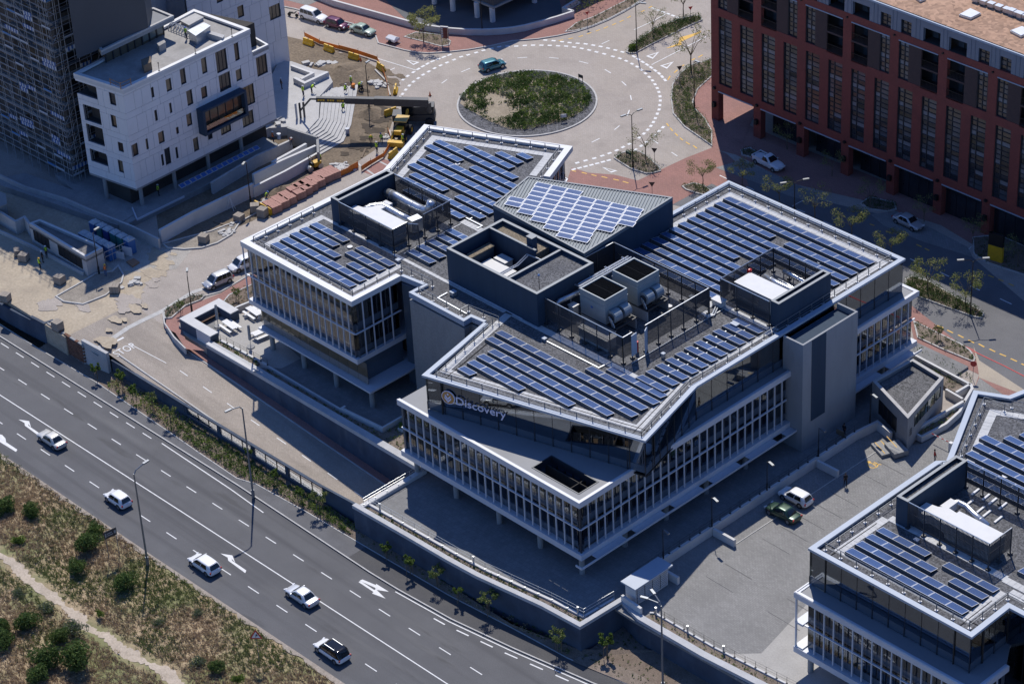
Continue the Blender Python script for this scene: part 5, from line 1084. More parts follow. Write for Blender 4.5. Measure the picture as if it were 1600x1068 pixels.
def panel_row(x0, y, n, label, z=17.62, skip=(), pitch=2.08):
 """one rack row: panels from x0 towards +x, centred on y"""
 global NPAN
 t = thing('solar_panel_row', label, 'solar panels', (x0, y, z), group='rows of solar panels on the roofs')
 runs = []
 for i in range(n):
  if i in skip: continue
  put('solar_panel', PM, t, loc=(pitch * (i + .5), 0, .1)); NPAN += 1
  if runs and runs[-1][1] == i: runs[-1][1] = i + 1
  else: runs.append([i, i + 1])
 mb = MB()
 for a, b in runs:
  xa, xb = a * pitch + .04, b * pitch - .04
  mb.add([(xa, -.55, .4), (xb, -.55, .4), (xb, -.68, .02), (xa, -.68, .02)], [(0, 3, 2, 1)])
  mb.box(xa, xb, -.5, .5, .02, .08)
  for k in range(a, b + 1): mb.box(max(xa, k * pitch - .06), min(xb, k * pitch + .06) if k * pitch + .06 < xb else xb, -.55, .5, .02, .14)
 mb.build('rack', PVBACK, t); return t
def ordinal_rows(rows, where, frm):
 for i, (x0, y, n, sk) in enumerate(rows): panel_row(x0, y, n, '%s solar panel row %s, from %s' % (ORD[i], where, frm), skip=sk)
RW = []
for i in range(20):
 y = 51.9 - i * 1.585
 if i < 12:
  sk = []
  if i == 2: sk = [5]
  if 5 <= i: pass
  n = 11
  RW.append((-26.4, y, n, sk))
RWf = []
for i, (x0, y, n, sk) in enumerate(RW):
 s_ = set(sk)
 for k in range(n):
  xa, xb = x0 + k * 2.08, x0 + (k + 1) * 2.08
  if y - .7 < 43.7 and y + .5 > 33.3 and xb > -11.6: s_.add(k)
  if y < 33.6 and xb > -10: s_.add(k)
  if i in (6,) and k == 5: s_.add(k)
  if i == 9 and k == 6: s_.add(k)
 RWf.append((x0, y, n, tuple(sorted(s_))))
ordinal_rows(RWf, 'on the right wing', 'the street parapet')
FRr = [(-23.2, 4.95, 1, ()), (-23.3, 6.5, 4, ()), (-23.4, 8.05, 7, ()), (-23.2, 9.55, 9, ()), (-25.3, 11.15, 11, ()), (-25.4, 12.75, 11, ()), (-12.7, 14.4, 5, ()), (-10.9, 15.85, 4, ())]
ordinal_rows(FRr, 'above the lettered sign', 'the sign side')
ordinal_rows([(-7.4, 16.9 + i * 1.55, 2, ()) for i in range(11) if 16.9 + i * 1.55 < 33], 'along the car park parapet', 'the skew corner')
LW = [(-59.6, 8.2, 7, ()), (-59.6, 9.75, 7, ()), (-59.7, 11.3, 7, (4,)), (-59.7, 12.85, 7, (3,)), (-59.6, 14.35, 7, (3,))]
ordinal_rows(LW, 'on the left wing corner', 'the terrace fascia')
TW = [(-63.6, 38.3, 7, ()), (-63.6, 36.75, 8, (3,)), (-61.6, 35.2, 7, ()), (-61.6, 33.65, 7, ()), (-61.6, 32.1, 8, ()), (-59.6, 30.55, 7, (3,)), (-59.6, 29.0, 7, ()), (-57.3, 27.4, 5, ())]
ordinal_rows([(-59.6, 39.85, 4, ()), (-55.5, 41.4, 2, ()), (-53.3, 42.95, 1, ())][::-1] + TW, 'nearest the roundabout', 'the roundabout parapet')
ordinal_rows([(-46.1, 17.95 + i * 1.58, 2, ()) for i in range(5)], 'beside the dark penthouse', 'the walkway')
# panels lying flat on the ribbed pavilion roof
pd = Vector((-27.81,39.53)) - Vector((-41.54,34.74)); pd.normalize(); pe = Vector((-pd.y, pd.x))
q0 = Vector((-41.46,34.72)); 
pmf = MB().box(-1.0, 1.0, -.5, .5, 0, .05, 0); pmf.add([(-.95, -.45, .0505), (.95, -.45, .0505), (.95, .45, .0505), (-.95, .45, .0505)], [(0, 1, 2, 3)], 1); pmf = pmf.mesh('solar_panel', [PVFRAME, PV])
ends = {0: Vector((-41.46,34.72)), 1: Vector((-39.51,28.2))}
dwn = Vector((-30.25,27.36)) - Vector((-35.13,36.71)); dwn.normalize()
cols_ = [(-1, 4, 6), (0, 0, 7), (1, 0, 8), (2, 0, 9), (3, 1, 10), (4, 1, 10), (5, 1, 7), (6, 1, 5)]
ang = math.atan2(pd.y, pd.x); step = 2.07
pw = thing('solar_panel_field', 'block of blue solar panels laid flat on the ribbed pavilion roof', 'solar panels', (q0.x, q0.y, 21.75), group='rows of solar panels on the roofs')
nl = Vector((pd.y, -pd.x))
sq = dwn - pd * dwn.dot(pd)
for c_, a, b in cols_:
 for r_ in range(a, b):
  q = q0 + pd * (step * (c_ + .5)) + dwn * (1.06 * (r_ + .5) / max(.2, dwn.dot(nl))) * 1.0
  o = put('solar_panel', pmf, rot=ang); o.location = (q.x, q.y, 21.78); worldpart(o, pw); NPAN += 1

# ================================================================== RED BRICK BUILDING
RY = 85.8
t = RBD = thing('brick_apartment_block', 'large red brick apartment block with tall dark windows and zinc top storey', 'building', (-20, 95, 3))
PX0, PP = -60.0, 7.78
NB = 10
XE = -60 + PP * NB + 1.2
mb = MB()
for k in range(NB + 1): mb.box(PX0 + PP * k, PX0 + PP * k + 1.3, RY, RY + 1.0, 3, 7.6)
worldpart(mb.build('arcade_pier', BRICKR), t) if False else None
me = MB().box(0, 1.3, 0, 1.0, 3, 7.6).mesh('arcade_pier', BRICKR)
for k in range(NB + 1): worldpart(put('arcade_pier', me, loc=(PX0 + PP * k, RY, 0)), t)
mb = MB(); mb.box(PX0, XE, RY, RY + .6, 7.6, 8.9); mb.box(PX0, XE, RY, RY + .6, 19.2, 20.4); mb.box(PX0, XE, RY, RY + .6, 25.75, 26.9)
x = PX0; WX = []
for k in range(NB):
 for j in range(2): WX.append(PX0 + 1.4 + PP * k + j * 3.89)
prev = PX0
for x in WX + [XE - .2]: mb.box(prev, x, RY, RY + .6, 8.9, 19.2); prev = x + 2.4
for k in range(NB + 1): mb.box(PX0 + PP * k - (.1 if k else 0), PX0 + PP * k + 1.3, RY, RY + .6, 20.4, 25.75)
worldpart(mb.build('brick_facade', BRICKR), t)
worldpart(MB().box(PX0, PX0 + .6, RY + .6, RY + 26, 7.6, 26.9).box(PX0, PX0 + 1.2, RY + 1.01, RY + 26, 3, 7.6).build('side_wall', BRICKR), t) if False else worldpart(MB().box(PX0, PX0 + .6, RY + .6, RY + 26, 7.6, 26.9).build('side_wall', BRICKR), t)
me = MB().box(0, 6.3, -.06, .1, 7.6, 7.75).mesh('white_lintel', ALU); me2 = MB().box(0, 6.3, -.06, .1, 25.75, 25.88).mesh('white_lintel', ALU); me3 = MB().box(-.18, .18, -.32, 0, 7.9, 8.2).mesh('wall_lamp', BLK)
me4 = MB().box(-.25, .25, -.45, 0, 5.2, 5.9).mesh('wall_lamp', BLK); me5 = MB().tube((.5, -.2, 26.3), (.5, 0, 26.3), .14, n=10).mesh('wall_lamp', BLK)
for k in range(NB):
 x = PX0 + PP * k + 1.3
 worldpart(put('white_lintel', me, loc=(x, RY - .02, 0)), t); worldpart(put('white_lintel', me2, loc=(x, RY - .02, 0)), t)
 worldpart(put('wall_lamp', me3, loc=(x - .65, RY, 0)), t); worldpart(put('wall_lamp', me4, loc=(x - .65, RY, 0)), t); worldpart(put('wall_lamp', me5, loc=(x - 1.2, RY, 0)), t)
SG = mat('shop_glass', (.03, .034, .042), .1, 0, var=.3, spec=.7)
mes = MB(); mes.box(0, 6.4, 0, .1, 3, 7.5)
for q in range(5): mes.box(q * 1.58, q * 1.58 + .08, -.06, 0, 3, 7.5, 1)
mes = mes.mesh('shop_front', [SG, FRAME])
for k in range(1, NB): worldpart(put('shop_front', mes, loc=(PX0 + PP * k + 1.32, RY + (2.6 if k < 4 else 1.05), 0)), t)
worldpart(MB().box(PX0 + .5, PX0 + PP * 4, RY + .6, RY + 25, 7.7, 8.0).build('arcade_ceiling', INTER), t)
worldpart(MB().box(PX0, XE, RY + 8, RY + 8.2, 3.05, 7.6).build('back_wall', INTER), t) if False else worldpart(MB().box(PX0 + PP, XE, RY + 8, RY + 8.2, 3.05, 7.6).build('back_wall', INTER), t)
# tall windows: 4 storeys of panes in a dark frame
GP = [mat('pane_dark', (.035, .038, .045), .08, var=.3, spec=.7), mat('pane_mid', (.10, .11, .125), .15, var=.3, spec=.6), mat('pane_grey', (.2, .21, .23), .3, var=.2), mat('pane_brown', (.075, .055, .045), .1, var=.4, spec=.6)]
def tall_window(seed, w, z0, z1, rows, split=.38):
 r_ = random.Random(seed); mg, mf = MB(), MB(); h = (z1 - z0) / rows
 for i in range(rows):
  for a, b in ((0, split * w), (split * w, w)):
   mi = 2 if i % 4 == 3 and r_.random() < .75 else r_.choice((0, 0, 1, 3, 1)); mg.box(a, b, .28, .3, z0 + i * h, z0 + (i + 1) * h, mi)
  mf.box(0, w, .2, .29, z0 + i * h - .04, z0 + i * h + .04)
 mf.box(0, w, .2, .29, z1 - .06, z1); mf.box(split * w - .05, split * w + .05, .17, .29, z0, z1); mf.box(0, .1, .1, .29, z0, z1); mf.box(w - .1, w, .1, .29, z0, z1)
 return mg.mesh('window_pane', GP), mf.mesh('window', FRAME)
TW_ = [tall_window(i, 2.4, 8.9, 19.2, 15) for i in range(7)]
for i, x in enumerate(WX):
 g_, f_ = TW_[(i * 3) % 7]; o = worldpart(put('window', f_, loc=(x, RY, 0)), t); put('window_pane', g_, o)
UW_ = [tall_window(20 + i, 1.65, 20.4, 25.75, 8, .5) for i in range(4)]
mbal = MB(); mbal.box(0, 2.7, 2.2, 2.3, 20.4, 25.75, 0); mbal.box(0, 2.7, .0, 2.2, 23.0, 23.25, 1); mbal.box(0, 2.7, 0, 2.2, 20.2, 20.42, 1)
for q in range(12): mbal.box(.1 + q * .22, .13 + q * .22, .05, .08, 20.42, 21.4, 2); mbal.box(.1 + q * .22, .13 + q * .22, .05, .08, 23.25, 24.25, 2)
mbal.box(0, 2.7, .03, .1, 21.4, 21.46, 2); mbal.box(0, 2.7, .03, .1, 24.25, 24.31, 2)
for q in range(3): mbal.box(.3 + q * .8, .9 + q * .8, 2.16, 2.2, 20.5, 22.6, 3); mbal.box(.3 + q * .8, .9 + q * .8, 2.16, 2.2, 23.3, 25.4, 3)
mbal = mbal.mesh('balcony', [INTER, BRICKD, BLK, GP[1]]); mpan = MB().box(0, 1.95, .05, .3, 20.4, 25.75).mesh('dark_brick_panel', BRICKD)
for k in range(NB):
 x = PX0 + PP * k + 1.3; w, p_, b_ = ((0, 1.66, 3.62) if k % 2 == 0 else (4.66, 2.71, 0))
 g_, f_ = UW_[k % 4]; o = worldpart(put('window', f_, loc=(x + w, RY, 0)), t); put('window_pane', g_, o)
 worldpart(put('dark_brick_panel', mpan, loc=(x + p_, RY, 0)), t); worldpart(put('balcony', mbal, loc=(x + b_, RY, 0)), t)
# zinc top storey
mb = MB(); holes = []
for k in range(-2, 3):
 o_ = -35.3 + 15.56 * k
 holes += [(o_ + 1.4 - 1.4, 2.8, 1), (o_ + 4.6, 1.7, 0), (o_ + 7.9, 1.7, 0), (o_ + 11.5, 2.7, 1)]
holes = sorted(h for h in holes if h[0] > PX0 + .5 and h[0] + h[1] < XE)
prev = PX0
for h in holes: mb.box(prev, h[0], RY + .05, RY + .5, 26.9, 29.75); mb.box(h[0], h[0] + h[1], RY + .05, RY + .5, 28.8, 29.75); prev = h[0] + h[1]
mb.box(prev, XE, RY + .05, RY + .5, 26.9, 29.75); worldpart(mb.build('zinc_wall', ZINC), t)
me = MB().box(-.03, .03, -.05, 0, 26.95, 29.7).mesh('zinc_seam', ZINC); x = PX0 + .3
while x < XE:
 if not any(h[0] - .1 < x < h[0] + h[1] + .1 for h in holes): worldpart(put('zinc_seam', me, loc=(x, RY + .05, 0)), t)
 x += .62
pw_ = [tall_window(40 + i, 1.7, 26.95, 28.8, 3, .5) for i in range(3)]
for i, h in enumerate(holes):
 if h[2] == 0: g_, f_ = pw_[i % 3]; o = worldpart(put('window', f_, loc=(h[0], RY + .1, 0)), t); put('window_pane', g_, o)
 else: worldpart(MB().box(h[0], h[0] + h[1], RY + 1.8, RY + 1.9, 26.9, 28.85).build('loggia_back', INTER), t); worldpart(MB().box(h[0] + .3, h[0] + 1.1, RY + 1.72, RY + 1.8, 26.95, 28.7).box(h[0] + 1.5, h[0] + 2.3, RY + 1.72, RY + 1.8, 26.95, 28.7).build('loggia_door', GP[1]), t); worldpart(MB().box(h[0], h[0] + h[1], RY + .1, RY + 1.9, 26.85, 26.92).build('loggia_floor', INTER), t)
worldpart(MB().box(PX0, XE, RY + .5, RY + 26, 29.6, 29.9).build('roof', ROOFBR), t); worldpart(MB().box(PX0 - .1, XE, RY - .08, RY + .12, 29.76, 30.02).build('roof_edge', ALU), t)
for z0, z1 in ((8.4, 8.85), (19.3, 20.3)): worldpart(MB().box(PX0 + .6, XE, RY + .6, RY + 8, z0, z1).build('floor_slab', INTER), t)
worldpart(MB().box(PX0 + .7, XE, RY + 2.5, RY + 2.7, 8.9, 29.5).build('inner_wall', INTER), t)
for q, lb in (([(-21.01,89.27),(-21.04,91.63),(-19.13,91.36),(-19.21,89.4)], 'white square skylight in the middle of tan gravel roof'), ([(-13.51,89.84),(-13.13,91.8),(-11.29,91.29),(-11.55,89.45)], 'white square skylight on tan gravel roof, near the photo edge'), ([(-29.05,89.86),(-29.03,90.86),(-26.94,90.2),(-27.03,89.15)], 'white skylight on tan roof, partly cut by photo top')):
 s_ = thing('roof_skylight', lb, 'skylight', (*q[0], 29.9), group='skylights on the brick block roof'); worldpart(MB().prism(q, 29.9, 30.15).build('kerb_frame', GALV), s_)
 c = [(sum(p[0] for p in q) / 4, sum(p[1] for p in q) / 4)][0]; worldpart(MB().prism([(c[0] + (p[0] - c[0]) * .92, c[1] + (p[1] - c[1]) * .92) for p in q], 30.15, 30.25).build('dome', WHITE), s_)
s_ = thing('roof_duct_run', 'row of square grey duct boxes along the tan gravel roof', 'duct', (*(-18.39,93.9), 29.9))
a, b = Vector((-21.94,93.93)), Vector((-13.51,93.98))
me = MB().box(-.42, .42, -.35, .35, 0, .55).box(-.46, .46, -.39, .39, .55, .6).mesh('duct_box', GALV)
for k in range(8):
 q = a.lerp(b, k / 7); worldpart(put('duct_box', me, loc=(q.x, q.y, 30.0), rot=math.atan2((b - a).y, (b - a).x)), s_)
for i, (px, lb) in enumerate(((0, 'cube shaped vent cowl beside the roof duct run'), (1, 'second cube vent cowl beside the roof duct run, nearer the edge'))):
 q = ((-16.33,93.93), (-15.01,93.88))[i]; s_ = thing('vent_cowl', lb, 'vent', (*q, 29.9), group='vent cowls on the tan roof'); MB().box(-.35, .35, -.35, .35, 0, .7).build('cowl_body', GALV, s_); MB().box(-.42, .42, -.42, .42, .7, .78).build('cowl_cap', GALV, s_)

# ================================================================== PALE CLAD BUILDING AND ITS NEIGHBOURS
def sub(rects, hole):
 out = []; x0, x1, z0, z1 = hole
 for a, b, c, d in rects:
  if x1 <= a or x0 >= b or z1 <= c or z0 >= d: out.append((a, b, c, d)); continue
  if x0 > a: out.append((a, x0, c, d))
  if x1 < b: out.append((x1, b, c, d))
  m0, m1 = max(a, x0), min(b, x1)
  if z0 > c: out.append((m0, m1, c, z0))
  if z1 < d: out.append((m0, m1, z1, d))
 return out
def clad_face(parent, o_, d_, L_, z0, z1, wins, seed, rows, rec=.26, joints=True):
 """face along d_ from o_; outward side to the right of d_ ; backing wall, panels with recessed joints, recessed windows"""
 r_ = random.Random(seed); ang = math.atan2(d_[1], d_[0]); base = [(0, L_, z0, z1)]
 for w in wins: base = sub(base, w[:4])
 mb = MB()
 for a, b, c, d in base: mb.box(a, b, .04, rec + .1, c, d)
 o = mb.build('wall', CLADJ); o.location = (o_[0], o_[1], 0); o.rotation_euler = (0, 0, ang); worldpart(o, parent)
 for (za, zb, wmin, wmax) in rows:
  x = 0
  while x < L_ - .01:
   w = r_.uniform(wmin, wmax); xb = x + w if L_ - x - w > .5 else L_
   rr = [(x + .02, xb - .02, za + .02, zb - .02)]
   for h in wins: rr = sub(rr, h[:4])
   for a, b, c, d in rr:
    if b - a > .08 and d - c > .08:
     me = MB().box(a, b, 0, .05, c, d).mesh('cladding_panel', CLAD); o = put('cladding_panel', me, loc=(o_[0], o_[1], 0), rot=ang); worldpart(o, parent)
   x = xb
 for h in wins:
  a, b, c, d = h[:4]; kind = h[4] if len(h) > 4 else 0
  if kind == 9: continue
  mf = MB(); t_ = .07
  mf.box(a, b, .12, rec, c, c + t_); mf.box(a, b, .12, rec, d - t_, d); mf.box(a, a + t_, .12, rec, c, d); mf.box(b - t_, b, .12, rec, c, d)
  n = 1 if b - a < 1.2 else 3
  for k in range(1, n): mf.box(a + (b - a) * k / n - .03, a + (b - a) * k / n + .03, .16, rec, c, d)
  o = mf.build('window', FRAME); o.location = (o_[0], o_[1], 0); o.rotation_euler = (0, 0, ang); worldpart(o, parent)
  MB().box(a, b, rec - .04, rec, c, d).build('pane', r_.choice((GP[3], GP[0], WARMP)), o)
WARMP = mat('warm_pane', (.2, .16, .11), .15, var=.4, vs=2, spec=.6)
wd = Vector((-.0429, .9991)); wl = Vector((-.984, -.178))
CA = Vector((-99.07, 15.72))
t = WB = thing('pale_clad_building', 'pale panel clad building with scattered recessed windows and dark projecting bay', 'building', (-103, 27, 7))
wins = [(4.6, 5.0, 18.8, 20.3), (7.1, 8.0, 18.6, 20.4), (9.6, 10.5, 18.6, 20.8), (13.3, 14.2, 18.7, 21.0), (15.8, 17.7, 17.8, 20.9), (19.1, 19.9, 18.3, 20.9),
  (4.6, 5.05, 15.3, 16.9), (7.15, 7.55, 15.4, 16.9), (10.2, 11.2, 15.2, 17.4), (12.7, 13.7, 15.2, 16.9), (15.9, 17.9, 14.9, 17.3), (18.9, 19.9, 15.3, 17.0), (22.6, 24.5, 14.5, 17.3),
  (2.55, 2.95, 11.9, 13.5), (4.7, 5.7, 11.8, 13.5), (.12, 1.2, 11.8, 13.6), (7.75, 8.2, 12.0, 13.0), (9.7, 10.6, 12.3, 14.1), (19.7, 21.7, 11.0, 14.0), (11.9, 18.9, 10.9, 14.0, 9),
  (4.7, 5.1, 8.5, 10.2), (5.35, 6.3, 8.3, 10.7), (7.2, 7.6, 8.5, 10.2), (10.3, 11.2, 8.2, 10.2), (12.9, 13.7, 8.9, 10.2), (15.2, 17.0, 8.6, 10.4), (19.1, 21.1, 8.1, 10.2)]
rows = [(20.9, 21.75, 1.8, 3.2), (18.35, 20.9, .9, 1.7), (17.4, 18.35, 2, 3.5), (15.0, 17.4, .9, 1.7), (14.1, 15.0, 2, 3.5), (11.6, 14.1, .9, 1.7), (10.75, 11.6, 2, 3.5), (8.2, 10.75, .9, 1.7), (7.05, 8.2, 2, 3.5)]
clad_face(t, CA, wd, 22.1, 7.0, 21.75, [w for w in wins if w[0] < 22], 3, rows)
clad_face(t, CA + wd * 22.1, wd, 3.0, 7.0, 18.3, [(w[0] - 22.1, w[1] - 22.1, *w[2:]) for w in wins if w[0] > 22], 5, [r_ for r_ in rows if r_[1] < 18.4])
lw = [(8.6 - 2.6, 8.6 - 1.5, 19.1, 20.8), (8.6 - 2.9, 8.6 - 1.95, 15.7, 17.5), (8.6 - 2.3, 8.6 - 1.35, 12.2, 13.6), (8.6 - 2.8, 8.6 - 1.9, 8.9, 10.7), (.75, 3.8, 15.3, 17.7, 9), (.75, 3.8, 12.1, 14.8, 9), (.75, 3.8, 9.1, 11.0, 9), (0, 3.7, 19.1, 21.0, 9)]
LA = CA + wl * 8.6
clad_face(t, LA, -wl, 8.6, 7.0, 21.75, lw, 8, rows)
for h in lw[4:]:
 o = MB().box(h[0], h[1], 1.9, 2.0, h[2], h[3]).box(h[0], h[1], .3, 1.9, h[2] - .12, h[2]).box(h[1], h[1] + .1, .3, 1.95, h[2], h[3]).build('balcony_recess', INTER); o.location = (LA.x, LA.y, 0); o.rotation_euler = (0, 0, math.atan2(-wl.y, -wl.x)); worldpart(o, t)
 o = MB().box(h[0] + .3, h[0] + 1.3, 1.82, 1.9, h[2], h[3] - .2).build('balcony_door', WARMP); o.location = (LA.x, LA.y, 0); o.rotation_euler = (0, 0, math.atan2(-wl.y, -wl.x)); worldpart(o, t)
nw = Vector((wd.y, -wd.x))
def wpt(s_, o_): q = CA + wd * s_ + nw * o_; return (q.x, q.y)
RF = [wpt(0, .15), wpt(22.1, .15), (-110.6, 36.6), (-107.6, 14.1)]
worldpart(MB().prism([wpt(.3, -.3), wpt(21.9, -.3), (-110.4, 36.4), (-107.3, 14.5)], 21.3, 21.62).build('roof', ROOFT), t)
worldpart(MB().wall(RF, .55, 21.753, 22.05, closed=True, side=1).build('roof_coping', WHITE), t)
worldpart(MB().wall(RF, .3, 21.3, 21.75, closed=True, side=1).build('parapet', WALLW), t)
worldpart(MB().prism([wpt(22.1, -.3), wpt(25, -.3), (-104.4, 40.7), (-105, 38)], 17.5, 17.8).build('terrace_deck', CONCL), t); worldpart(MB().wall([wpt(22.2, 0), wpt(25.1, 0), (-104.9, 41.2)], .3, 17.8, 18.5, side=1).build('terrace_parapet', WHITE), t)
worldpart(MB().prism([wpt(.5, -2.2), wpt(24.8, -2.2), (-109.6, 38), (-106.8, 15.6)], 3.1, 21.2).build('building_core', INTER), t)
worldpart(MB().prism([wpt(0, 0), wpt(25.1, 0), (-109.5, 40), (-107.5, 14.2)], 6.8, 7.0).build('soffit', CONC), t)
worldpart(MB().wall([wpt(25.05, -.05), (-105, 41.1)], .2, 7, 18.3).build('wall', CLAD), t)
# projecting dark bay
bx = lambda a, b, o0, o1, z0, z1: MB().prism([wpt(a, o0), wpt(b, o0), wpt(b, o1), wpt(a, o1)], z0, z1)
worldpart(bx(11.5, 19.3, -.2, 1.3, 14.0, 14.3).build('bay_top', NAVY), t); worldpart(bx(11.5, 19.3, -.2, 1.3, 10.5, 10.85).build('bay_bottom', NAVY), t)
worldpart(bx(11.5, 11.9, -.2, 1.3, 10.85, 14.0).build('bay_side', NAVY), t); worldpart(bx(18.9, 19.3, -.2, 1.3, 10.85, 14.0).build('bay_side', NAVY), t)
worldpart(bx(11.9, 18.9, .45, .5, 10.85, 14.0).build('bay_glass', GP[3]), t)
for k in range(1, 5): worldpart(bx(11.9 + 1.4 * k - .05, 11.9 + 1.4 * k + .05, .5, .6, 10.85, 14.0).build('bay_mullion', FRAME), t)
worldpart(bx(11.9, 18.9, .9, .98, 10.85, 11.75).build('bay_balustrade', GLASSG), t)
for x, y in (wpt(1.2, -.8), wpt(7, -.8), wpt(13, -.8), wpt(19, -.8), tuple(CA + wl * 5 + nw * -1)): worldpart(MB().tube((x, y, 3), (x, y, 6.8), .28, n=10).build('column', CONC), t)
# roof pieces
for nm, lb, q, z1, mm in (('roof_box', 'long grey duct housing on the pale building roof', [(-104.22,30.79),(-104.46,33.6),(-103.03,33.57),(-102.21,30.52)], 23.0, GALV), ('roof_box', 'small square hatch box near roof shade line on pale roof', [(-105.25,26.18),(-105.5,27.45),(-104.47,27.09),(-104.22,25.82)], 22.6, ROOFT), ('roof_box', 'plywood shuttered box at shadow edge of pale roof', [(-102.6,21.6),(-102.59,23.07),(-101.12,22.17),(-101.01,20.82)], 22.7, STAKE), ('roof_beam', 'long grey upstand beam on pale building roof', [(-104.29,33.25),(-100.58,33.93),(-100.17,33.27),(-103.81,32.65)], 22.3, CONCL), ('roof_plinth', 'low concrete plinth with bars on far corner of pale roof', [(-109.11,33.18),(-109.35,35.8),(-107.53,35.81),(-107.14,33.07)], 22.0, CONCL)):
 s_ = thing(nm, lb, 'roof fitting', (*q[0], 21.62)); worldpart(MB().prism(q, 21.62, z1).build('body', mm), s_); c = (sum(p[0] for p in q) / 4, sum(p[1] for p in q) / 4); worldpart(MB().prism([(c[0] + (p[0] - c[0]) * 1.06, c[1] + (p[1] - c[1]) * 1.06) for p in q], z1 + .002, z1 + .07).build('lid', mm), s_)
s_ = thing('duct_coil', 'row of silver flexible duct hoops on the pale roof', 'duct', (*(-107.77,32.03), 21.62)); a, b = Vector((-108.78,31.4)), Vector((-104.57,31.73))
for k in range(9):
 q = a.lerp(b, k / 8); dd = (b - a).normalized(); pp = Vector((-dd.y, dd.x)); worldpart(MB().pipe([(q.x + pp.x * .7 * math.cos(R(i * 30)), q.y + pp.y * .7 * math.cos(R(i * 30)), 21.65 + .9 * math.sin(R(i * 30))) for i in range(7)], .07, 6).build('hoop', GALV), s_)
me_m = MB().tube((0, 0, 0), (0, 0, 1.1), .04).ball((0, 0, 1.15), .1, .1, .1).box(-.12, .12, -.12, .12, 0, .08).mesh('roof_mast', BLK)
for i, (px, lb) in enumerate((((-99.63,28.29), 'thin black roof mast at middle of the pale roof edge'), ((-99.92,34.73), 'thin black roof mast near the far end of the pale roof edge'), ((-99.5,22.11), 'thin black roof mast nearest the timber guard rail'))): put('roof_mast', me_m, loc=(*px, 22.0), label=lb, cat='mast', group='masts along the pale roof edge')
s_ = thing('guard_rail', 'orange timber guard rail at the near corner of pale roof', 'guard rail', (*(-99.35,15.82), 21.7)); P = [Vector((-101.13,15.42)), Vector((-99.08,15.55)), Vector((-99.08,17.21))]
for a, b in ((0, 1), (1, 2)):
 for z in (22.4, 22.9): worldpart(MB().tube((*P[a], z), (*P[b], z), .05, n=5).build('rail', WOOD), s_)
for p in P: worldpart(MB().tube((*p, 22.0), (*p, 23.0), .06, n=5).build('upright', WOOD), s_)
# penthouse roof slab with clerestory, dark tower behind it
t = thing('dark_tower', 'tall dark shaded tower rising behind the pale building roof', 'building', (-114, 26, 21.6))
TS = [(-105.47,17.49),(-106.43,30.31),(-110.6,30.05),(-111.27,19.87)]
worldpart(MB().prism(TS, 24.0, 24.5, 0, 1).build('roof_slab', [CONC, mat('dark_roof_sheet', (.23, .24, .26), .8, var=.15)]), t); worldpart(MB().wall(TS, .35, 24.5, 24.75, closed=True, side=1).build('slab_edge', CONCL), t)
cl = [(-107.47,19.34),(-108.27,29.57),(-110.34,30.08),(-112.69,21.5)]
worldpart(MB().prism(cl, 21.6, 24.0).build('clerestory_wall', BRONZE), t)
a, b = Vector(cl[0]), Vector(cl[1])
for k in range(9): q = a.lerp(b, k / 8.0); worldpart(MB().box(q.x - .08, q.x + .12, q.y - .08, q.y + .08, 21.6, 24).build('clerestory_mullion', FRAME), t)
for k in range(8):
 if k in (5, 6, 7): q0, q1 = a.lerp(b, (k + .12) / 8), a.lerp(b, (k + .88) / 8); n_ = Vector(((b - a).y, -(b - a).x)).normalized() * .06; worldpart(MB().seg(q0 + n_, q1 + n_, .04, 22.0, 23.7).build('clerestory_pane', mat('pale_clerestory', (.2, .22, .2), .2) if k == 5 else bpy.data.materials['pale_clerestory']), t)
TT = [(-106.38,14.26),(-106.1,25.78),(-109.75,29.22),(-118.85,28.69)]
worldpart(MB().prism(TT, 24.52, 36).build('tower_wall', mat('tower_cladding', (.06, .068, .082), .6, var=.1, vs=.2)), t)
# white blocks behind
t = thing('white_block', 'white panelled block standing behind the pale clad building', 'building', (-120, 50, 3))
clad_face(t, (-117.1, 40), (0, 1), 17, 3, 30, [(5.2, 6.3, 17.6, 19.4), (8.6, 9.7, 14, 15.8), (13.8, 15.9, 16.5, 19), (14.2, 16.2, 11.5, 13.7), (5, 6.2, 11, 12.8), (9.5, 10.4, 9, 10.6)], 12, [(27, 30, 1, 2), (26, 27, 2, 4), (23.4, 26, 1, 2), (22.4, 23.4, 2, 4), (19.8, 22.4, 1, 2), (18.8, 19.8, 2, 4), (16.2, 18.8, 1, 2), (15.2, 16.2, 2, 4), (12.6, 15.2, 1, 2), (11.6, 12.6, 2, 4), (8, 11.6, 1, 2), (3.1, 8, 1.5, 3)])
worldpart(MB().prism([(-117.6, 40), (-117.6, 56.9), (-135, 56.9), (-135, 40)], 3, 29.9).build('block_body', CLAD), t)
t = thing('white_block', 'white block with narrow vertical slots at the top left', 'building', (-122, 34, 3))
clad_face(t, (-122, 26), (0, 1), 14, 3, 40, [(6 + k * 1.5, 6.5 + k * 1.5, 19, 34) for k in range(3)] + [(10.6, 12.6, 21, 24)], 22, [(3, 20, 2, 3), (20, 24, 1, 2), (24, 32, 1, 2)])
worldpart(MB().prism([(-122.5, 26), (-122.5, 40), (-140, 40), (-140, 26)], 3, 39.9).build('block_body', CLAD), t)

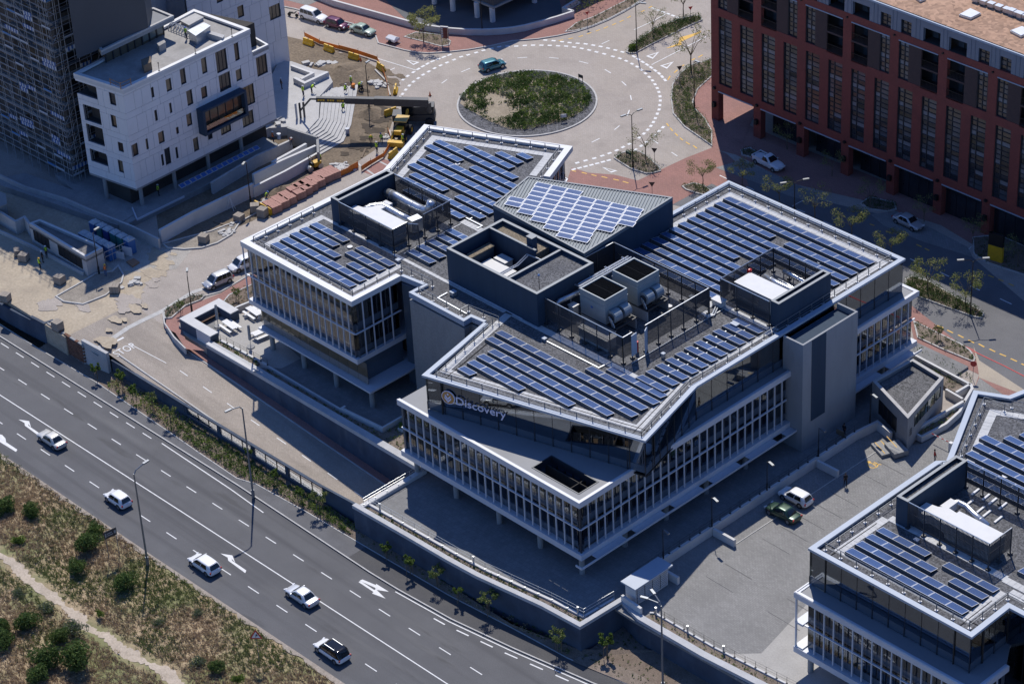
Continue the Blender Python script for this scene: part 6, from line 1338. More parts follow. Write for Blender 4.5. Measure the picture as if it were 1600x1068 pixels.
# scaffolded block at the left
t = SB = thing('scaffolded_block', 'unfinished block wrapped in dense scaffolding at the left edge', 'building', (-125, 12, 3))
sc0 = Vector((-112.96,15.58)); sl_ = Vector((-1, -.02)).normalized(); sr = Vector((-.06, 1)).normalized()
SBW = mat('unfinished_wall', (.115, .1, .088), .95, col2=(.075, .066, .06), vs=.5, fine=(3, .2))
worldpart(MB().prism([sc0, sc0 + sl_ * 45, sc0 + sl_ * 45 + sr * 22, sc0 + sr * 13.5], 3, 38.6).build('rough_wall', SBW), t)
for z in range(7, 39, 4):
 worldpart(MB().prism([sc0 + Vector((.35, -.35)), sc0 + sl_ * 45 + Vector((0, -.35)), sc0 + sl_ * 45, sc0, sc0 + sr * 13.5, sc0 + sr * 13.5 + Vector((.35, 0))], z - .2, z + .2).build('floor_slab', CONC), t)
 for k in range(11):
  if rnd.random() < .85:
   q = sc0 + sl_ * (1.5 + k * 3.6); w = rnd.choice((1.4, 1.8, 2.4)); worldpart(MB().prism([q + Vector((0, -.06)), q + sl_ * w + Vector((0, -.06)), q + sl_ * w, q], z + .9, z + 3.0).build('window_opening', rnd.choice((BLK, BLK, INTER, GP[1]))), t)
 for k in range(3):
  q = sc0 + sr * (1.5 + k * 4); worldpart(MB().prism([q + Vector((.06, 0)), q + sr * 2 + Vector((.06, 0)), q + sr * 2, q], z + .9, z + 3.0).build('window_opening', BLK), t)
sf = thing('scaffolding', 'galvanised tube scaffolding with planks and blue striped sheets', 'scaffold', (sc0.x, sc0.y, 3))
STEEL = mat('scaffold_tube', (.42, .42, .43), .6, .1, var=.3, vs=3); PLK = mat('scaffold_plank', (.19, .175, .16), .9, var=.3, vs=2); BLUE = mat('blue_sheet', (.035, .11, .33), .6, var=.2); WSH = mat('white_sheet', (.5, .52, .56), .6, var=.1); BTUBE = mat('blue_toe_board', (.08, .24, .5), .6)
std = MB().tube((0, 0, 3), (0, 0, 40), .045, n=5).mesh('standard', STEEL)
fr_ = [(sc0 + Vector((1.5, -1.5)), sl_, 26), (sc0 + Vector((1.5, -1.5)), sr, 16)]
for o_, d_, L_ in fr_:
 nn = Vector((-d_.y, d_.x)); nn = nn if nn.dot(Vector((-1, 1))) > 0 else -nn
 n = int(L_ / 1.95); ang = math.atan2(d_.y, d_.x)
 led = MB().tube((0, 0, 0), (L_, 0, 0), .04, n=5).mesh('ledger', STEEL); plank = MB().box(.02, 1.93, -.22, .22, 0, .05).mesh('plank', PLK)
 for k in range(n + 1):
  for off in (0, .95): q = o_ + d_ * (k * 1.95) + nn * off; worldpart(put('standard', std, loc=(q.x, q.y, 0)), sf)
 z = 5.0; lev = 0
 while z < 38.5:
  for off in (0, .95): q = o_ + nn * off; worldpart(put('ledger', led, loc=(q.x, q.y, z), rot=ang), sf); worldpart(put('ledger', led, loc=(q.x, q.y, z + 1.0), rot=ang), sf) if off == 0 else None
  for k in range(n):
   if rnd.random() < .7:
    q = o_ + d_ * (k * 1.95) + nn * rnd.choice((.3, .65)); worldpart(put('plank', plank, loc=(q.x, q.y, z + .05), rot=ang), sf)
   if rnd.random() < .16:
    q = o_ + d_ * (k * 1.95); tb = MB().box(0, 1.9, -.03, .03, .1, .3).mesh('toe_board', BTUBE if rnd.random() < .6 else WSH); worldpart(put('toe_board', tb, loc=(q.x, q.y, z), rot=ang), sf)
   if rnd.random() < .14:
    mbs = MB(); ns = rnd.choice((3, 4, 5)); rw = rnd.choice((1, 1, 2))
    for r_ in range(rw):
     for j in range(ns * 2): mbs.box(j * .3, j * .3 + .29, -.04, 0, r_ * .62, r_ * .62 + .55, (j + r_) % 2)
    q = o_ + d_ * (k * 1.95) + nn * -.06; ob = mbs.build('striped_sheet', [WSH, BLUE]); ob.location = (q.x, q.y, z + rnd.choice((.1, .6, 1.0))); ob.rotation_euler = (0, R(rnd.uniform(-4, 4)), ang); worldpart(ob, sf)
  for k in range(0, n, 3):
   if rnd.random() < .6: q, q2 = o_ + d_ * (k * 1.95), o_ + d_ * ((k + 1) * 1.95); worldpart(MB().tube((*q, z), (*q2, z + 2), .035, n=4).build('brace', STEEL), sf)
  z += 2.0
# stair tower of scaffold between the two buildings
# ------------------------------------------------------------------ top plaza building
t = thing('plaza_building', 'dark glass building on white round columns above a shaded plaza', 'building', (-110, 92, 3))
worldpart(MB().prism([(-104.6, 86.4), (-104.8, 130), (-160, 130), (-160, 86.0)], 5.9, 16.0).build('upper_storeys', mat('dark_cladding', (.07, .075, .085), .5, var=.15, vs=.3)), t)
worldpart(MB().prism([(-104.3, 86.1), (-104.5, 130), (-160, 130), (-160, 85.7)], 5.6, 5.9).build('soffit', CONC), t)
worldpart(MB().prism([(-109, 91), (-109, 128), (-158, 128), (-158, 90)], 3.1, 5.6).build('ground_floor_glass', BRONZE), t)
for q in ((-108.01,86.08), (-105.14,86.55), (-112.42,85.17), (-116.37,84.96), (-105.07,95.21)): worldpart(MB().tube((*q, 3.1), (*q, 5.6), .42, n=16).build('column', WHITE), t)
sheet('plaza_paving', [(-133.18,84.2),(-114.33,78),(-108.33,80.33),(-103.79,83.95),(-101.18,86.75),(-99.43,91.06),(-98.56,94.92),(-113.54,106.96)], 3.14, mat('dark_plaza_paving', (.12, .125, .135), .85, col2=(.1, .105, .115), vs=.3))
wall_thing('plaza_wall', 'long curved white wall edging the shaded plaza', [(-132.03,74.16),(-127.7,74.34),(-122.84,75.29),(-118.05,76.24),(-113.31,77.17),(-110.07,78.12),(-107.25,79.42),(-104.75,81),(-102.57,82.87),(-100.99,84.65),(-100.13,85.81),(-99.22,87.57),(-98.4,90.1),(-97.65,92.71),(-97.05,95.63)], .35, 3.0, 4.1, WALLW)
wall_thing('plaza_wall', 'white return wall beside the clipped lawn', [(-97.05,95.63),(-99.07,95.47),(-99.64,99.45)], .35, 3.0, 4.1, WALLW)

# ================================================================== SECOND OFFICE BLOCK (lower right)
B2_ = thing('office_building', 'second office block with white fins and solar roof, cut by the lower right photo corner', 'building', (40, 18, 3.3))
def part2(name, mb, mt, **k): return worldpart(mb.build(name, mt, **k), B2_)
RB = [(26.3, 6.0), (46.6, 6.0), (46.5, 11.9), (66, 11.9), (66, 62), (30, 62), (24.6, 40.6), (21.2, 38.9), (27.1, 26.8), (26.3, 26.0)]
part2('floor_slab', MB().prism([(26.2, 4.1), (48.6, 4.1), (48.6, 9.5), (66, 9.5), (66, 60), (30, 60), (26.4, 26)], 5.9, 6.6), SLABM)
part2('terrace_fascia', MB().wall([(26.4, 26), (26.4, 4.3), (48.4, 4.3), (48.4, 9.5)], .46, 12.85, 13.5, side=0), SLABM)
part2('terrace_deck', MB().prism([(26.6, 4.5), (48.2, 4.5), (48.2, 9.6), (46.8, 12), (46.6, 26), (26.6, 26)], 13.1, 13.42), TERR)
part2('terrace_edge', MB().wall([(26.3, 9), (26.3, 4.2), (48.5, 4.2), (48.5, 9.4)], .16, 13.502, 13.57), WHITE)
facade(B2_, (27.4, 4.45), (48.2, 4.45), 6.62, 12.85, 9.75, sp=1.2); facade(B2_, (48.25, 4.45), (48.25, 9.5), 6.62, 12.85, 9.75, sp=1.25)
part2('back_wall', MB().box(27.3, 27.4, 5, 26, 6.6, 12.85), BRONZE)
me = MB().box(-.08, .08, -.08, .08, 6.62, 12.85).mesh('corner_fin', FINM); worldpart(put('corner_fin', me, loc=(26.35, 4.3, 0)), B2_)
part2('balcony_slab', MB().box(26.25, 27.3, 4.2, 7.5, 9.6, 9.85), SLABM); part2('balcony_slab', MB().box(26.25, 27.3, 4.2, 9, 6.603, 6.75), WHITE)
for x in (27.5, 34, 41, 47.5): worldpart(put('round_column', bpy.data.objects['round_column'].data, loc=(x, 5.3, 0)), B2_)
part2('ground_floor_glass', MB().box(29.5, 60, 9.5, 55, 3.3, 5.88), BRONZE)
part2('roof_slab', MB().prism(inset_poly(RB, .3), 17.0, 17.62, 0, 1), [SLABM, GRAVEL])
part2('roof_coping', MB().wall([(30, 62), (24.6, 40.6), (21.2, 38.9), (27.1, 26.8), (26.3, 26.0)][::1] + [(26.3, 6.0), (46.6, 6.0), (46.5, 11.9), (66, 11.9)], .6, 17.72, 18.0, side=1), ALU)
glassbox(B2_, (26.4, 6.12), (46.5, 6.12), 13.45, 17.7, 1.95); glassbox(B2_, (46.5, 6.12), (46.4, 12), 13.45, 17.7, 2.3); glassbox(B2_, (46.4, 12.02), (60, 12.02), 6.6, 17.7, 2.0); glassbox(B2_, (26.4, 14), (26.4, 6.12), 13.45, 17.7, 2.4, mt=GLASSG)
part2('upper_back_wall', MB().wall([(26.7, 14.2), (26.7, 26)], .3, 6.6, 16.95), BRONZE)
roof_rail(B2_, [(28.2, 38.6), (23.4, 37.9), (28.3, 27.0), (27.5, 25.6), (27.5, 7.2), (45.4, 7.2), (45.4, 13.1), (64, 13.1)])
roof_rail(B2_, [(23.4, 37.9), (26, 39.3), (45, 48)])
paver_walk(B2_, [(28.1, 15.3), (28.1, 7.8), (44.8, 7.8), (44.8, 13.8), (60, 13.8)]); paver_walk(B2_, [(28.8, 15.2), (43.3, 15.2)], .9); paver_walk(B2_, [(40, 45.6), (24.4, 37.6), (28.9, 27.2)], .95); paver_walk(B2_, [(43.2, 15), (60, 15)], .9)
for x, y in ((35.7, 11.5), (37.5, 17.2), (33, 29)): worldpart(put('vent_cap', bpy.data.meshes['vent_cap'], loc=(x, y, 17.62)), B2_)
parapet_box('plant_wall', 'long dark slate parapet housing along the parking side of second block roof', [(29.7, 15.4), (31.15, 15.4), (31.15, 24.9), (29.7, 24.9)], ZR, 20.9)
slat_screen('plant_screen', 'slatted screen on second block roof facing the highway', [(31.2, 15.5), (41.2, 15.5), (41.2, 19)], 18.4, 20.9, 'plant screens on the roof'); slat_screen('plant_screen', 'slatted screen on second block roof facing the wide panel field', [(31.2, 24.8), (42, 24.8)], 18.4, 20.9, 'plant screens on the roof')
air_unit('large white air unit on the second block roof', -1, 4.9, -1.3, 1.3, 2.1) if False else air_unit('large white air unit on the second block roof', 35.0, 40.6, 16.4, 18.8, 2.1)
t = thing('duct_plenum', 'white branching sheet duct on second block roof', 'duct', (33, 18, ZR)); worldpart(MB().prism([(31.3, 16.8), (32.3, 16.4), (33, 16.8), (34.9, 16.6), (34.9, 18.8), (33.3, 19.0), (32.6, 18.4), (31.3, 18.2)], ZR + .7, ZR + 1.8).build('plenum', UNITW), t); worldpart(MB().prism([(32.5, 18.9), (33.4, 19), (33.4, 20.6), (32.5, 20.6)], ZR + .7, ZR + 1.6).build('plenum', UNITW), t)
duct('air_duct', 'curved bright duct on the second block roof', [(32.9, 20.2, 18.9), (33.2, 20.9, 18.9), (34.2, 21.0, 18.8), (35.5, 20.6, 18.7), (37.6, 20.1, 18.6)], .36)
me = MB().box(-.7, .7, -.11, .11, 0, .16).mesh('pipe_sleeper', WHITE)
for i, (px, py) in enumerate(((1518,776), (1535,784), (1546,790), (1562,800), (1514,784 + 9), (1532,803), (1543,808), (1559,816))):
 pass
for i, q in enumerate(((32.41,24.82), (33.75,24.86), (34.69,24.69), (35.91,24.78), (33.14,22.83), (34.66,22.76), (35.52,22.68), (36.95,22.68))):
 put('pipe_sleeper', me, loc=(*q, 17.63), rot=R(93), label='white pipe sleeper on the second block roof, %s of eight' % ORD[i], cat='support block', group='white sleepers on second block roof')
ordinal_rows([(29.3, 8.6, 7, ()), (29.3, 10.15, 7, ()), (29.3, 11.7, 7, (4,)), (29.4, 13.25, 7, (3,))], 'on the second block corner', 'its front fascia')
ordinal_rows([(46.0, 15.9, 5, ()), (43.6, 17.5, 6, ()), (43.4, 19.1, 6, ())], 'beside the second block screen', 'the highway side')
ordinal_rows([(29.0 + (.0 if i < 4 else -.0) - [0, .5, 1.2, 1.5, 1.9, 0, -.8][i], 26.4 + i * 1.6, [8, 8, 8, 8, 8, 7, 6][i], ()) for i in range(7)], 'on the second block far roof', 'its plant screen')

# ================================================================== CONSTRUCTION SITE
SCAFS = sheet('site_ground', [(-126.21,62.81),(-122.85,63.75),(-113.88,64.86),(-109.48,65.4),(-105.54,65.05),(-100.07,62.42),(-96.28,59.28),(-91.98,54.23),(-88.8,48.45),(-87.72,42.24),(-87.67,37.6),(-86.93,30.22),(-86.56,24.94),(-86.91,20.87),(-86.8,17.02),(-90.61,12.56),(-102.79,20.81),(-107.96,45.3)], 3.008, DIRT)
sheet('site_sand_road', [(-100, -8.8), (-86, -8.8), (-82.2, -8.8), (-82.2, 1.4), (-86, 9), (-93, 12), (-130, 9), (-150, -8.8)], 3.006, SAND)
sheet('gravel_patch', [(-95.01,5.42),(-95.85,13.38),(-86.78,14.88),(-84.52,10.49),(-87.34,6.93),(-90.81,4.89)], 3.012, mat('crushed_stone', (.4, .37, .33), .95, col2=(.3, .28, .25), vs=.8, fine=(6, .2)))
wall_thing('site_wall', 'long shaded pale wall running in front of the pale building', [(-123.26,7.97),(-117.5,8.32),(-115.12,8.56),(-108.48,10.27),(-103.25,10.8),(-95.43,11.93),(-90.15,12.23)], .3, 2.9, 4.5, CONCL)
wall_thing('site_wall', 'tall sunlit white wall turning the corner below pale building', [(-91.22,13.22),(-91.67,19),(-91.57,29.28)], .4, 3.0, 5.0, WALLW)
wall_thing('site_wall', 'lower white wall continuing towards the stepped terrace', [(-91.34,29.04),(-91.45,34.73),(-91.99,41.12)], .35, 3.0, 4.6, WALLW)
wall_thing('site_wall', 'upper white ramp wall with pale top by stepped terrace', [(-93.19,30.63),(-93.25,35.73),(-92.91,41.51)], .4, 3.0, 5.2, WALLW)
wall_thing('site_wall', 'white sloping ramp wall next to crouching orange workers', [(-93.97,34.63),(-94.48,41.1)], .4, 3.0, 5.1, WALLW)
wall_thing('site_wall', 'grey concrete flank wall at the side of the steps', [(-99.25,41.8),(-96.83,42.2),(-93.95,42.78)], .35, 3.0, 5.6, CONC)
wall_thing('site_wall', 'pale wall end panel right of the concrete flank', [(-93.96,42.76),(-90.83,40.22)], .35, 3.0, 5.4, CONC)
wall_thing('site_wall', 'shaded pale retaining wall below the worker in orange', [(-96.27,25.85),(-97.48,34.64),(-97.32,40.79)], .35, 2.9, 4.8, CONCL)
wall_thing('raised_planter', 'white concrete raised planter walls above the steps', [(-110.71,52.61),(-108.36,52.56),(-108.42,56.96)], .5, 3.0, 5.2, WALLW); wall_thing('raised_planter', 'white inner wall of the raised concrete planter', [(-114.33,55.03),(-110.12,55.49),(-110,53.22)], .4, 3.0, 5.0, WALLW)
structure('platform', MB().prism([(-117.75,55.47),(-116.15,56.58),(-111.84,57.1),(-109.66,57.93),(-106.65,56.32),(-104.74,52.28),(-99.73,47.78),(-97.92,43.91),(-98.61,43.56),(-101.13,43.33),(-102.88,41.3),(-102.79,38.92),(-108.84,43.62)], 3.0, 4.4), CONCL)
# stepped terrace
top = [(-107.07,52.58),(-104.9,52.66),(-99.95,48.09),(-98.98,46.44),(-98.34,43.8)]; bot = [(-105.2,59.8),(-102.87,57.4),(-96.72,51.09),(-93.85,47.19),(-93.41,42.49)]
t = thing('stepped_terrace', 'broad pale concrete stepped terrace bending around a corner', 'steps', (*bot[2], 3.0))
NST = 9
for k in range(NST):
 a, b = k / NST, (k + 1) / NST; zt_ = 4.4 - (k + 1) * 1.4 / (NST + 1); mb = MB()
 A = [Vector(p).lerp(Vector(q), a) for p, q in zip(top, bot)]; B = [Vector(p).lerp(Vector(q), b - .004) for p, q in zip(top, bot)]
 for i in range(len(A) - 1): mb.prism([A[i], A[i + 1], B[i + 1], B[i]], 2.95, zt_)
 worldpart(mb.build('step', CONCL), t)
structure('undercroft_slab', MB().prism([wpt(-4, 1.5), wpt(24, 2.2), (-108, 40), (-116, 14), (-104, 12)], 3.0, 3.82), CONC)
t = thing('blue_striped_awning', 'row of blue and white striped sheets leaning under pale building', 'sheet stack', (*wpt(12, 2), 3.9))
me = MB().box(-.42, .42, -.35, .35, 0, .05).mesh('sheet', WSH); me2 = MB().box(-.36, .36, -.3, .3, .05, .06).mesh('sheet', BLUE)
for k in range(15):
 q = wpt(6.5 + k * .95, 1.4); o = worldpart(put('sheet', me, loc=(*q, 5.2), rot=(R(25), 0, math.atan2(wd.y, wd.x))), t); put('sheet_face', me2, o, loc=(0, 0, .01))
wall_thing('edge_rail', 'white steel edge beams around the pale building base', [tuple(CA + wl * 3 + nw * 2.0), wpt(-2.0, 2.0), wpt(6, 2.2)], .15, 3.9, 4.15, SLABM)
structure('platform', MB().prism([(-121.37,6.55),(-119.19,11.29),(-107.13,13.52),(-98.63,14.23),(-97.94,11.28)], 3.0, 3.9), CONC)
# guard kiosk
GB = [(-104.28,1.84),(-104.01,3.4),(-93.52,4.65),(-91.71,4.55),(-91.58,1.7)]
t = thing('guard_kiosk', 'low pale plastered guard kiosk with rounded end and dark flat roof', 'building', (*GB[0], 3))
worldpart(MB().wall(GB, .3, 3.0, 5.9, closed=True, side=-1).build('wall', CONCL), t); worldpart(MB().prism([(p[0], p[1]) for p in GB], 5.2, 5.5).build('roof', mat('kiosk_roof', (.2, .19, .18), .9, var=.3)), t); worldpart(MB().wall(GB, .34, 5.903, 5.98, closed=True, side=-1).build('roof_edge', WALLW), t)
a, b = Vector(GB[0]), Vector(GB[4]); 
d_ = (b - a).normalized(); n_ = Vector((d_.y, -d_.x))
for s0, s1 in ((.06, .34), (.5, .92)):
 q0, q1 = a + (b - a) * s0 + n_ * .02, a + (b - a) * s1 + n_ * .02; o = worldpart(MB().seg(q0, q1, .06, 3.7, 5.2).build('window_opening', BLK), t)
 for k in range(1, 4): q = q0.lerp(q1, k / 4) + n_ * .04; worldpart(MB().box(q.x - .04, q.x + .04, q.y - .04, q.y + .04, 3.7, 5.2).build('window_bar', FRAME), t)
wall_thing('site_wall', 'low pale wall with dark opening left of guard kiosk', [(-114.31,1.92),(-107.59,1.8),(-107.67,3.3),(-105.41,2.63)], .35, 3, 5.0, CONCL)
wall_thing('site_wall', 'thin shaded kerb wall running past the guard kiosk', [(-112.07,0.11),(-102.94,0.94),(-92.27,1.45)], .25, 3, 3.5, CONCL)
t = thing('shaded_cabin', 'flat roofed shaded cabin at the left photo edge', 'building', (-114.73,3.39,3)); worldpart(MB().prism([(-118.28,3.69),(-113.71,4.49),(-111.56,3.21),(-112.17,-0.48)], 3, 5.5).build('cabin_body', CONC), t); worldpart(MB().prism([(-118.41,3.8),(-113.63,4.56),(-111.19,3.08),(-111.72,-0.76)], 5.5, 5.65).build('roof', ROOFT), t)
# portable toilets
def toilet(col, roofc):
 t = thing('portable_toilet', 'x', 'portable toilet', (0, 0, 3), group='portable toilets behind the kiosk')
 MB().box(-.55, .55, -.55, .55, .08, 2.1).build('cabin', col, t); MB().box(-.42, .42, .55, .59, .15, 2.0).build('door', col, t)
 mb = MB(); mb.prism([(-.6, -.6), (.6, -.6), (.6, .6), (-.6, .6)], 2.1, 2.18); mb.add([(-.58, -.58, 2.18), (.58, -.58, 2.18), (.58, .58, 2.18), (-.58, .58, 2.18), (-.4, 0, 2.38), (.4, 0, 2.38)], [(0, 1, 5, 4), (2, 3, 4, 5), (1, 2, 5), (3, 0, 4)]); mb.build('roof', roofc, t)
 MB().tube((.4, -.4, 2.1), (.4, -.4, 2.6), .05, n=6).build('vent_pipe', WHITE, t); return t
TB, TG, TL = mat('toilet_blue', (.03, .13, .36), .5), mat('toilet_green', (.03, .19, .18), .5), mat('toilet_navy', (.03, .06, .25), .5)
TR = mat('toilet_roof', (.42, .45, .47), .6)
tb, tg, tn = toilet(TB, TR), toilet(TG, TR), toilet(TL, TR)
TP = [((-99.2, 8.6), tb), ((-97.8, 8.7), tg), ((-96.4, 8.75), tn), ((-95.0, 8.85), tg), ((-93.6, 8.9), tg), ((-92.2, 9.0), tb), ((-97.9, 5.95), tb), ((-96.7, 6.0), tg), ((-95.5, 6.1), tb), ((-94.2, 6.2), tb), ((-92.9, 6.3), tb)]
nm = {tb: 'bright blue', tg: 'teal', tn: 'navy'}; used = set()
for i, (p, k) in enumerate(TP):
 lb = '%s portable toilet with pale roof, %s from left in the %s row' % (nm[k], ORD[i if i < 6 else i - 6], 'rear' if i < 6 else 'front')
 if k not in used: k.location = (*p, 3.0); k['label'] = lb; used.add(k)
 else: copy_tree(k, (*p, 3.0), label=lb)
t = thing('site_notice', 'white notice sheet on wire fence beside the blue toilets', 'sign', (-91.44,7.95,3)); worldpart(MB().obox((-91.57,8.05), R(20), .75, .03, 3.3, 4.6).build('sheet', WSH), t); worldpart(MB().obox((-92.13,6.91), R(20), 1.0, .03, 3.2, 4.2).build('mesh_sheet', WSH), t)
t = thing('site_fence', 'short pole fence beside the portable toilets', 'fence', (-91.9,4.98,3)); a, b = Vector((-92.16,4.96)), Vector((-92.12,9.71))
for z in (4.2, 4.9): worldpart(MB().tube((*a, z), (*b, z), .03, n=5).build('rail', GALV), t)
for k in range(5): q = a.lerp(b, k / 4); worldpart(MB().tube((*q, 3), (*q, 5), .035, n=5).build('post', GALV), t)
# paver pallets with orange netting
PINK = mat('pink_pavers', (.42, .235, .19), .9, col2=(.35, .19, .155), vs=1.5); GREYP = mat('grey_pavers', (.33, .29, .24), .9, col2=(.26, .225, .19), vs=1.5)
def pallet(label, px, ang, col, group, h=1.1, w=.62, d=.55, net=False):
 t = thing('paver_pallet', label, 'pallet', (*px, 3.0), ang, group)
 MB().box(-w, w, -d, d, .0, .05).box(-w, w, -d, -d + .1, .05, .13).box(-w, w, d - .1, d, .05, .13).build('pallet_base', STAKE, t)
 mb = MB(); n = 6
 for i in range(n):
  z = .14 + i * (h - .14) / n
  for a in range(3):
   x0, x1 = -w + a * 2 * w / 3, -w + (a + 1) * 2 * w / 3; mb.box(x0 + .01, x1 - .01, -d + .01, d - .01, z, z + (h - .14) / n - .012)
 mb.build('paver_stack', col, t)
 if net: MB().box(-w - .02, w + .02, -d - .03, -d - .01, .1, h - .1).build('netting', ORNET, t)
 return t
pr = [(423,318), (432,309), (440,305.5), (448,300), (456,294.5), (464,290), (473,285), (482,280.5), (491,276), (500,270.5), (513,266)]
pf = [(429,324), (441,318), (453,312), (465,304), (476,298), (485,292), (498,285), (508,278), (521,273)]
PALR = [(-87.34,28.5),(-87.49,30.06),(-87.63,31.3),(-87.92,33.11),(-88.07,34.24),(-88.08,35.27),(-88.16,36.7),(-88.32,38.2),(-88.2,39.71)]
PALF = [(-86.1,28.47),(-86.24,29.92),(-86.32,31.21),(-86.47,33.01),(-86.61,34.26),(-86.82,35.34),(-86.97,36.83),(-87.18,38.15),(-87.07,39.65)]
for i, p in enumerate(PALR): pallet('pallet of pink pavers in the row by the site wall, %s from the yellow barrier' % ORD[i], p, R(83), PINK, 'pallets of pink pavers', 1.1, .75, .62)
for i, p in enumerate(PALF): pallet('pallet of pink pavers behind orange netting on the road side, %s from the yellow barrier' % ORD[i], p, R(83), PINK, 'pallets of pink pavers', 1.15, .75, .62, False)
mb = MB(); NETL = [(-86.26,27.89),(-85.94,29.51),(-86.09,31.19),(-86.3,33.05),(-86.45,34.53),(-86.59,35.78),(-86.87,37.38),(-86.95,38.7),(-86.83,40.21),(-86.71,41.95),(-86.8,43.76)]
mbn = MB()
for i in range(len(NETL) - 1):
 p, q = Vector(NETL[i]), Vector(NETL[i + 1]); mbn.seg(p, q, .03, 3.0, 3.95 + rnd.uniform(-.1, .1))
t = thing('safety_netting', 'orange safety netting in front of the pink paver pallets', 'netting', (*NETL[0], 3)); worldpart(mbn.build('net_panel', ORNET), t)
for p in NETL[::2]: worldpart(MB().tube((*p, 3), (*p, 4.2), .03, n=5).build('net_stake', STAKE), t)
for nm_, pts, lb in (('safety_netting', [(-123.06,64.68),(-119.35,64.54),(-115.88,65.33),(-112.43,66.11),(-108.71,66.6),(-104.63,64.25),(-101.21,61.96),(-97.84,59.2)], 'orange safety netting along the roundabout edge of the site'), ('safety_netting', [(-91.55,53.37),(-88.29,51.32),(-86.3,48),(-86.01,45.4),(-85.66,43.35)], 'orange safety netting beside the yellow loader')):
 t = thing(nm_, lb, 'netting', (*pts[0], 3)); mbn = MB()
 for i in range(len(pts) - 1): mbn.seg(pts[i], pts[i + 1], .03, 3.15, 3.75 + rnd.uniform(-.1, .1))
 worldpart(mbn.build('net_panel', ORNET), t)
 for p in pts: worldpart(MB().tube((*p, 3), (*p, 4.1), .03, n=5).build('net_stake', STAKE), t)
for lb, px, a in (('grey paver stack on sandy road beside netting, lower one', (-86.44,26.6), .3), ('grey paver stack partly unpacked beside yellow barrier', (-88.14,26.67), .9), ('grey paver stack alone by the road kerb', (-88.04,23.85), .2), ('dark paver stack on the small kerbed island', (-87.13,17.17), .4), ('pale stone block stack on the open sand', (-93.05,-1.73), .2), ('shaded pale block stack in front of kiosk, larger one', (-101.21,-1.6), .5), ('shaded leaning block stack behind the larger one', (-102.93,-1.2), 1.0), ('brown block stack at the kerb of the round site island', (-85.9,1.75), .7), ('grey stone stack leaning behind the slate wall', (-94.73,-9.01), .4), ('grey stone stack against the brick wall end', (-84.04,-8.49), .1)):
 pallet(lb, px, a, GREYP, 'grey paver stacks', rnd.uniform(.9, 1.3), .6, .55)
# water-filled barriers
def barrier():
 t = thing('road_barrier', 'x', 'barrier', (0, 0, 3), group='yellow plastic road barriers')
 mb = MB(); prof = [(-.3, 0), (-.3, .22), (-.14, .45), (-.1, .95), (.1, .95), (.14, .45), (.3, .22), (.3, 0)]; n = len(prof)
 vs = [(-.95, y, z) for y, z in prof] + [(.95, y, z) for y, z in prof]; mb.add(vs, [(i, (i + 1) % n, n + (i + 1) % n, n + i) for i in range(n)] + [tuple(range(n))[::-1], tuple(range(n, 2 * n))]); mb.build('barrier_body', YPLAST, t)
 MB().box(-1.0, -.95, -.08, .08, .2, .85).build('lug', YPLAST, t); MB().tube((0, 0, .95), (0, 0, .99), .1, n=8).build('filler_cap', BLK, t); return t
BR = barrier(); bl = [(482,68, 490,70, 'beside the parked cars'), (514,78, 522,80, 'between the outer pair on the top road'), (553,90, 562,92, 'below the traffic triangle'), (596,107, 602,112, 'at the site fence bend'), (618,140, 619,132, 'standing alone on the roundabout edge'), (612,175, 624,171, 'behind the dark crane body'), (619,236, 629,231, 'next to the white roof edge'), (420,332, 428,336, 'nearest the pink pallets'), (411,325, 417,328, 'behind the grey paver stack')]
for i, (x, y, x2, y2, w) in enumerate([]): pass
BL = [[(-120.67,63.46),(-119.68,63.62)], [(-116.73,64.1),(-115.67,64.19)], [(-111.93,64.83),(-110.96,64.99)], [(-106.36,65.19),(-105.1,64.95)], [(-99.48,61.93),(-100.82,63.38)], [(-94.95,56.92),(-94.7,58.4)], [(-85.61,49.09),(-86.17,51.24)], [(-86.74,27.67),(-85.5,27.64)], [(-88.31,27.64),(-87.33,27.71)]]
for i, (q, b_) in enumerate(zip(BL, bl)):
 a = math.atan2(q[1][1] - q[0][1], q[1][0] - q[0][0]); lb = 'yellow plastic road barrier ' + b_[4]
 if i == 0: BR.location = (*q[0], 3.0); BR.rotation_euler = (0, 0, a); BR['label'] = lb
 else: copy_tree(BR, (*q[0], 3.0), a, lb)
def cone(px, lb):
 t = thing('traffic_cone', lb, 'traffic cone', (*px, 3.0), group='traffic cones'); MB().box(-.2, .2, -.2, .2, 0, .05).build('base', BLK, t); MB().tube((0, 0, .05), (0, 0, .7), .16, .03, n=10).build('cone', mat('cone_orange', (.6, .1, .03), .6) if 'cone_orange' not in bpy.data.materials else bpy.data.materials['cone_orange'], t)
cone((-94.83,64.38), 'orange traffic cone beyond the crane boom end'); cone((-110.58,64.99), 'orange traffic cone behind the yellow barrier on the road'); cone((-97.76,38.22), 'orange cone near the worker on the platform') if False else None
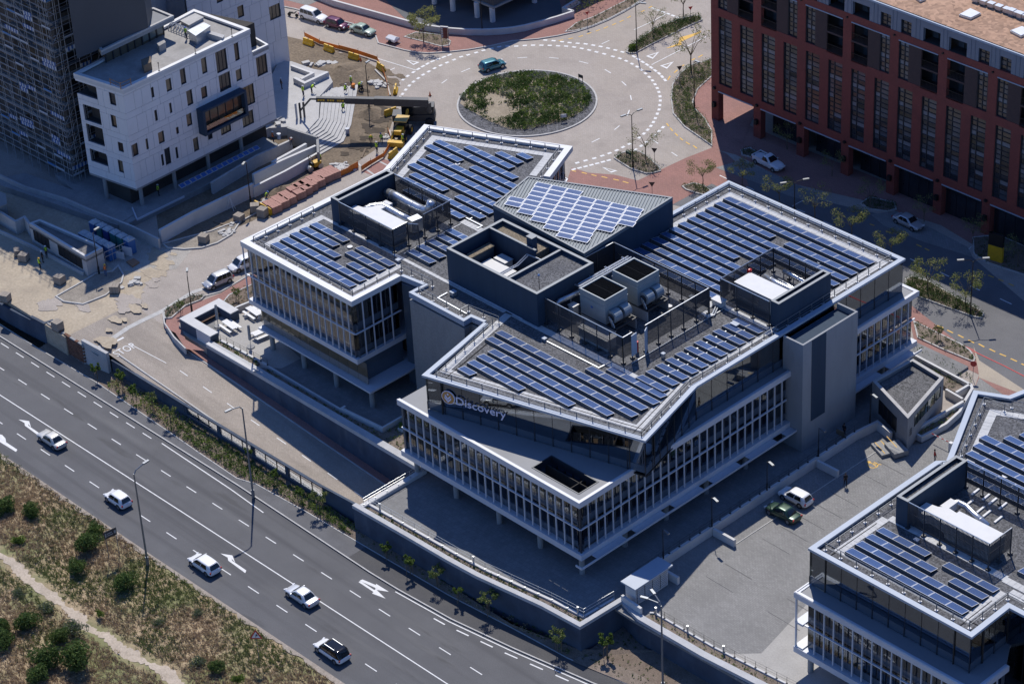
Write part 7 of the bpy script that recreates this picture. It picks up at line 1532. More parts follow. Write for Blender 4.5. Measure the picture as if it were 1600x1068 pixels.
# kerbed islands of the site, rubble, planks
for nm_, pts in (('site_island', [(-90.6,-4.09),(-88.84,-4.15),(-86.49,-2.86),(-86.08,0.36),(-87.05,3.63),(-88.39,4.94),(-90.7,5.84),(-90.16,4.41),(-91.35,2.72),(-90.99,0.32)]), ('site_island', [(-90.69,13.14),(-89.46,12.94),(-87.54,14.2),(-86.09,15.93),(-85.53,18.15),(-85.81,20.74),(-87.12,22.89),(-87.65,23.97),(-88.21,21.92),(-88.51,19.45),(-89.76,16.14)])):
 mb = MB(); mb.prism(pts, 2.9, 3.06); structure(nm_, mb, mat('island_fill', (.3, .265, .22), .95, col2=(.2, .175, .145), vs=.6, fine=(5, .2)) if 'island_fill' not in bpy.data.materials else bpy.data.materials['island_fill']); structure('site_kerb', MB().wall(pts, .2, 2.9, 3.18, closed=True), KERB)
for i, (pl, w) in enumerate((([(-87.27,37.26),(-88.64,40.73),(-87.34,44.23)], .2), ([(-86.3,48),(-88.22,51.13),(-91.34,53.55)], .25), ([(-87.52,24.08),(-87.61,25.8),(-87.69,27.29)], .2), ([(-106.85,64.46),(-102.84,63.16),(-99.16,60.62)], .2))): structure('site_kerb', MB().wall(pl, w, 2.9, 3.2), KERB)
ROCK = mat('broken_concrete', (.5, .49, .47), .9, var=.2, vs=2)
def rubble(name, pts, n, s0, s1, label):
 mb = MB(); c = [sum(p[0] for p in pts) / len(pts), sum(p[1] for p in pts) / len(pts)]
 for i in range(n):
  p = Vector(rnd.choice(pts)).lerp(Vector(c), rnd.random() ** .7); s_ = rnd.uniform(s0, s1); mb.obox((p.x + rnd.uniform(-.5, .5), p.y + rnd.uniform(-.5, .5)), rnd.uniform(0, 3), s_, s_ * rnd.uniform(.4, .9), 3.0, 3.05 + s_ * rnd.uniform(.3, .8))
 o = mb.build(name, ROCK); tag(o, label, 'rubble', kind='stuff')
rubble('rubble', [(-89.67,42.19),(-88.94,43.3),(-86.59,43),(-87.11,41.14),(-88.51,40.84)], 70, .1, .4, 'pale broken concrete beside the pink pallets'); rubble('rubble', [(-104.38,61.3),(-104.9,63.49),(-102.08,61.99),(-102.39,60.41)], 20, .1, .5, 'pale slabs lying in the dug soil'); rubble('rubble', [(-89.8,28.14),(-89.56,29.72),(-87.97,28.85),(-88.55,27.66)], 40, .08, .25, 'white rubble by the pallet end'); rubble('rubble', [(-87.48,19.7),(-88.03,22.53),(-85.88,21.12),(-86.19,19.75)], 45, .08, .3, 'dark rubble at the island tip'); rubble('rubble', [(-86.37,4.65),(-86.12,5.49),(-84.93,4.9),(-85.17,4.06),(-85.79,2.68)], 14, .15, .45, 'loose kerb stones on the sandy road'); rubble('rubble', [(-116,59.23),(-115.92,60.39),(-113.62,59.67),(-111.33,63.27),(-111.47,61.53)], 18, .25, .6, 'pale slabs on the soil edge'); rubble('rubble', [(-90.56,51.78),(-91.55,53.37),(-88.78,51.63)], 25, .08, .25, 'rubble under the loader'); rubble('rubble', [(-104,42.69),(-104.37,44.87),(-102.47,43.53),(-102.56,42.2)], 16, .3, .6, 'white wrapped blocks on the platform')
bpy.data.objects['rubble.007'].location.z = 1.4
t = thing('timber_crate_lid', 'flat brown timber lid lying near blue toilets', 'timber sheet', (-89.89,7.62,3)); worldpart(MB().prism([(-90.69,7.11),(-90.58,8.27),(-89.24,8.19),(-89.03,6.89)], 3.05, 3.2).build('lid', WOOD), t)
# heaps of soil
def heap(name, px, r, h, label, mt=DIRT):
 mb = MB(); n, m_ = 28, 9; vs = []
 for i in range(m_ + 1):
  for j in range(n):
   a = 2 * math.pi * j / n; q = i / m_; rr = r * q * (1 + .2 * math.sin(3 * a + r)); vs.append((px[0] + rr * math.cos(a), px[1] + rr * math.sin(a), 2.98 + h * (1 - q) ** 1.3 * (1 + rnd.uniform(-.12, .12))))
 mb.add(vs, [(i * n + j, (i + 1) * n + j, (i + 1) * n + (j + 1) % n, i * n + (j + 1) % n) for i in range(m_) for j in range(n)]); o = mb.build(name, mt, smooth=True); tag(o, label, 'soil heap', kind='stuff')
heap('soil_heap', (-97.31,55.09), 2.2, 1.0, 'soil heap below the crane boom'); heap('soil_heap', (-110.54,60.73), 4.0, .9, 'dug soil heap by the planter'); heap('soil_heap', (-107.83,61.48), 3.0, .8, 'dug soil heap near the road'); heap('soil_heap', (-89.6,32.43), 2.0, .9, 'soil heap behind pallets')

def blots(name, pts, n, r0, r1, mt, seed, z):
 rg = random.Random(seed); mb = MB()
 for i in range(n):
  k = rg.randrange(len(pts) - 1); c = Vector(pts[k]).lerp(Vector(pts[k + 1]), rg.random()) + Vector((rg.gauss(0, .8), rg.gauss(0, .8))); r_ = rg.uniform(r0, r1); m_ = 18; ph = rg.uniform(0, 6); zz = z + i * .0006
  mb.poly([(c.x + r_ * (1 + .3 * math.sin(3 * a + ph) + rg.uniform(-.2, .2)) * math.cos(a), c.y + r_ * .7 * (1 + .25 * math.sin(2 * a + ph) + rg.uniform(-.2, .2)) * math.sin(a), zz) for a in [2 * math.pi * j / m_ for j in range(m_)]])
 structure(name, mb, mt)
blots('sand_spill', [(-76.88,-7.92),(-81.07,-0.84),(-85.45,7.56),(-86.17,10.72),(-89.29,10.5)], 26, .4, 1.6, SAND, 5, 3.032); blots('paving_patch', [(-91.57,-6.18),(-86.24,-3.04),(-82.91,-0.48),(-84.81,6.04)], 14, .4, 1.5, TAN, 6, 3.05)
blots('soil_spill', [(-122.52,63.47),(-113.52,65.17),(-105.26,65.3),(-98.46,61.23),(-91.68,53.25),(-87.34,44.23),(-87.4,37.38),(-86.91,27.98),(-86.57,18.98)], 34, .3, 1.3, DIRT, 7, 3.034); blots('soil_patch', [(-112.64,59.45),(-105.65,60.2),(-97.63,56.83),(-91.91,50.59),(-90.43,43.42)], 16, .6, 2.0, mat('wet_soil', (.085, .066, .047), .97, var=.3, vs=1), 8, 3.052)
for i, (px, a, lb) in enumerate((((-88.43,39.97), .4, 'loose timber plank near the pink pallets'), ((-95.47,54.92), 1.2, 'loose timber plank beside soil heap'), ((-89.12,21.56), .2, 'loose timber plank by the trestle'), ((-89.26,46.85), 2.2, 'loose timber plank in the dug ground'))): t = thing('timber_plank', lb, 'plank', (*px, 3.06), a, 'loose planks on the site'); MB().box(-1.3, 1.3, -.13, .13, 0, .06).build('plank_board', STAKE, t)
for i, (px, lb) in enumerate((((-104.86,58.53), 'orange drum beside the crouching crew'), ((-95.27,49.14), 'white bucket at the foot of the steps'), ((-99.34,40.23), 'white bucket near platform edge'))): t = thing('site_bucket', lb, 'bucket', (*px, (3, 3.05, 4.42)[i])); MB().tube((0, 0, 0), (0, 0, .75), .26, .3, n=12).build('bucket_body', ORNET if i == 0 else WSH, t); MB().tube((0, 0, .75), (0, 0, .8), .32, n=12).build('bucket_rim', ORNET if i == 0 else WSH, t)

# ================================================================== VEHICLES
PAINTS = {}
def paint(name, c, metal=.0):
 if name not in PAINTS: PAINTS[name] = mat('car_paint_' + name, c, .3 if max(c) > .05 else .07, metal, var=.05, vs=.5, coat=.0 if max(c) < .05 else .5)
 return PAINTS[name]
def loft(mb, secs, mi=0):
 n = len(secs[0]); b = [v for s_ in secs for v in s_]
 fs = [(i * n + j, i * n + (j + 1) % n, (i + 1) * n + (j + 1) % n, (i + 1) * n + j) for i in range(len(secs) - 1) for j in range(n)]
 fs += [tuple(range(n))[::-1], tuple(range((len(secs) - 1) * n, len(secs) * n))]; mb.add(b, fs, mi)
WHEEL = {}
def soft(o): md = o.modifiers.new('rounding', 'SUBSURF'); md.levels = md.render_levels = 2; return o
def car(label, loc, rz, col, kind='hatch', group=None, L=4.2, Wd=1.74, roofc=None, boxy=0, brake=False):
 """front towards +x. body loft, cabin with separate glass, wheels, lamps, mirrors, plates"""
 t = thing('parked_car' if group != 'cars on the highway' else 'moving_car', label, 'pickup' if kind == 'pickup' else 'car', loc, rz, group)
 h = L / 2; w = Wd / 2
 H = {'hatch': 1.5, 'sedan': 1.44, 'suv': 1.6, 'pickup': 1.7, 'mpv': 1.62, 'canopy': 1.75}[kind]
 bl = .88 if kind != 'pickup' and kind != 'canopy' else 1.02
 hood = h - (.95 if kind in ('hatch', 'mpv', 'suv') else 1.15)
 P = {'hatch': (hood + .1, .45, -h + .4, -h + .02), 'suv': (hood + .1, .4, -h + .38, -h + .02), 'mpv': (hood + .25, .5, -h + .3, -h + .02), 'sedan': (hood + .05, .35, -h + 1.2, -h + .6), 'pickup': (hood - .15, .35, -.45, -.62), 'canopy': (hood - .15, .35, -h + .25, -h + .1)}[kind]
 k_ = boxy * .1
 xs_ = [(-h - .03, w - .2, .4, bl - .12), (-h, w - .12, .3, bl - .03), (-h + .16, w - .02, .24, bl + .01), (-h + .7, w + .01, .22, bl + .02), (-.6, w + .01, .2, bl + .02), (hood - .1, w + .01, .2, bl + .03), (hood + .4, w, .2, bl - .03 + k_ * .5), (h - .28, w - .07 + k_, .22, bl - .14 + k_), (h - .06, w - .24 + k_ * 2, .28, bl - .26 + k_), (h + .02, w - .38 + k_ * 3, .36, bl - .36 + k_)]
 secs = []
 for x, ww, zb, zt in xs_:
  secs.append([(x, -ww + .08, zb), (x, -ww, zb + .16), (x, -ww, zt - .14), (x, -ww + .07, zt - .02), (x, -ww * .5, zt + .02), (x, ww * .5, zt + .02), (x, ww - .07, zt - .02), (x, ww, zt - .14), (x, ww, zb + .16), (x, ww - .08, zb)])
 mb = MB(); loft(mb, secs); soft(mb.build('body', col, t, smooth=True))
 c0, r0, r1, c1 = P; wb, wr = w - .02, w - .2
 def crow(xa, xb, z, ww): return [(xa, -ww * .8, z), (xb, -ww, z), (0, 0, 0)]
 lv = [(c0 + .05, c1 - .05, bl - .12, wb), (c0, c1, bl - .02, wb), (c0 - (c0 - r0) * .5, c1 + (r1 - c1) * .5, bl + (H - bl) * .52, (wb + wr) / 2 + .03), (r0, r1, H - .05, wr), (r0 - .15, r1 + .15, H + .02, wr - .1)]
 sec = [[(a, -q * .82, z), (a - .12, -q, z), (b + .1, -q, z), (b, -q * .85, z), (b, q * .85, z), (b + .1, q, z), (a - .12, q, z), (a, q * .82, z)] for a, b, z, q in lv]
 mb = MB(); loft(mb, sec); soft(mb.build('cabin', roofc or col, t, smooth=True))
 def gl(name, q, o_, m_=CARGLASS):
  c = Vector(o_); mb = MB(); mb.add([Vector(v) + c for v in q], [tuple(range(len(q)))]); mb.build(name, m_, t)
 def lerp3(a, b, k): return tuple(a[i] + (b[i] - a[i]) * k for i in range(3))
 A, B, C_ = sec[1], sec[2], sec[3]
 e_ = .02
 def pane(name, i, j, k0, k1, m0, m1, off):
  lo0, lo1 = lerp3(A[i], B[i], .3), lerp3(A[j], B[j], .3); mi0, mi1 = B[i], B[j]; hi0, hi1 = lerp3(B[i], C_[i], .86), lerp3(B[j], C_[j], .86)
  q = [lerp3(lo0, lo1, m0), lerp3(lo0, lo1, m1), lerp3(mi0, mi1, k0 + (m1 - k0 if 0 else (k1 - k0))) if 0 else lerp3(mi0, mi1, (m1 + k1) / 2), lerp3(hi0, hi1, k1), lerp3(hi0, hi1, k0), lerp3(mi0, mi1, (m0 + k0) / 2)]
  gl(name, q, off)
 pane('windscreen', 7, 0, .06, .94, .03, .97, (e_, 0, .008)); pane('rear_window', 3, 4, .08, .92, .06, .94, (-e_, 0, .006)) if kind != 'canopy' else None
 spl = [(.05, .45), (.49, .84)] if kind in ('hatch', 'sedan') else [(.05, .4), (.43, .68), (.71, .94)] if kind in ('suv', 'mpv', 'canopy') else [(.08, .92)]
 for a, b in spl: pane('side_window', 1, 2, a, b, a, b, (0, -e_, .002)); pane('side_window', 6, 5, a, b, a, b, (0, e_, .002))
 if 'wheel' not in WHEEL:
  WHEEL['wheel'] = MB().tube((0, -.1, 0), (0, .1, 0), .31, n=16).mesh('wheel', TYRE)
  mb = MB().tube((0, -.115, 0), (0, .115, 0), .2, n=14)
  for k in range(5): a = R(72 * k); mb.box(-.02, .02, -.118, .118, -.19, .19) if k == 0 else None
  WHEEL['rim'] = mb.mesh('rim', RIM); WHEEL['arch'] = MB().tube((0, -.012, 0), (0, .012, 0), .38, n=16).mesh('wheel_arch', PLAST)
 for x in (h - .82, -h + .78):
  for s_ in (-1, 1):
   o = put('wheel', WHEEL['wheel'], t, loc=(x, s_ * (w - .1), .31)); put('rim', WHEEL['rim'], o); put('wheel_arch', WHEEL['arch'], t, loc=(x, s_ * (w - .006), .36))
 for s_ in (-1, 1):
  MB().obox((h - .16, s_ * (w - .3)), s_ * -.35, .09, .2, .56, .72).build('headlight', LAMPW, t)
  MB().obox((-h + .06, s_ * (w - .2)), s_ * .3, .06, .15, .62, .86).build('tail_light', TAILR, t)
  MB().obox((P[0] - .45, s_ * (w + .06)), 0, .07, .1, bl, bl + .14).build('door_mirror', roofc if roofc else col, t)
  MB().box(-.5, .9, s_ * w - .008, s_ * w + .008, .42, .47).build('sill_trim', PLAST, t)
 MB().box(h - .03, h + .01, -.5, .5, .4, .55).build('grille', PLAST, t); MB().box(-h - .012, -h + .02, -.26, .26, .5, .61).build('number_plate', YPLAST if False else WHITE, t)
 MB().box(-h + .02, -h + .12, -w + .2, w - .2, .28, .42).build('rear_bumper', PLAST, t)
 if kind == 'pickup':
  MB().box(-h + .1, -.7, -w + .12, w - .12, bl - .005, bl + .012).build('load_bed', PLAST, t); MB().wall([(-.68, -w + .06), (-h + .06, -w + .06), (-h + .06, w - .06), (-.68, w - .06)], .08, bl - .1, bl + .16, closed=True).build('bed_side', col, t)
 if kind == 'suv':
  for s_ in (-1, 1): MB().box(-1.2, .4, s_ * .58 - .025, s_ * .58 + .025, H + .005, H + .05).build('roof_rail', GALV, t)
 return t
WHT, SLV, = paint('white', (.78, .78, .78)), paint('silver', (.52, .53, .54), .4)
HG = 'cars on the highway'
car('old boxy silver saloon car driving in the far lane of highway', (-68.07,-21.31,0), R(180), paint('beige_silver', (.56, .55, .51), .2), 'sedan', HG, 4.3, 1.66, boxy=1)
car('small white hatchback in near lane beside tall highway lamp', (-52.51,-23.15,0), R(180), WHT, 'hatch', HG, 3.75, 1.68)
car('white hatchback with red brake lights by the turn arrow', (-35.44,-23.95,0), R(180), WHT, 'hatch', HG, 4.25, 1.76)
car('silver four door saloon passing the double arrow on highway', (-23.17,-20.15,0), R(180), paint('pale_silver', (.66, .67, .68), .3), 'sedan', HG, 4.4, 1.74)
car('white crossover with black roof at the bottom of highway', (-13.65,-23.99,-0), R(180), WHT, 'suv', HG, 4.4, 1.82, roofc=paint('black', (.012, .012, .014)))
car('silver hatchback parked at kerb near picnic terrace', (-77.42,11.8,3), R(-96), SLV, 'mpv', 'cars parked by the terrace', 4.0, 1.72)
car('white hatchback parked behind the silver one, half hidden by office', (-78.2,16.54,3), R(-96), WHT, 'mpv', 'cars parked by the terrace', 4.0, 1.72)
car('teal hatchback circling the roundabout island', (-94.22,76.18,3), R(75), paint('teal', (.05, .2, .25), .3), 'hatch', None, 4.0, 1.72)
car('white pickup with canopy parked on the top road', (-126.43,69.42,3), R(8), WHT, 'canopy', 'cars parked on the top road', 4.9, 1.8)
car('purple hatchback parked between pickup and green car', (-121.76,70.01,3), R(10), paint('purple', (.1, .015, .05), .3), 'hatch', 'cars parked on the top road', 3.9, 1.68)
car('old pale green saloon parked on the top road', (-117.34,71.28,3), R(10), paint('pale_green', (.33, .42, .34)), 'sedan', 'cars parked on the top road', 4.2, 1.66, boxy=.8)
car('white single cab pickup parked before the brick arcade', (-45.2,81,3), R(-4), WHT, 'pickup', None, 4.9, 1.8)
car('silver saloon parked in the shade of brick block', (-21.34,81.14,3), R(-4), SLV, 'sedan', None, 4.4, 1.72)
car('dark green saloon in the parking bay by white wall', (8.18,23.03,3.3), R(181), paint('dark_green', (.02, .055, .035), .3), 'sedan', 'cars in the office parking', 4.3, 1.7)
car('white boxy hatchback in the parking bay beside green saloon', (7.36,26.11,3.3), R(181), WHT, 'hatch', 'cars in the office parking', 4.0, 1.68, boxy=.8)
t = thing('white_trailer', 'small white luggage trailer parked on the brick pavement', 'trailer', (-111.48,72.1,3.12), R(5)); MB().box(-.9, .9, -.6, .6, .4, .75).build('tub', WHT, t); mb = MB(); mb.add([(-.9, -.6, .76), (.9, -.6, .76), (.9, .6, .76), (-.9, .6, .76), (-.75, 0, 1.05), (.7, 0, 1.05)], [(0, 1, 5, 4), (2, 3, 4, 5), (1, 2, 5), (3, 0, 4)]); mb.build('lid', WHT, t); MB().tube((.9, 0, .45), (1.7, 0, .42), .04).build('drawbar', GALV, t)
for s_ in (-1, 1): put('wheel', WHEEL['wheel'], t, loc=(0, s_ * .68, .3), scale=.9)
t = thing('motor_scooter', 'dark scooter leaning at the far end of top road', 'scooter', (-129.74,68.02,3), .4); MB().pipe([(-.7, 0, .5), (-.2, 0, .55), (.3, 0, .6), (.6, 0, .95)], .1).build('frame', BLK, t); MB().box(-.6, .0, -.12, .12, .65, .75).build('seat', PLAST, t); MB().tube((.55, -.3, 1.0), (.55, .3, 1.0), .025).build('handlebar', GALV, t)
for x in (-.65, .65): put('wheel', WHEEL['wheel'], t, loc=(x, 0, .28), scale=(.9, .5, .9))
# ------------------------------------------------------------------ site machines
BW = MB().tube((0, -.22, 0), (0, .22, 0), .62, n=18).mesh('tyre', TYRE); BH = MB().tube((0, -.235, 0), (0, .235, 0), .3, n=12).mesh('hub', MACHY)
def wheels(t, pts, s_=1.0):
 for p in pts: o = put('wheel', BW, t, loc=p, scale=s_); put('hub', BH, o)
a, b = Vector((-86.95,57.23,7.6)), Vector((-98.34,46.59,8.4))
cb = Vector((-90.5,57.51,3)); t = thing('telescopic_handler', 'dark telescopic handler with very long boom over the steps', 'crane', (cb.x, cb.y, 3.0))
dd = (b - a).normalized(); sd_ = Vector((-dd.y, dd.x, 0)).normalized(); up_ = sd_.cross(dd) * -1
if up_.z < 0: up_ = -up_
def boombox(k0, k1, hw, hh, m_):
 p, q = a.lerp(b, k0), a.lerp(b, k1); v = [c + sd_ * x + up_ * z for c in (p, q) for x, z in ((-hw, -hh), (hw, -hh), (hw, hh), (-hw, hh))]
 mb = MB(); mb.add(v, [(0, 1, 2, 3), (7, 6, 5, 4), (0, 4, 5, 1), (1, 5, 6, 2), (2, 6, 7, 3), (3, 7, 4, 0)]); return worldpart(mb.build('boom_section', m_), t)
boombox(0, .48, .42, .55, MACHD); boombox(.47, .74, .34, .44, MACHD); boombox(.73, 1, .27, .34, MACHD)
for k in range(9):
 p = a.lerp(b, .76 + k * .022 + (k // 3) * .02); mb = MB(); v = [p + sd_ * x + dd * s_ + up_ * z for s_ in (-.13, .13) for x, z in ((.275, -.14), (.29, -.14), (.29, .14), (.275, .14))] + [p - sd_ * x + dd * s_ + up_ * z for s_ in (-.13, .13) for x, z in ((.275, -.14), (.29, -.14), (.29, .14), (.275, .14))]
 mb.add(v, [(0, 1, 5, 4), (1, 2, 6, 5), (2, 3, 7, 6), (8, 9, 13, 12), (9, 10, 14, 13), (10, 11, 15, 14)]); worldpart(mb.build('boom_mark', YPLAST), t)
bh = Vector((-101.74,46.33,5.6)); worldpart(MB().pipe([b, b + dd * .8, bh], .14, 6).build('fly_jib', MACHD), t)
for k in range(3): worldpart(MB().box(bh.x - .3 + k * .25, bh.x - .2 + k * .25, bh.y - .8 + k * .5, bh.y - .5 + k * .5, 4.4, 6.8).build('lifting_frame', WSH if k == 0 else MACHD), t)
hx = math.atan2((a - b).y, (a - b).x)
worldpart(MB().obox((cb.x, cb.y), hx, 3.0, .95, 3.7, 4.7).build('chassis', MACHD), t); worldpart(MB().obox((cb.x + 1.2 * math.cos(hx), cb.y + 1.2 * math.sin(hx)), hx, 1.7, .8, 4.7, 5.9).build('engine_cover', MACHD), t); worldpart(MB().obox((cb.x - .8 * math.cos(hx) + .7 * math.sin(hx), cb.y - .8 * math.sin(hx) - .7 * math.cos(hx)), hx, .8, .5, 4.7, 6.4).build('cab', CARGLASS), t); worldpart(MB().obox((cb.x - .8 * math.cos(hx) + .7 * math.sin(hx), cb.y - .8 * math.sin(hx) - .7 * math.cos(hx)), hx, .85, .55, 6.4, 6.5).build('cab_roof', MACHD), t)
worldpart(MB().pipe([a, a + Vector((0, 0, -1.2)), Vector((cb.x + 2.2 * math.cos(hx), cb.y + 2.2 * math.sin(hx), 4.7))], .4, 8).build('boom_pivot', MACHD), t)
for sx in (-2.2, 2.2):
 for sy in (-1.1, 1.1): o = worldpart(put('wheel', BW, loc=(cb.x + sx * math.cos(hx) - sy * math.sin(hx), cb.y + sx * math.sin(hx) + sy * math.cos(hx), 3.62), rot=hx), t); put('hub', BW, o, scale=(.5, 1.04, .5))
lp = (-88.8,53.56,3); t = thing('yellow_loader', 'yellow backhoe loader with tan cab roof beside office', 'digger', lp, R(-58))
MB().box(-1.8, 1.4, -.6, .6, .6, 1.3).build('chassis', MACHD, t); MB().box(.3, 1.9, -.5, .5, 1.3, 1.9).build('bonnet', MACHY, t); MB().box(-1.3, .2, -.75, .75, 1.3, 2.5).build('cab_glass', CARGLASS, t); MB().box(-1.5, .4, -.9, .9, 2.5, 2.66).build('cab_roof', mat('faded_yellow', (.6, .4, .12), .6), t)
MB().pipe([(-1.8, 0, 1.2), (-3.2, .2, 3.0), (-4.6, .5, 2.2)], .2).build('dipper_arm', MACHY, t); MB().pipe([(-4.6, .5, 2.2), (-4.9, .5, 1.2)], .16).build('dipper_arm', MACHY, t); MB().obox((-4.9, .5), .2, .4, .4, .4, 1.1).build('digging_bucket', MACHD, t); MB().obox((2.9, 0), 0, .45, 1.1, .2, .9).build('front_bucket', MACHY, t)
for s_ in (-1, 1): MB().pipe([(.8, s_ * .7, 1.5), (2.0, s_ * .7, 1.3), (2.7, s_ * .7, .7)], .12).build('lift_arm', MACHY, t)
wheels(t, [(-1.1, -.95, .7), (-1.1, .95, .7)], 1.1); wheels(t, [(1.3, -.9, .5), (1.3, .9, .5)], .75)
rp_ = (-91.05,39.56,3); t = thing('yellow_roller', 'small yellow ride-on roller with black hoop bar', 'roller', rp_, R(80)); MB().box(-.2, .9, -.45, .45, .5, 1.15).build('engine_cover', MACHY, t); MB().tube((.75, -.5, .4), (.75, .5, .4), .4, n=18).build('drum', GALV, t); MB().tube((-.85, -.5, .4), (-.85, .5, .4), .4, n=18).build('drum', GALV, t); MB().pipe([(-.5, -.5, .6), (-.5, -.5, 2.1), (-.5, .5, 2.1), (-.5, .5, .6)], .05).build('roll_bar', BLK, t); MB().box(-.9, -.2, -.4, .4, .6, .75).build('platform', MACHY, t); MB().box(-.5, -.2, -.25, .25, .75, 1.1).build('seat', BLK, t)
t = thing('trestle', 'white A-frame trestle at the wall opening', 'trestle', (-91.01,24.81,3), .5)
for s_ in (-1, 1): MB().tube((s_ * .5, -.2, 0), (0, 0, 2.0), .04).build('leg', WHITE, t); MB().tube((s_ * .5, .4, 0), (0, 0, 2.0), .04).build('leg', WHITE, t)

# ================================================================== LAMPS AND SIGNS
def lamp(label, px, hgt, arms, mt, group, z0=3.0, name='street_lamp', al=1.5, r=.085):
 t = thing(name, label, 'street lamp', (px[0], px[1], z0), 0, group); MB().tube((0, 0, 0), (0, 0, hgt * .96), r, r * .6, n=8).build('pole', mt, t); MB().tube((0, 0, 0), (0, 0, 1.1), r * 1.5, r * 1.5, n=8).build('pole_base', mt, t)
 for a in arms:
  ca, sa = math.cos(R(a)), math.sin(R(a)); o = MB().pipe([(0, 0, hgt * .95), (.35 * ca, .35 * sa, hgt * .985), (al * ca, al * sa, hgt)], r * .55, 6).build('arm', mt, t)
  h_ = MB().obox((al * ca + .35 * ca, al * sa + .35 * sa), R(a), .42, .14, hgt - .06, hgt + .1).build('lamp_head', POLEG, t); MB().obox((al * ca + .35 * ca, al * sa + .35 * sa), R(a), .34, .1, hgt - .08, hgt - .062).build('lens', LAMPW, h_)
 return t
HL = 'tall grey highway lamps'
lamp('tall grey highway lamp on the grass verge near the sign board', (-40.51,-28.01), 13.0, [95], POLEG, HL, .1, r=.13); lamp('tall grey highway lamp on the footpath beside ramp wall', (-41.57,-11.98), 13.0, [-95], POLEG, HL, .1, r=.13); lamp('tall grey highway lamp in the planted corner below parking', (16,-4.44), 11.6, [200, 160], POLEG, HL, .1, r=.13)
SL_ = 'black street lamps'
lamp('black single street lamp at the picnic terrace corner', (-74.73,5.44), 5.6, [140], BLK, SL_, al=.6); lamp('black single street lamp by the paver pallets', (-90.33,27.68), 6.6, [-60], BLK, SL_, al=.5); lamp('black double street lamp on the small triangular island', (-58.58,68.54), 8.4, [80, -100], BLK, SL_, al=1.0); lamp('black single street lamp on the planted median', (-81.89,93.52), 8.0, [30], BLK, SL_, al=.8); lamp('black double street lamp behind the right wing parapet', (-34.13,73.53), 5.0, [60, -120], BLK, SL_, al=1.2); lamp('black double street lamp at the tip of street median', (-2.18,69.44), 8.0, [50, -130], BLK, SL_, al=1.2); lamp('black street lamp on corner bed beside brick block', (-63.75,86.31), 7.6, [0], BLK, SL_, al=.3); lamp('black pole standing over the soil heap', (-98.24,55.79), 7.4, [100], BLK, SL_, al=.2); lamp('black street lamp before plaza columns', (-103.2,82.59), 6.5, [90], BLK, SL_, al=.3); lamp('black lamp post standing in front of guard kiosk', (-91.03,3), 6.4, [100], BLK, SL_, al=.4)
for i, y in enumerate((7.6, 15.3, 24.3, 33.0, 42.0)): lamp('short black plaza lamp on white divider wall, %s from louvred shed' % ORD[i], (4.75, y), 4.2, [-15], BLK, 'plaza lamps on the divider wall', 4.3, 'plaza_lamp', .45, .06)
def post_sign(name, label, px, hgt, shape, col, z0=3.0, face=0, size=.4, rim=None, legs=1):
 t = thing(name, label, 'sign', (px[0], px[1], z0), R(face)); MB().tube((0, 0, 0), (0, 0, hgt), .035, n=6).build('post', POLEG, t)
 n, a0 = {'tri': (3, 90), 'yield': (3, 270), 'oct': (8, 22.5), 'rect': (4, 45)}[shape]; mb = MB(); mb.tube((0, 0, -.01), (0, 0, .01), size, n=n); me = mb.mesh('sign_plate', col)
 pts = [(math.cos(R(a0 + 360 * i / n)) * size, math.sin(R(a0 + 360 * i / n)) * size) for i in range(n)]
 def pl(s_, y, m_, nm='sign_plate', o_=None):
  mb = MB(); v = [(x * s_, y0, hgt + z * s_) for x, z in pts for y0 in (y,)]; v2 = [(x * s_, y + .02, hgt + z * s_) for x, z in pts]
  mb.add(v + v2, [tuple(range(n)), tuple(range(n, 2 * n))[::-1]] + [(i, n + i, n + (i + 1) % n, (i + 1) % n) for i in range(n)]); return mb.build(nm, m_, t)
 pl(1, -.07, rim or col)
 if rim: pl(.68, -.085, col, 'sign_face')
 return t
RS = mat('sign_red', (.45, .03, .03), .5); SBK = mat('sign_back', (.06, .055, .055), .6)
t = post_sign('warning_sign', 'red bordered triangular warning sign on the grass verge', (-18.45,-30.03), 3.5, 'tri', WHITE, .1, 42, .8, RS); mb = MB(); mb.add([(-.1, -.09, 3.3), (-.02, -.09, 3.3), (.12, -.09, 3.6), (.04, -.09, 3.6)], [(0, 1, 2, 3)]); mb.add([(-.1, -.09, 3.6), (.12, -.09, 3.76), (.22, -.09, 3.5)], [(0, 1, 2)]); mb.build('sign_symbol', BLK, t)
post_sign('stop_sign', 'red stop sign seen from behind at the parking entrance', (6.67,58.57), 2.2, 'oct', RS, 3.0, 30, .4); post_sign('yield_sign', 'triangular yield sign seen from behind on small island', (-56.86,70.99), 2.4, 'yield', SBK, 3, 30, .5); post_sign('yield_sign', 'triangular yield sign at the east road mouth', (-70.58,90.59), 2.5, 'yield', SBK, 3, 60, .5); post_sign('yield_sign', 'triangular yield sign on the top median', (-82.64,105.83), 2.4, 'yield', RS, 3, 60, .4); post_sign('yield_sign', 'small yield sign at the brick crossing behind right wing', (-51.74,65.12), 1.6, 'yield', SBK, 3, 40, .5)
post_sign('yield_sign', 'triangular yield sign on post in the verge bed', (-93.26,94.76), 2.3, 'yield', RS, 3, 60, .38)
def board(name, label, p, q, z0, zb, zt, mt, post, base):
 t = thing(name, label, 'sign', (*p, base)); P, Q = Vector(p), Vector(q); worldpart(MB().seg(P, Q, .06, zb, zt).build('board', mt), t)
 for k in (.08, .92): v = P.lerp(Q, k); worldpart(MB().tube((*v, base), (*v, zt), .045, n=6).build('post', post), t)
 return t, P, Q
BRN = mat('board_brown', (.045, .04, .045), .6)
t, P, Q = board('direction_board', 'dark rectangular direction board on two posts in the verge', (-44.47,-30.55), (-44.31,-28.98), .1, 3.0, 4.0, BRN, POLEG, .1)
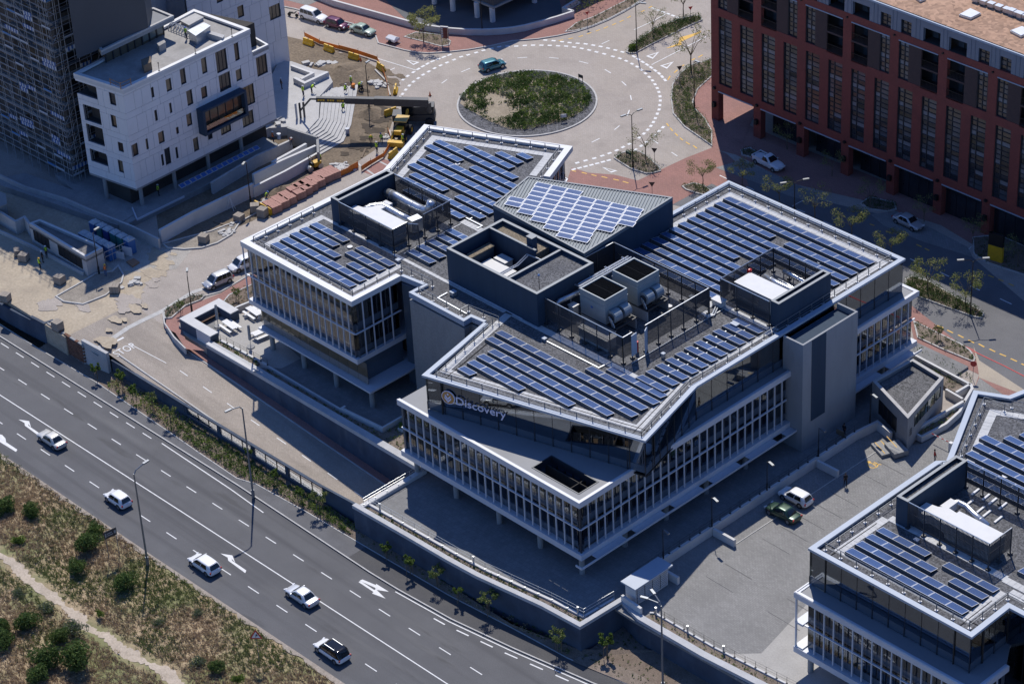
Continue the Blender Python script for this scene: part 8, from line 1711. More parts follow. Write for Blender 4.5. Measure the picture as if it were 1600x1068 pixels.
d_ = (Q - P).normalized(); n_ = Vector((d_.y, -d_.x)) * .035
for k, (a, b, z0, z1) in enumerate(((.05, .16, 3.25, 3.75), (.22, .62, 3.55, 3.68), (.22, .7, 3.3, 3.42), (.78, .94, 3.3, 3.7))): worldpart(MB().seg(P.lerp(Q, a) + n_, P.lerp(Q, b) + n_, .01, z0, z1).build('board_mark', mat('board_mark', (.35, .33, .33), .6) if k == 0 else bpy.data.materials['board_mark']), t)
t, P, Q = board('information_board', 'brown louvred information board with white top on pavement', (-105.37,76.3), (-104.35,76.91), 3, 4.2, 6.0, mat('board_red_brown', (.16, .045, .035), .7), GALV, 3.1); worldpart(MB().seg(P, Q, .2, 6.0, 6.15).build('board_top', WHITE), t)
for k in range(6): worldpart(MB().seg(P + (Q - P) * .04 + Vector((.04, -.04)), P + (Q - P) * .3 + Vector((.04, -.04)), .02, 4.35 + k * .27, 4.5 + k * .27).build('board_mark', WHITE), t)
board('street_name_board', 'small dark name board on two posts at island edge', (-81.95,81.54), (-81.04,81.54), 3.2, 3.7, 4.2, SBK, BLK, 3.1); board('street_name_board', 'low green name board on the small triangular island', (-61.52,70.21), (-60.5,70.15), 3.1, 3.5, 3.9, mat('board_green', (.03, .1, .06), .6), BLK, 3.1); board('chevron_board', 'low red and white board in the island planting', (-75,71.05), (-74.46,71.77), 3.5, 3.8, 4.3, WHITE, BLK, 3.4)
t = thing('advertising_pylon', 'yellow and black pylon sign with white strip in shaded bed', 'sign', (-7.62,81.47,3)); q = (-7.62,81.47); worldpart(MB().obox(q, R(10), 1.0, .22, 3.1, 5.3).build('yellow_panel', YPLAST), t); worldpart(MB().obox(q, R(10), 1.0, .21, 5.3, 7.0).build('black_panel', BLK), t); worldpart(MB().obox((q[0] - .75, q[1] - .12), R(10), .2, .14, 5.35, 7.0).build('white_strip', WHITE), t)
t = thing('barrier_boom', 'red and white striped boom gate at the parking entrance', 'boom gate', (12.9,46.22,3.3)); a, b = Vector((11.21,45.16,4.3)), Vector((13.98,45.13,4.3)); worldpart(MB().box(b.x - .2, b.x + .2, b.y - .2, b.y + .2, 3.3, 4.4).build('boom_housing', WHITE), t)
for k in range(8): worldpart(MB().tube(a.lerp(b, k / 8), a.lerp(b, (k + 1) / 8), .05, n=6).build('boom_stripe', WHITE if k % 2 else RS), t)

# ================================================================== TERRACE FURNITURE
def picnic(label, px, rz):
 t = thing('picnic_table', label, 'picnic table', (*px, 3.31), rz, 'white picnic tables on the terrace')
 for k in range(4): MB().box(-1.25, 1.25, -.42 + k * .212, -.42 + k * .212 + .2, .7, .76).build('table_plank', WHITE, t)
 for s_ in (-1, 1):
  MB().box(-1.25, 1.25, s_ * .78 - .17, s_ * .78 + .17, .42, .48).build('bench', WHITE, t)
  MB().pipe([(s_ * .9, -.75, 0), (s_ * .9, -.3, .7)], .04).pipe([(s_ * .9, .75, 0), (s_ * .9, .3, .7)], .04).pipe([(s_ * .9, -.8, .4), (s_ * .9, .8, .4)], .03).build('leg_frame', GALV, t)
picnic('white picnic table nearest the timber bench', (-67.52,5.9), R(-4)); picnic('white picnic table beside the bronze glass wall', (-63.28,7.56), R(82)); picnic('white picnic table partly hidden under office corner', (-67.73,9.87), R(-4))
for i, (px, lb) in enumerate((((-69.14,5.25), 'closed grey parasol at the picnic table by the bench'), ((-62.44,5.03), 'closed grey parasol at the terrace edge railing'))):
 t = thing('closed_parasol', lb, 'parasol', (*px, 3.31), group='closed parasols'); MB().tube((0, 0, 0), (0, 0, 3.2), .05).build('pole', GALV, t); MB().tube((0, 0, 0), (0, 0, .12), .55, .5, n=16).build('base', CONC, t); MB().tube((0, 0, 1.1), (0, 0, 3.1), .2, .17, n=8).ball((0, 0, 3.1), .17, .17, .12).build('folded_canopy', mat('parasol_cloth', (.28, .29, .3), .9) if i == 0 else bpy.data.materials['parasol_cloth'], t)

# ================================================================== PEOPLE
SKIN = mat('skin', (.19, .095, .06), .6, var=.1); HIV = mat('high_visibility_yellow', (.5, .75, .04), .7); HIO = mat('high_visibility_orange', (.85, .22, .05), .7); NVY = mat('navy_cloth', (.025, .035, .075), .9); DRK = mat('dark_cloth', (.015, .016, .02), .9); BLUC = mat('blue_cloth', (.05, .11, .24), .9); REDC = mat('red_cloth', (.5, .03, .03), .8); HATS = {'white': WHITE, 'yellow': YPLAST, 'blue': mat('helmet_blue', (.03, .12, .4), .4)}
def skin_body(name, joints, edges, mats, regions):
 """one continuous body grown over a skeleton, each face coloured by its nearest bone"""
 me = bpy.data.meshes.new('b'); me.from_pydata([j[:3] for j in joints], edges, []); o = bpy.data.objects.new('b', me); COL.objects.link(o)
 md = o.modifiers.new('s', 'SKIN'); ly = me.skin_vertices[0] if me.skin_vertices else None
 for i, j in enumerate(joints): ly.data[i].radius = (j[3], j[3]); ly.data[i].use_root = i == 0
 md.use_smooth_shade = True; sb = o.modifiers.new('d', 'SUBSURF'); sb.levels = 1; sb.render_levels = 1
 r_ = bpy.data.meshes.new_from_object(o.evaluated_get(bpy.context.evaluated_depsgraph_get())); bpy.data.objects.remove(o); r_.name = name
 r_.materials.clear()
 for m_ in mats: r_.materials.append(m_)
 segs = [(Vector(joints[a][:3]), Vector(joints[b][:3]), regions[k]) for k, (a, b) in enumerate(edges)]
 for p in r_.polygons:
  c = p.center; best = (9, 0)
  for a, b, g in segs:
   d = b - a; u = max(0, min(1, (c - a).dot(d) / max(1e-6, d.length_squared))); k = (a + d * u - c).length
   if k < best[0]: best = (k, g)
  p.material_index = best[1]; p.use_smooth = True
 return r_
def person_mesh(pose, legs, top):
 # x forward. pose: stand, walk, bend, crouch, sit
 b = {'stand': (0, .95, 0), 'walk': (.06, .95, 0), 'bend': (.95, .88, 0), 'crouch': (.55, .42, 0), 'sit': (.15, .25, 0)}[pose]; lean, hz, _ = b
 hip = Vector((0, 0, hz)); sp = Vector((math.sin(lean), 0, math.cos(lean))); ch = hip + sp * .42; nk = hip + sp * .55; hd = nk + (sp + Vector((0, 0, .35))).normalized() * .13; ht = hd + (sp + Vector((0, 0, .5))).normalized() * .1
 J = [(*hip, .13), (*ch, .15), (*nk, .062), (*hd, .088), (*ht, .085)]; E = [(0, 1), (1, 2), (2, 3), (3, 4)]; G = [1, 1, 0, 0]
 for s_ in (-1, 1):
  n = len(J); st = .22 * s_ if pose == 'walk' else .04
  if pose in ('stand', 'walk', 'bend'): kn, an = (st * .6 + .04, s_ * .1, hz * .52), (st * 1.3 - .03, s_ * .11, .08)
  elif pose == 'crouch': kn, an = (.34, s_ * .17, .5), (.02, s_ * .15, .08)
  else: kn, an = (.42, s_ * .15, .32), (.6, s_ * .14, .07)
  J += [(.0, s_ * .1, hz - .04, .095), (*kn, .07), (*an, .048), (an[0] + .17, an[1] + s_ * .02, .04, .042)]; E += [(0, n), (n, n + 1), (n + 1, n + 2), (n + 2, n + 3)]; G += [2, 2, 2, 3]
  n = len(J); sh = ch + sp * .06 + Vector((0, s_ * .2, 0)); dn = Vector((.35, 0, -1)).normalized() if pose != 'walk' else Vector((-.3 * s_, 0, -1)).normalized(); el = sh + (dn * .28 if pose in ('stand', 'walk') else Vector((.12, s_ * .04, -.25))); ha = el + (Vector((.1 if pose == 'stand' else .05, 0, -.24)) if pose in ('stand', 'walk') else Vector((.16, -s_ * .04, -.2)))
  J += [(*sh, .065), (*el, .048), (*ha, .036), (*(ha + Vector((.03, 0, -.1))), .034)]; E += [(1, n), (n, n + 1), (n + 1, n + 2), (n + 2, n + 3)]; G += [1, 1, 0, 0]
 return skin_body('body', J, E, [SKIN, top, legs, DRK], G), hd, ht, hip, ch, sp
def person(label, loc, rz, pose='stand', top=NVY, legs=NVY, vest=None, hat='white', hair=False, s_=1.0):
 t = thing('person', label, 'person', loc, rz); me, hd, ht, hip, ch, sp = person_mesh(pose, legs, top); put('body', me, t)
 if hat: o = MB().ball((*ht,), .125, .12, .1, 10, 6).tube((ht.x + .03, 0, ht.z - .02), (ht.x + .03, 0, ht.z), .15, n=12).build('hard_hat', HATS[hat], t)
 if hair: MB().ball((ht.x - .02, 0, ht.z + .0), .115, .11, .1).build('hair', DRK, t)
 if vest:
  a, b = hip + sp * .06, ch + sp * .1; mb = MB(); k = []
  for q, ww, dp in ((a, .19, .15), (a.lerp(b, .5), .2, .16), (b, .215, .15), (b + sp * .05, .13, .1)):
   px_ = Vector((sp.z, 0, -sp.x)); k.append([q + px_ * dp * math.cos(R(45 * i)) + Vector((0, ww * math.sin(R(45 * i)), 0)) for i in range(8)])
  loft(mb, k); mb.build('safety_vest', vest, t, smooth=True)
 return t
for a in (
 ('worker in orange vest standing on the pale platform', (-99.09,38.99,4.4), 1.2, 'stand', NVY, NVY, HIO), ('worker in orange vest bending over the platform wall', (-96.78,40.29,4.4), -.5, 'bend', NVY, NVY, HIO),
 ('worker in yellow vest and white helmet at the top of steps', (-106.4,50.58,4.4), .3, 'stand', HIV, NVY, HIV), ('worker in yellow vest bending beside the helmeted one', (-106.25,52,4.4), 1.5, 'bend', NVY, NVY, HIV), ('worker in yellow vest crouching on the lower steps', (-104.12,56.37,3.6), 2.0, 'crouch', NVY, NVY, HIV), ('worker in yellow vest kneeling on steps under the boom', (-100.13,52.67,3.6), 2.6, 'crouch', NVY, NVY, HIV),
 ('worker in yellow vest standing with orange drum by the soil', (-105.53,58.74,3), .5, 'stand', NVY, NVY, HIV), ('pair worker in bright yellow top bending over soil', (-104.08,58.95,3), .2, 'bend', HIV, DRK, HIV), ('worker in dark clothes crouching by white slabs', (-103.21,58.92,3), 3, 'crouch', DRK, DRK, None), ('worker with yellow helmet bending over the dug ground', (-90.94,49.73,3), -.7, 'bend', HIV, DRK, HIV, 'yellow'), ('worker with white helmet standing in the middle of dug ground', (-87.99,48.2,3), 1.8, 'stand', NVY, NVY, HIV), ('worker with blue helmet bending near the loader', (-89.37,50.37,3), 2.6, 'bend', BLUC, NVY, HIV, 'blue'), ('worker in yellow vest between loader and white roof edge', (-86.87,52.07,3), 1.2, 'stand', NVY, NVY, HIV), ('worker in yellow and orange beside the roller wall', (-91.41,40.9,3), .9, 'stand', NVY, NVY, HIV, 'white'), ('worker with blue helmet crouching at the pallets end', (-89.9,29.88,3), .5, 'crouch', BLUC, NVY, HIV, 'blue'),
 ('worker in orange vest and yellow helmet beside kiosk corner', (-89.96,3.33,3), -1.2, 'stand', NVY, BLUC, HIO, 'yellow'), ('worker in green vest standing in kiosk shade', (-99.65,0.86,3), .2, 'stand', DRK, DRK, HIV), ('worker in dark clothes facing the green vest worker', (-98.96,-0.24,3), .9, 'stand', DRK, DRK, None), ('third worker with yellow helmet on the shaded sand', (-97.75,-1.5,3), 1.4, 'stand', DRK, DRK, HIV, 'yellow'), ('worker sitting against the white wall corner', (-92.1,12.54,3), 2.4, 'sit', DRK, DRK, HIV), ('worker in yellow vest on the pale building roof', (-104.79,30.68,21.65), .4, 'stand', NVY, NVY, HIV, 'blue'), ('worker in lime vest in the undercroft of pale building', (-100.08,19.74,3.9), .8, 'stand', DRK, DRK, HIV), ('worker in dark overalls in plaza shade by pale building', (-110.6,50.03,4.4), 1.0, 'stand', DRK, DRK, None)):
 person(*a)
person('person in black walking across the sunny parking deck', (9.65,31.91,3.31), 2.4, 'walk', DRK, DRK, None, None, True); person('person in red cap walking behind second block parapet', (14.09,42.07,3.31), .8, 'stand', REDC, NVY, None, None, True); person('person in dark suit carrying brown board under stair core', (3.31,39.2,3.31), -1.6, 'walk', DRK, DRK, None, None, True)
t = thing('carried_board', 'brown board carried by the person under the stair core', 'board', (3.47,38.3,4.3)); q = (3.56,38.2); MB().box(-.6, .6, -.03, .03, -.35, .35).build('board', STAKE, t)

# ================================================================== VEGETATION
def leaf_cloud(mb, c, rx, ry, rz_, n, s0, s1, rg, mi=None, shell=.35):
 """n small leaf faces scattered through an ellipsoid, denser near its skin"""
 for _ in range(n):
  while True:
   v = Vector((rg.uniform(-1, 1), rg.uniform(-1, 1), rg.uniform(-1, 1)))
   if .02 < v.length <= 1: break
  v = v.normalized() * (v.length ** shell); p = Vector((c[0] + v.x * rx, c[1] + v.y * ry, c[2] + v.z * rz_))
  a = Vector((rg.gauss(0, 1), rg.gauss(0, 1), rg.gauss(0, .8))).normalized(); b = a.orthogonal().normalized(); b = (Matrix.Rotation(rg.uniform(0, 6.28), 3, a) @ b); s_ = rg.uniform(s0, s1)
  e = a.cross(b); q = [p - b * s_, p + e * s_ * .45, p + b * s_, p - e * s_ * .45]
  k = len(mb.v); mb.v += [tuple(x) for x in q]; mb.f.append((k, k + 1, k + 2, k + 3)); mb.m.append(rg.choice(mi) if mi else 0)
def tree(seed, h, cr, dens, leaf=(LEAF_Y, LEAF_M), lsz=(.1, .2), stakes=False, spread=1.0):
 """tapered trunk, forking limbs, leaf clumps at the limb ends with gaps between"""
 rg = random.Random(seed); t = thing('street_tree', 'x', 'tree'); tr, lf = MB(), MB(); fork = h * .42
 tr.pipe([(0, 0, 0), (rg.uniform(-.08, .08), rg.uniform(-.08, .08), fork * .5), (0, 0, fork)], [.03 * h ** .7, .025 * h ** .7, .02 * h ** .7], 7); br = MB()
 for i in range(7):
  a = i * 2.4 + rg.uniform(-.4, .4); r_ = cr * rg.uniform(.55, 1) * spread; z = h * rg.uniform(.72, .98); p0, p1, p2 = Vector((0, 0, fork * rg.uniform(.85, 1))), Vector((r_ * .4 * math.cos(a), r_ * .4 * math.sin(a), fork + (z - fork) * .55)), Vector((r_ * math.cos(a), r_ * math.sin(a), z))
  br.pipe([p0, p1, p2], [.014 * h ** .7, .009 * h ** .7, .004 * h ** .7], 5)
  for j in range(4):
   b = a + rg.uniform(-1, 1); q = p1.lerp(p2, rg.uniform(.1, 1)) ; e = q + Vector((math.cos(b), math.sin(b), rg.uniform(-.1, .6))) * cr * rg.uniform(.2, .42); br.pipe([q, e], [.005 * h ** .7, .0025 * h ** .7], 4)
   leaf_cloud(lf, e, cr * .26, cr * .26, cr * .17, int(dens * rg.uniform(.5, 1.2)), *lsz, rg, (0, 0, 1))
  leaf_cloud(lf, p2, cr * .28, cr * .28, cr * .18, dens, *lsz, rg, (0, 0, 1))
 tr.build('trunk', BARK, t); br.build('limbs', BARK, t); lf.build('crown', list(leaf), t)
 if stakes:
  for s_ in (-.35, .35): MB().tube((s_, .1, 0), (s_, .1, h * .55), .035, n=5).build('stake', STAKE, t)
  MB().tube((-.4, .1, h * .45), (.4, .1, h * .45), .03, n=5).build('stake_rail', STAKE, t)
 return t
PT = {}
def plant(kind, label, loc, s_=1.0, rz=None, group=None):
 src, used = PT[kind]; rz = rnd.uniform(0, 6.28) if rz is None else rz
 if not used: src.location = loc; src.rotation_euler = (0, 0, rz); src['label'] = label; src.scale = (s_,) * 3; PT[kind] = (src, True); (src.__setitem__('group', group) if group else None); return src
 return copy_tree(src, loc, rz, label, group, s_)
PT['feather'] = (tree(1, 4.6, 2.1, 40, lsz=(.07, .15)), False); PT['sparse'] = (tree(2, 4.8, 2.0, 22, lsz=(.06, .12)), False); PT['young'] = (tree(3, 2.7, .8, 26, (LEAF_M, LEAF_Y), (.06, .12), True), False); PT['slim'] = (tree(4, 2.4, .55, 30, (LEAF_M, LEAF_B), (.07, .14), True), False); PT['round'] = (tree(5, 4.2, 1.9, 60, (LEAF_Y, LEAF_Y), (.08, .16)), False)
G1 = 'feathery street trees'
for k, px, s_, lb in (('round', (-108.02,75.13,3.1), 1.15, 'yellow green tree on the north pavement bed'), ('sparse', (-83.85,98.96,3.1), .9, 'thin tree standing on the planted median'), ('sparse', (-71.76,94.28,3.1), 1.35, 'bare looking thorn tree beside yellow road arrows'), ('sparse', (-58.87,71.35,3.1), .95, 'small thin tree on the triangular island'), ('feather', (-48.09,71.06,3.1), .8, 'feathery tree at the brick crossing'), ('feather', (-44.25,74.68,3), .75, 'feathery tree top just behind the right wing parapet corner'), ('feather', (-37.49,74.32,3), .85, 'feathery tree behind the parapet beside double lamp'), ('sparse', (-31.13,73.99,3), 1.0, 'sandy coloured tree behind the middle of the parapet'), ('feather', (-24.74,73.83,3), .95, 'feathery tree behind the parapet before the corner'), ('feather', (-17.95,73.52,3), .85, 'feathery tree peeping over the glass corner'), ('feather', (-9.09,69.77,3.1), 1.0, 'feathery tree at the near end of street median'), ('feather', (-3.81,70.52,3.1), .95, 'feathery tree at the far end of street median'), ('sparse', (-84.75,106.57,3.1), 1.0, 'thin tree at the top end of median')): plant(k, lb, px, s_, group=G1)
G1 = 'small trees in the brick block shade'
for px, s_, lb in (((-27.69,81.2,3.1), .8, 'shaded tree in the bed left of silver saloon'), ((-20.31,83.12,3.1), .7, 'shaded tree behind the silver saloon'), ((-12.36,82.89,3.1), .75, 'shaded tree left of yellow pylon'), ((-4.79,82.32,3.1), .8, 'shaded tree right of yellow pylon'), ((-46.24,85.97,3.1), .8, 'shaded tree at the arcade behind white pickup'), ((-36.9,84.34,3.1), .7, 'shaded tree between two arcade bays')): plant('sparse', lb, px, s_, group=G1)
G1 = 'staked saplings along the highway planting'
for i, (k, px, s_) in enumerate((('slim', (-74.75,-9.74,0.3), .95), ('slim', (-70.7,-8.92,0.4), 1.1), ('slim', (-67.28,-9.74,0.4), 1.0), ('young', (-64.2,-9.16,0.4), .9), ('young', (-60.19,-9.53,0.4), .95), ('slim', (-47.18,-7.96,0.4), .8), ('slim', (-41.49,-8.76,0.4), .8), ('slim', (-36.42,-9.15,0.4), .9), ('young', (-33.39,-8.85,0.4), 1.1), ('slim', (-21.36,-9.32,0.3), .9), ('slim', (-17.42,-9.42,0.3), 1.05), ('young', (-13.66,-8.86,0.3), 1.0), ('slim', (-9.96,-9.06,0.3), .9), ('young', (-5.92,-8.3,0.3), 1.15), ('young', (3.87,-7.65,0.3), 1.1), ('slim', (8.13,-4.69,0.3), 1.2))): plant(k, 'young staked sapling in the strip beside the highway footpath, %s from left' % ORD[i], px, s_, group=G1)
G1 = 'timber staked saplings by the pavements'
for px, lb in (((-75.27,4.14,3.1), 'staked sapling in the corner bed by street lamp'), ((-72.36,10.78,3.1), 'staked sapling in the bed under the left wing'), ((-1.58,62.47,3.1), 'staked sapling frame in the east kerb bed')): plant('young', lb, px, .7, group=G1)
def shrub(seed, r_, h, n, leaf, lsz):
 rg = random.Random(seed); mb = MB()
 for _ in range(9): a, q = rg.uniform(0, 6.28), rg.uniform(0, .62) * r_; leaf_cloud(mb, (q * math.cos(a), q * math.sin(a), h * rg.uniform(.3, .62)), r_ * rg.uniform(.3, .5), r_ * rg.uniform(.3, .5), h * rg.uniform(.25, .4), n // 9, *lsz, rg, (0, 0, 1))
 t = thing('shrub', 'x', 'shrub'); mb.build('foliage', list(leaf), t); st = MB()
 for _ in range(6): a = rg.uniform(0, 6.28); st.tube((0, 0, 0), (r_ * .5 * math.cos(a), r_ * .5 * math.sin(a), h * .6), .03, .012, n=4)
 st.build('stems', BARK, t); return t
PT['bush'] = (shrub(1, 1.5, 1.9, 2200, (LEAF_M, LEAF_D), (.06, .15)), False); PT['bush2'] = (shrub(2, 1.2, 1.5, 1700, (LEAF_M, LEAF_M), (.06, .14)), False); PT['bright'] = (shrub(3, .8, 1.1, 900, (LEAF_B, LEAF_M), (.05, .12)), False); PT['grey'] = (shrub(4, 1.0, .9, 1200, (LEAF_G, LEAF_M), (.04, .1)), False)
G1 = 'bushes on the rough grass verge'
for i, (k, px, s_) in enumerate((('bush', (-47.38,-31,0), 1.25), ('bush2', (-45.38,-34.04,0), 1.2), ('bush2', (-49.47,-28.58,0), 1.1), ('bush', (-38.62,-32.29,0), 1.15), ('bright', (-54.55,-35.66,0), 1.1), ('bush', (-40.94,-43.91,0), 1.15), ('bush', (-40.95,-47.58,0), 1.2), ('bush2', (-43.11,-45.92,0), 1.1), ('bush', (-34.76,-45.45,0), 1.4), ('bush', (-31.7,-43.32,0), 1.6), ('bush2', (-36.98,-42.44,0), 1.1), ('bush2', (-33.33,-47.96,0), 1.3), ('grey', (-22.65,-34.91,0), 1.1), ('bush2', (-20.59,-34.13,-0), .9), ('bright', (-37.23,-37.06,0), .8), ('grey', (-46.75,-41.02,0), 1.0), ('grey', (-37.13,-40.38,0), 1.6), ('grey', (-31.33,-33.53,0), .9), ('bright', (-17.44,-33.73,0), 1.0), ('bush2', (-60.76,-33.19,0), 1.4), ('grey', (-29.28,-29.7,0), .8), ('bush', (-57.65,-31.18,0), 1.0), ('grey', (-42.23,-40.63,0), 1.2))): plant(k, 'verge bush of %s, %s when counted down the slope' % ({'bush': 'dense dark leaves', 'bush2': 'loose green leaves', 'bright': 'bright lime leaves', 'grey': 'low grey leaves'}[k], ORD[min(i, 19)] if i < 20 else 'twenty-' + ORD[i - 20]), px, s_, group=G1)
plant('bright', 'bright shrub at the left front corner of office block', (-35.91,7.41,3.4), 1.3); plant('bright', 'bright shrub behind low kerb at office corner', (-35.41,5.76,3.4), .8); plant('bright', 'yellow flowering shrub at the median tip', (-82.68,93.67,3.1), 1.0)
def scatter(name, label, pts, n, kinds, seed, z, hmax=.5, lsz=(.05, .12), edge=.0, mats=None, cl=9):
 """low planting that nobody could count: many small leaf tufts as one object"""
 rg = random.Random(seed); xs0, xs1, ys0, ys1 = min(p[0] for p in pts), max(p[0] for p in pts), min(p[1] for p in pts), max(p[1] for p in pts); mb = MB(); k = 0; tries = 0
 def inside(x, y):
  c = False; j = len(pts) - 1
  for i in range(len(pts)):
   if (pts[i][1] > y) != (pts[j][1] > y) and x < (pts[j][0] - pts[i][0]) * (y - pts[i][1]) / (pts[j][1] - pts[i][1]) + pts[i][0]: c = not c
   j = i
  return c
 while k < n and tries < n * 8:
  tries += 1; x, y = rg.uniform(xs0, xs1), rg.uniform(ys0, ys1)
  if not inside(x, y): continue
  zz = z(x, y) if callable(z) else z; g = kinds(x, y, rg) if callable(kinds) else rg.choice(kinds)
  if g is None: continue
  hh = hmax * rg.uniform(.4, 1); leaf_cloud(mb, (x, y, zz + hh * .45), hh * .6, hh * .6, hh * .55, cl, *lsz, rg, (g,)); k += 1
 o = mb.build(name, mats or [LEAF_D, LEAF_M, LEAF_B, LEAF_G, STRAW, GRASSG, LEAF_Y]); return tag(o, label, 'planting', kind='stuff')
def isl(x, y, rg):
 d = math.hypot(x - IC[0], y - IC[1]); v = math.sin(x * .9 + 1) * math.cos(y * .8) + rg.uniform(-.6, .6)
 if d < 6 and y < 70.5 and x < -81 and v < .5: return None
 if y < 66.5 and x < -80 and v < .3: return None
 return 0 if v > .35 else 1 if v > -.2 else 2 if v > -.5 else 3
def islz(x, y): return 3.15 + .45 * max(0, 1 - (math.hypot(x - IC[0], y - IC[1]) / 9) ** 2)
scatter('island_planting', 'dense mixed green planting on the roundabout island', IP, 2300, isl, 3, islz, .62, (.07, .17), cl=15)
scatter('median_planting', 'dark clipped hedge plants on the top median', ISL_E, 520, (0, 0, 1), 4, 3.15, .8, cl=14); scatter('island_planting', 'low grey green plants on the triangular island', ISL_S, 170, (3, 0, 1), 5, 3.15, .6, cl=12); scatter('corner_planting', 'mixed shrubs on the corner bed by brick block', BED_E, 700, (0, 1, 1, 3, 2), 6, 3.15, .75, cl=14); scatter('median_planting', 'dark green hedge along the street median', MED, 480, (0, 1, 0), 7, 3.15, .8, cl=14)
for i, (q, kk, n, hh, z, lb) in enumerate((
 ([(-94.37,91.29),(-95.17,94.24),(-94.65,97.79),(-94.82,102.79),(-94.82,106.26),(-93.49,107.4),(-92.75,103.41),(-92.52,99.05),(-92.75,95.19),(-93.52,92.58)], (3, 1, 4), 120, .45, 3.2, 'small pale plants in the verge bed'), ([(-111.46,74.38),(-111.25,76.51),(-107.7,78.44),(-105.13,77.89),(-104.35,76.91),(-104.9,75.88),(-108.32,75.14)], (3, 6, 1), 60, .5, 3.2, 'pale plants round the north tree'), ([(-6.26,63.65),(0.96,63.44),(2.67,63.09),(4.15,62.18),(4.55,61.43),(-0.13,61.14),(-3.67,61.17)], (1, 0), 110, .4, 3.15, 'rows of small plants in the kerb bed'), ([(-2.05,57.45),(7.5,56.87),(7.33,54.57),(6.07,54.5),(1.24,55.77)], (1, 3), 70, .4, 3.5, 'small plants in the garden bed'), ([(-3.37,59.7),(6.15,58.98),(7.15,57.7),(-3.04,58.68)], (3, 1), 70, .4, 3.1, 'low plants along the long garden wall'), ([(9.21,44.45),(10.17,44.64),(10.56,48.44),(10.18,51.39),(9.48,52.87)], (2, 4), 80, .45, 3.85, 'yellow green tufts in entrance planter'), ([(-50.02,69.14),(-49.46,70.78),(-47.97,71.18),(-46.16,70.72),(-45.85,69.64),(-47.22,69.11),(-49.06,68.85)], (0, 1), 70, .6, 3.15, 'green plants at the brick crossing'), ([(-77.41,3.04),(-77.77,4.13),(-77.75,7.81),(-76.4,8.81),(-76.04,7.7),(-76.42,5.74),(-75.48,2.77),(-75.97,2.13)], (3, 3, 1), 90, .4, 3.15, 'grey plants in the corner bed by lamp'), ([(-73.06,8.75),(-74.19,10.99),(-73.9,15.16),(-70.54,12.62),(-70.7,10.46),(-71.69,8.37)], (1, 3, 4), 80, .4, 3.15, 'green plants under the left wing'), ([(-66, 1.9), (-58.5, 2.05), (-58.5, 3.2), (-66, 2.9)], (0, 1, 2), 60, .35, 3.6, 'plants in the terrace planter'), ([(-57, 2.4), (-28.2, 2.4), (-28.2, 7.6), (-36.2, 7.6), (-36.2, 3.6), (-43.2, 3.0), (-57, 3.1)], (0, 1, 2), 200, .4, 3.45, 'plants in the shaded terrace bed'), ([(-100.94,97.27),(-101.59,101.35),(-101.27,108.7),(-98.27,111.26),(-95.65,106.42),(-96.33,99.49),(-96.53,95.33)], (5, 5, 1), 300, .3, 3.9, 'clipped green lawn at the plaza edge'),
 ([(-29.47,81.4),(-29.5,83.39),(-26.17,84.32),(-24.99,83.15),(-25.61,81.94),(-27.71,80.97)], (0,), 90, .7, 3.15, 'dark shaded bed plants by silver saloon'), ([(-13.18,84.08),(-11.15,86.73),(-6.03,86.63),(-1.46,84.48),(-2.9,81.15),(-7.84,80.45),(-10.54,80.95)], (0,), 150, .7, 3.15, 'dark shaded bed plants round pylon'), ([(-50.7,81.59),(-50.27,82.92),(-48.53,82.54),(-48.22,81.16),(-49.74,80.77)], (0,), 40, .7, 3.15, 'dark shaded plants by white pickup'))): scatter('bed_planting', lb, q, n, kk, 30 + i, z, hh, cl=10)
SB_ = [(-60, -10.3), (-53.5, -10.4), (-46, -10.5), (-43.4, -9.8), (-34.8, -9.3), (-28, -9.1), (-28, -7.6), (-60, -7.6)]
mb = MB(); PB = [p for p in PATHL if -92 < p[0] < 33]
for i in range(len(PB) - 1):
 p, q = PB[i], PB[i + 1]; f_ = lambda x: -7.4 if x < -28 else (-7.9 if x < 0 else (-6 if x < 5.5 else .3))
 mb.add([(p[0], p[1] + .06, .1), (q[0], q[1] + .06, .1), (q[0], f_(q[0]), .45), (p[0], f_(p[0]), .45)], [(0, 1, 2, 3)])
structure('planting_strip', mb, SOIL); sheet('planting_corner', [(5.9, -7.6), (12.3, -6.3), (32, -2.2), (60, 3), (26, .1), (9, -.6), (5.9, .2)], .2, MULCH)
scatter('strip_planting', 'green ground cover between footpath and ramp wall', SB_, 900, (1, 1, 2, 1, 5, 0), 60, .28, .55, (.06, .15), cl=12); scatter('strip_planting', 'green ground cover in strip below boundary pier', [(-73, -9.8), (-60, -10.2), (-60, -7.6), (-73, -7.9)], 200, (1, 2, 2, 4), 61, .28, .6, (.06, .15), cl=12); scatter('strip_planting', 'sparse small plants below the front planter wall', [(-28, -9.2), (-11, -8.6), (5, -7.2), (5, -6.2), (-28, -8.2)], 230, (1, 0, 4), 62, .3, .32, cl=7); scatter('corner_planting', 'rows of tiny plants in the sunny soil corner', [(6.1, -7.3), (12.3, -6.1), (30, -2.3), (26, -.1), (9, -.8), (6.1, -.2)], 260, (0, 1, 3), 63, .2, .25, cl=7)
scatter('planter_planting', 'little plants in the front deck planter', [(-27.3, -7.6), (-13, -7.1), (.3, -5.7), (5, -5.4), (5.0, -4.8), (.2, -5.15), (-13, -6.6), (-27.3, -7.05)], 260, (0, 1), 64, 3.5, .26, cl=6); scatter('planter_planting', 'little plants in the parking edge planter', [(9.4, -.2), (18, 0), (26, .6), (45, 2), (45, 2.9), (26, 1.45), (18, .8), (9.6, .75)], 160, (0, 1, 2), 65, 3.5, .35, cl=7)
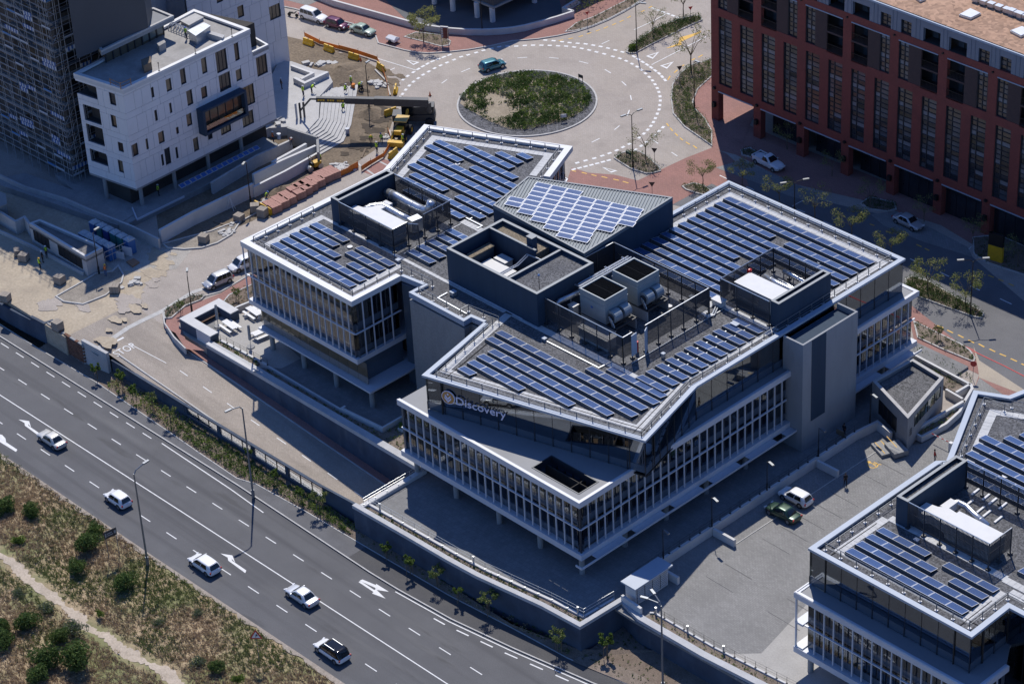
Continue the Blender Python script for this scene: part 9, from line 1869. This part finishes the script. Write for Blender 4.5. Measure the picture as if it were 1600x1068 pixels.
# --- rough grass verge below the highway: ground with a sandy track, grass tufts
VG = mat('verge_ground', (.4, .3, .19), .97, col2=(.28, .22, .13), vs=.35, fine=(4, .25), bump=.6, bs=6); mix_over(VG, (.16, .18, .07), .16, .47, .62, (1, 1, 1), .8)
rg = random.Random(11); mb = MB(); nx, ny = 90, 40; X0, X1, Y0, Y1 = -130, 20, -90, -26.3
def vz(x, y): return -.05 + .22 * math.sin(x * .23 + y * .31) * min(1, (-27 - y) / 6) + .1 * math.sin(x * .9) * math.cos(y * .8) * min(1, (-27 - y) / 4)
vs = [(X0 + (X1 - X0) * i / nx, Y0 + (Y1 - Y0) * j / ny, vz(X0 + (X1 - X0) * i / nx, Y0 + (Y1 - Y0) * j / ny)) for j in range(ny + 1) for i in range(nx + 1)]
mb.add(vs, [(j * (nx + 1) + i, j * (nx + 1) + i + 1, (j + 1) * (nx + 1) + i + 1, (j + 1) * (nx + 1) + i) for j in range(ny) for i in range(nx)]); structure('verge_ground', mb, VG)
structure('verge_ground', MB().box(-500, 400, -400, -90, -3, -.3).box(-500, X0, -90, -26.9, -3, -.25).box(X1, 400, -90, -26, -3, -.2), VG)
TRK = [(-63.48,-37.34),(-54.33,-38.34),(-49.08,-38.54),(-43.4,-38.69),(-39.28,-38.65),(-35.49,-38.86),(-31.94,-38.5),(-28.27,-38.7),(-24.16,-38.01),(-19.47,-38.26)]
def trd(x, y): return min(((Vector((x, y)) - Vector(TRK[i]).lerp(Vector(TRK[i + 1]), max(0, min(1, (Vector((x, y)) - Vector(TRK[i])).dot(Vector(TRK[i + 1]) - Vector(TRK[i])) / (Vector(TRK[i + 1]) - Vector(TRK[i])).length_squared)))).length) for i in range(len(TRK) - 1))
mb = MB(); TP_ = []
for i in range(len(TRK) - 1):
 for k in range(14): TP_.append(Vector(TRK[i]).lerp(Vector(TRK[i + 1]), k / 14))
E_ = []
for i, p in enumerate(TP_[:-1]):
 d = (TP_[i + 1] - p).normalized(); n_ = Vector((-d.y, d.x)); w0, w1 = .55 + .25 * math.sin(i * .35) + rg.uniform(-.2, .2), .6 + .3 * math.sin(i * .22 + 1) + rg.uniform(-.2, .2); E_.append([(p + n_ * w0), p + n_ * w0 * .3, p - n_ * w1 * .3, p - n_ * w1])
for a, b in zip(E_[:-1], E_[1:]):
 for j in range(3): mb.add([(*q, vz(q.x, q.y) + (.05 if j == 1 or k in (1, 2) else .035)) for k, q in ((j, a[j]), (j + 1, a[j + 1]), (j + 1, b[j + 1]), (j, b[j]))], [(0, 3, 2, 1)])
structure('sandy_track', mb, mat('track_sand', (.5, .42, .33), .97, col2=(.4, .33, .25), vs=1.0, fine=(5, .15)))
def verge_kind(x, y, rg):
 d = trd(x, y)
 if d < .8 or (d < 1.3 and rg.random() < .7): return None
 v = math.sin(x * .35 + 2) * math.cos(y * .42) + .6 * math.sin(x * .13 - y * .2) + rg.uniform(-.5, .5) + (.45 if y > -29.5 else 0)
 return 0 if v > .5 else 1 if v > .1 else 2
def tufts(name, label, n, seed, xr, yr, mats):
 rg = random.Random(seed); V, F, MI = [], [], []; k = 0
 while k < n:
  x, y = rg.uniform(*xr), rg.uniform(*yr)
  if x + 53.6 < (y + 27) * 1.9 - 22 or x > -9 or (y < -52): continue
  g = verge_kind(x, y, rg)
  if g is None: continue
  k += 1; z = vz(x, y); h = rg.uniform(.12, .42)
  for _ in range(5):
   a, b = rg.uniform(0, 6.28), rg.uniform(.1, .35); w = rg.uniform(.015, .04); ca, sa = math.cos(a), math.sin(a); bx, by = x + rg.uniform(-.15, .15), y + rg.uniform(-.15, .15); i = len(V)
   V += [(bx - sa * w, by + ca * w, z - .02), (bx + sa * w, by - ca * w, z - .02), (bx + ca * b * .5 + sa * w * .7, by + sa * b * .5 - ca * w * .7, z + h * .75), (bx + ca * b, by + sa * b, z + h * .8 + .02)]; F.append((i, i + 1, i + 2, i + 3)); MI.append(g)
 me = bpy.data.meshes.new(name); me.from_pydata(V, [], F); [me.materials.append(m_) for m_ in mats]; me.polygons.foreach_set('material_index', MI); tag(put(name, me), label, 'grass', kind='stuff')
tufts('rough_grass', 'straw and green rough grass covering the verge', 34000, 5, (-112, -8), (-56, -26.9), [GRASSG, mat('dry_olive_grass', (.33, .3, .14), .9, var=.3, vs=1.5), STRAW])
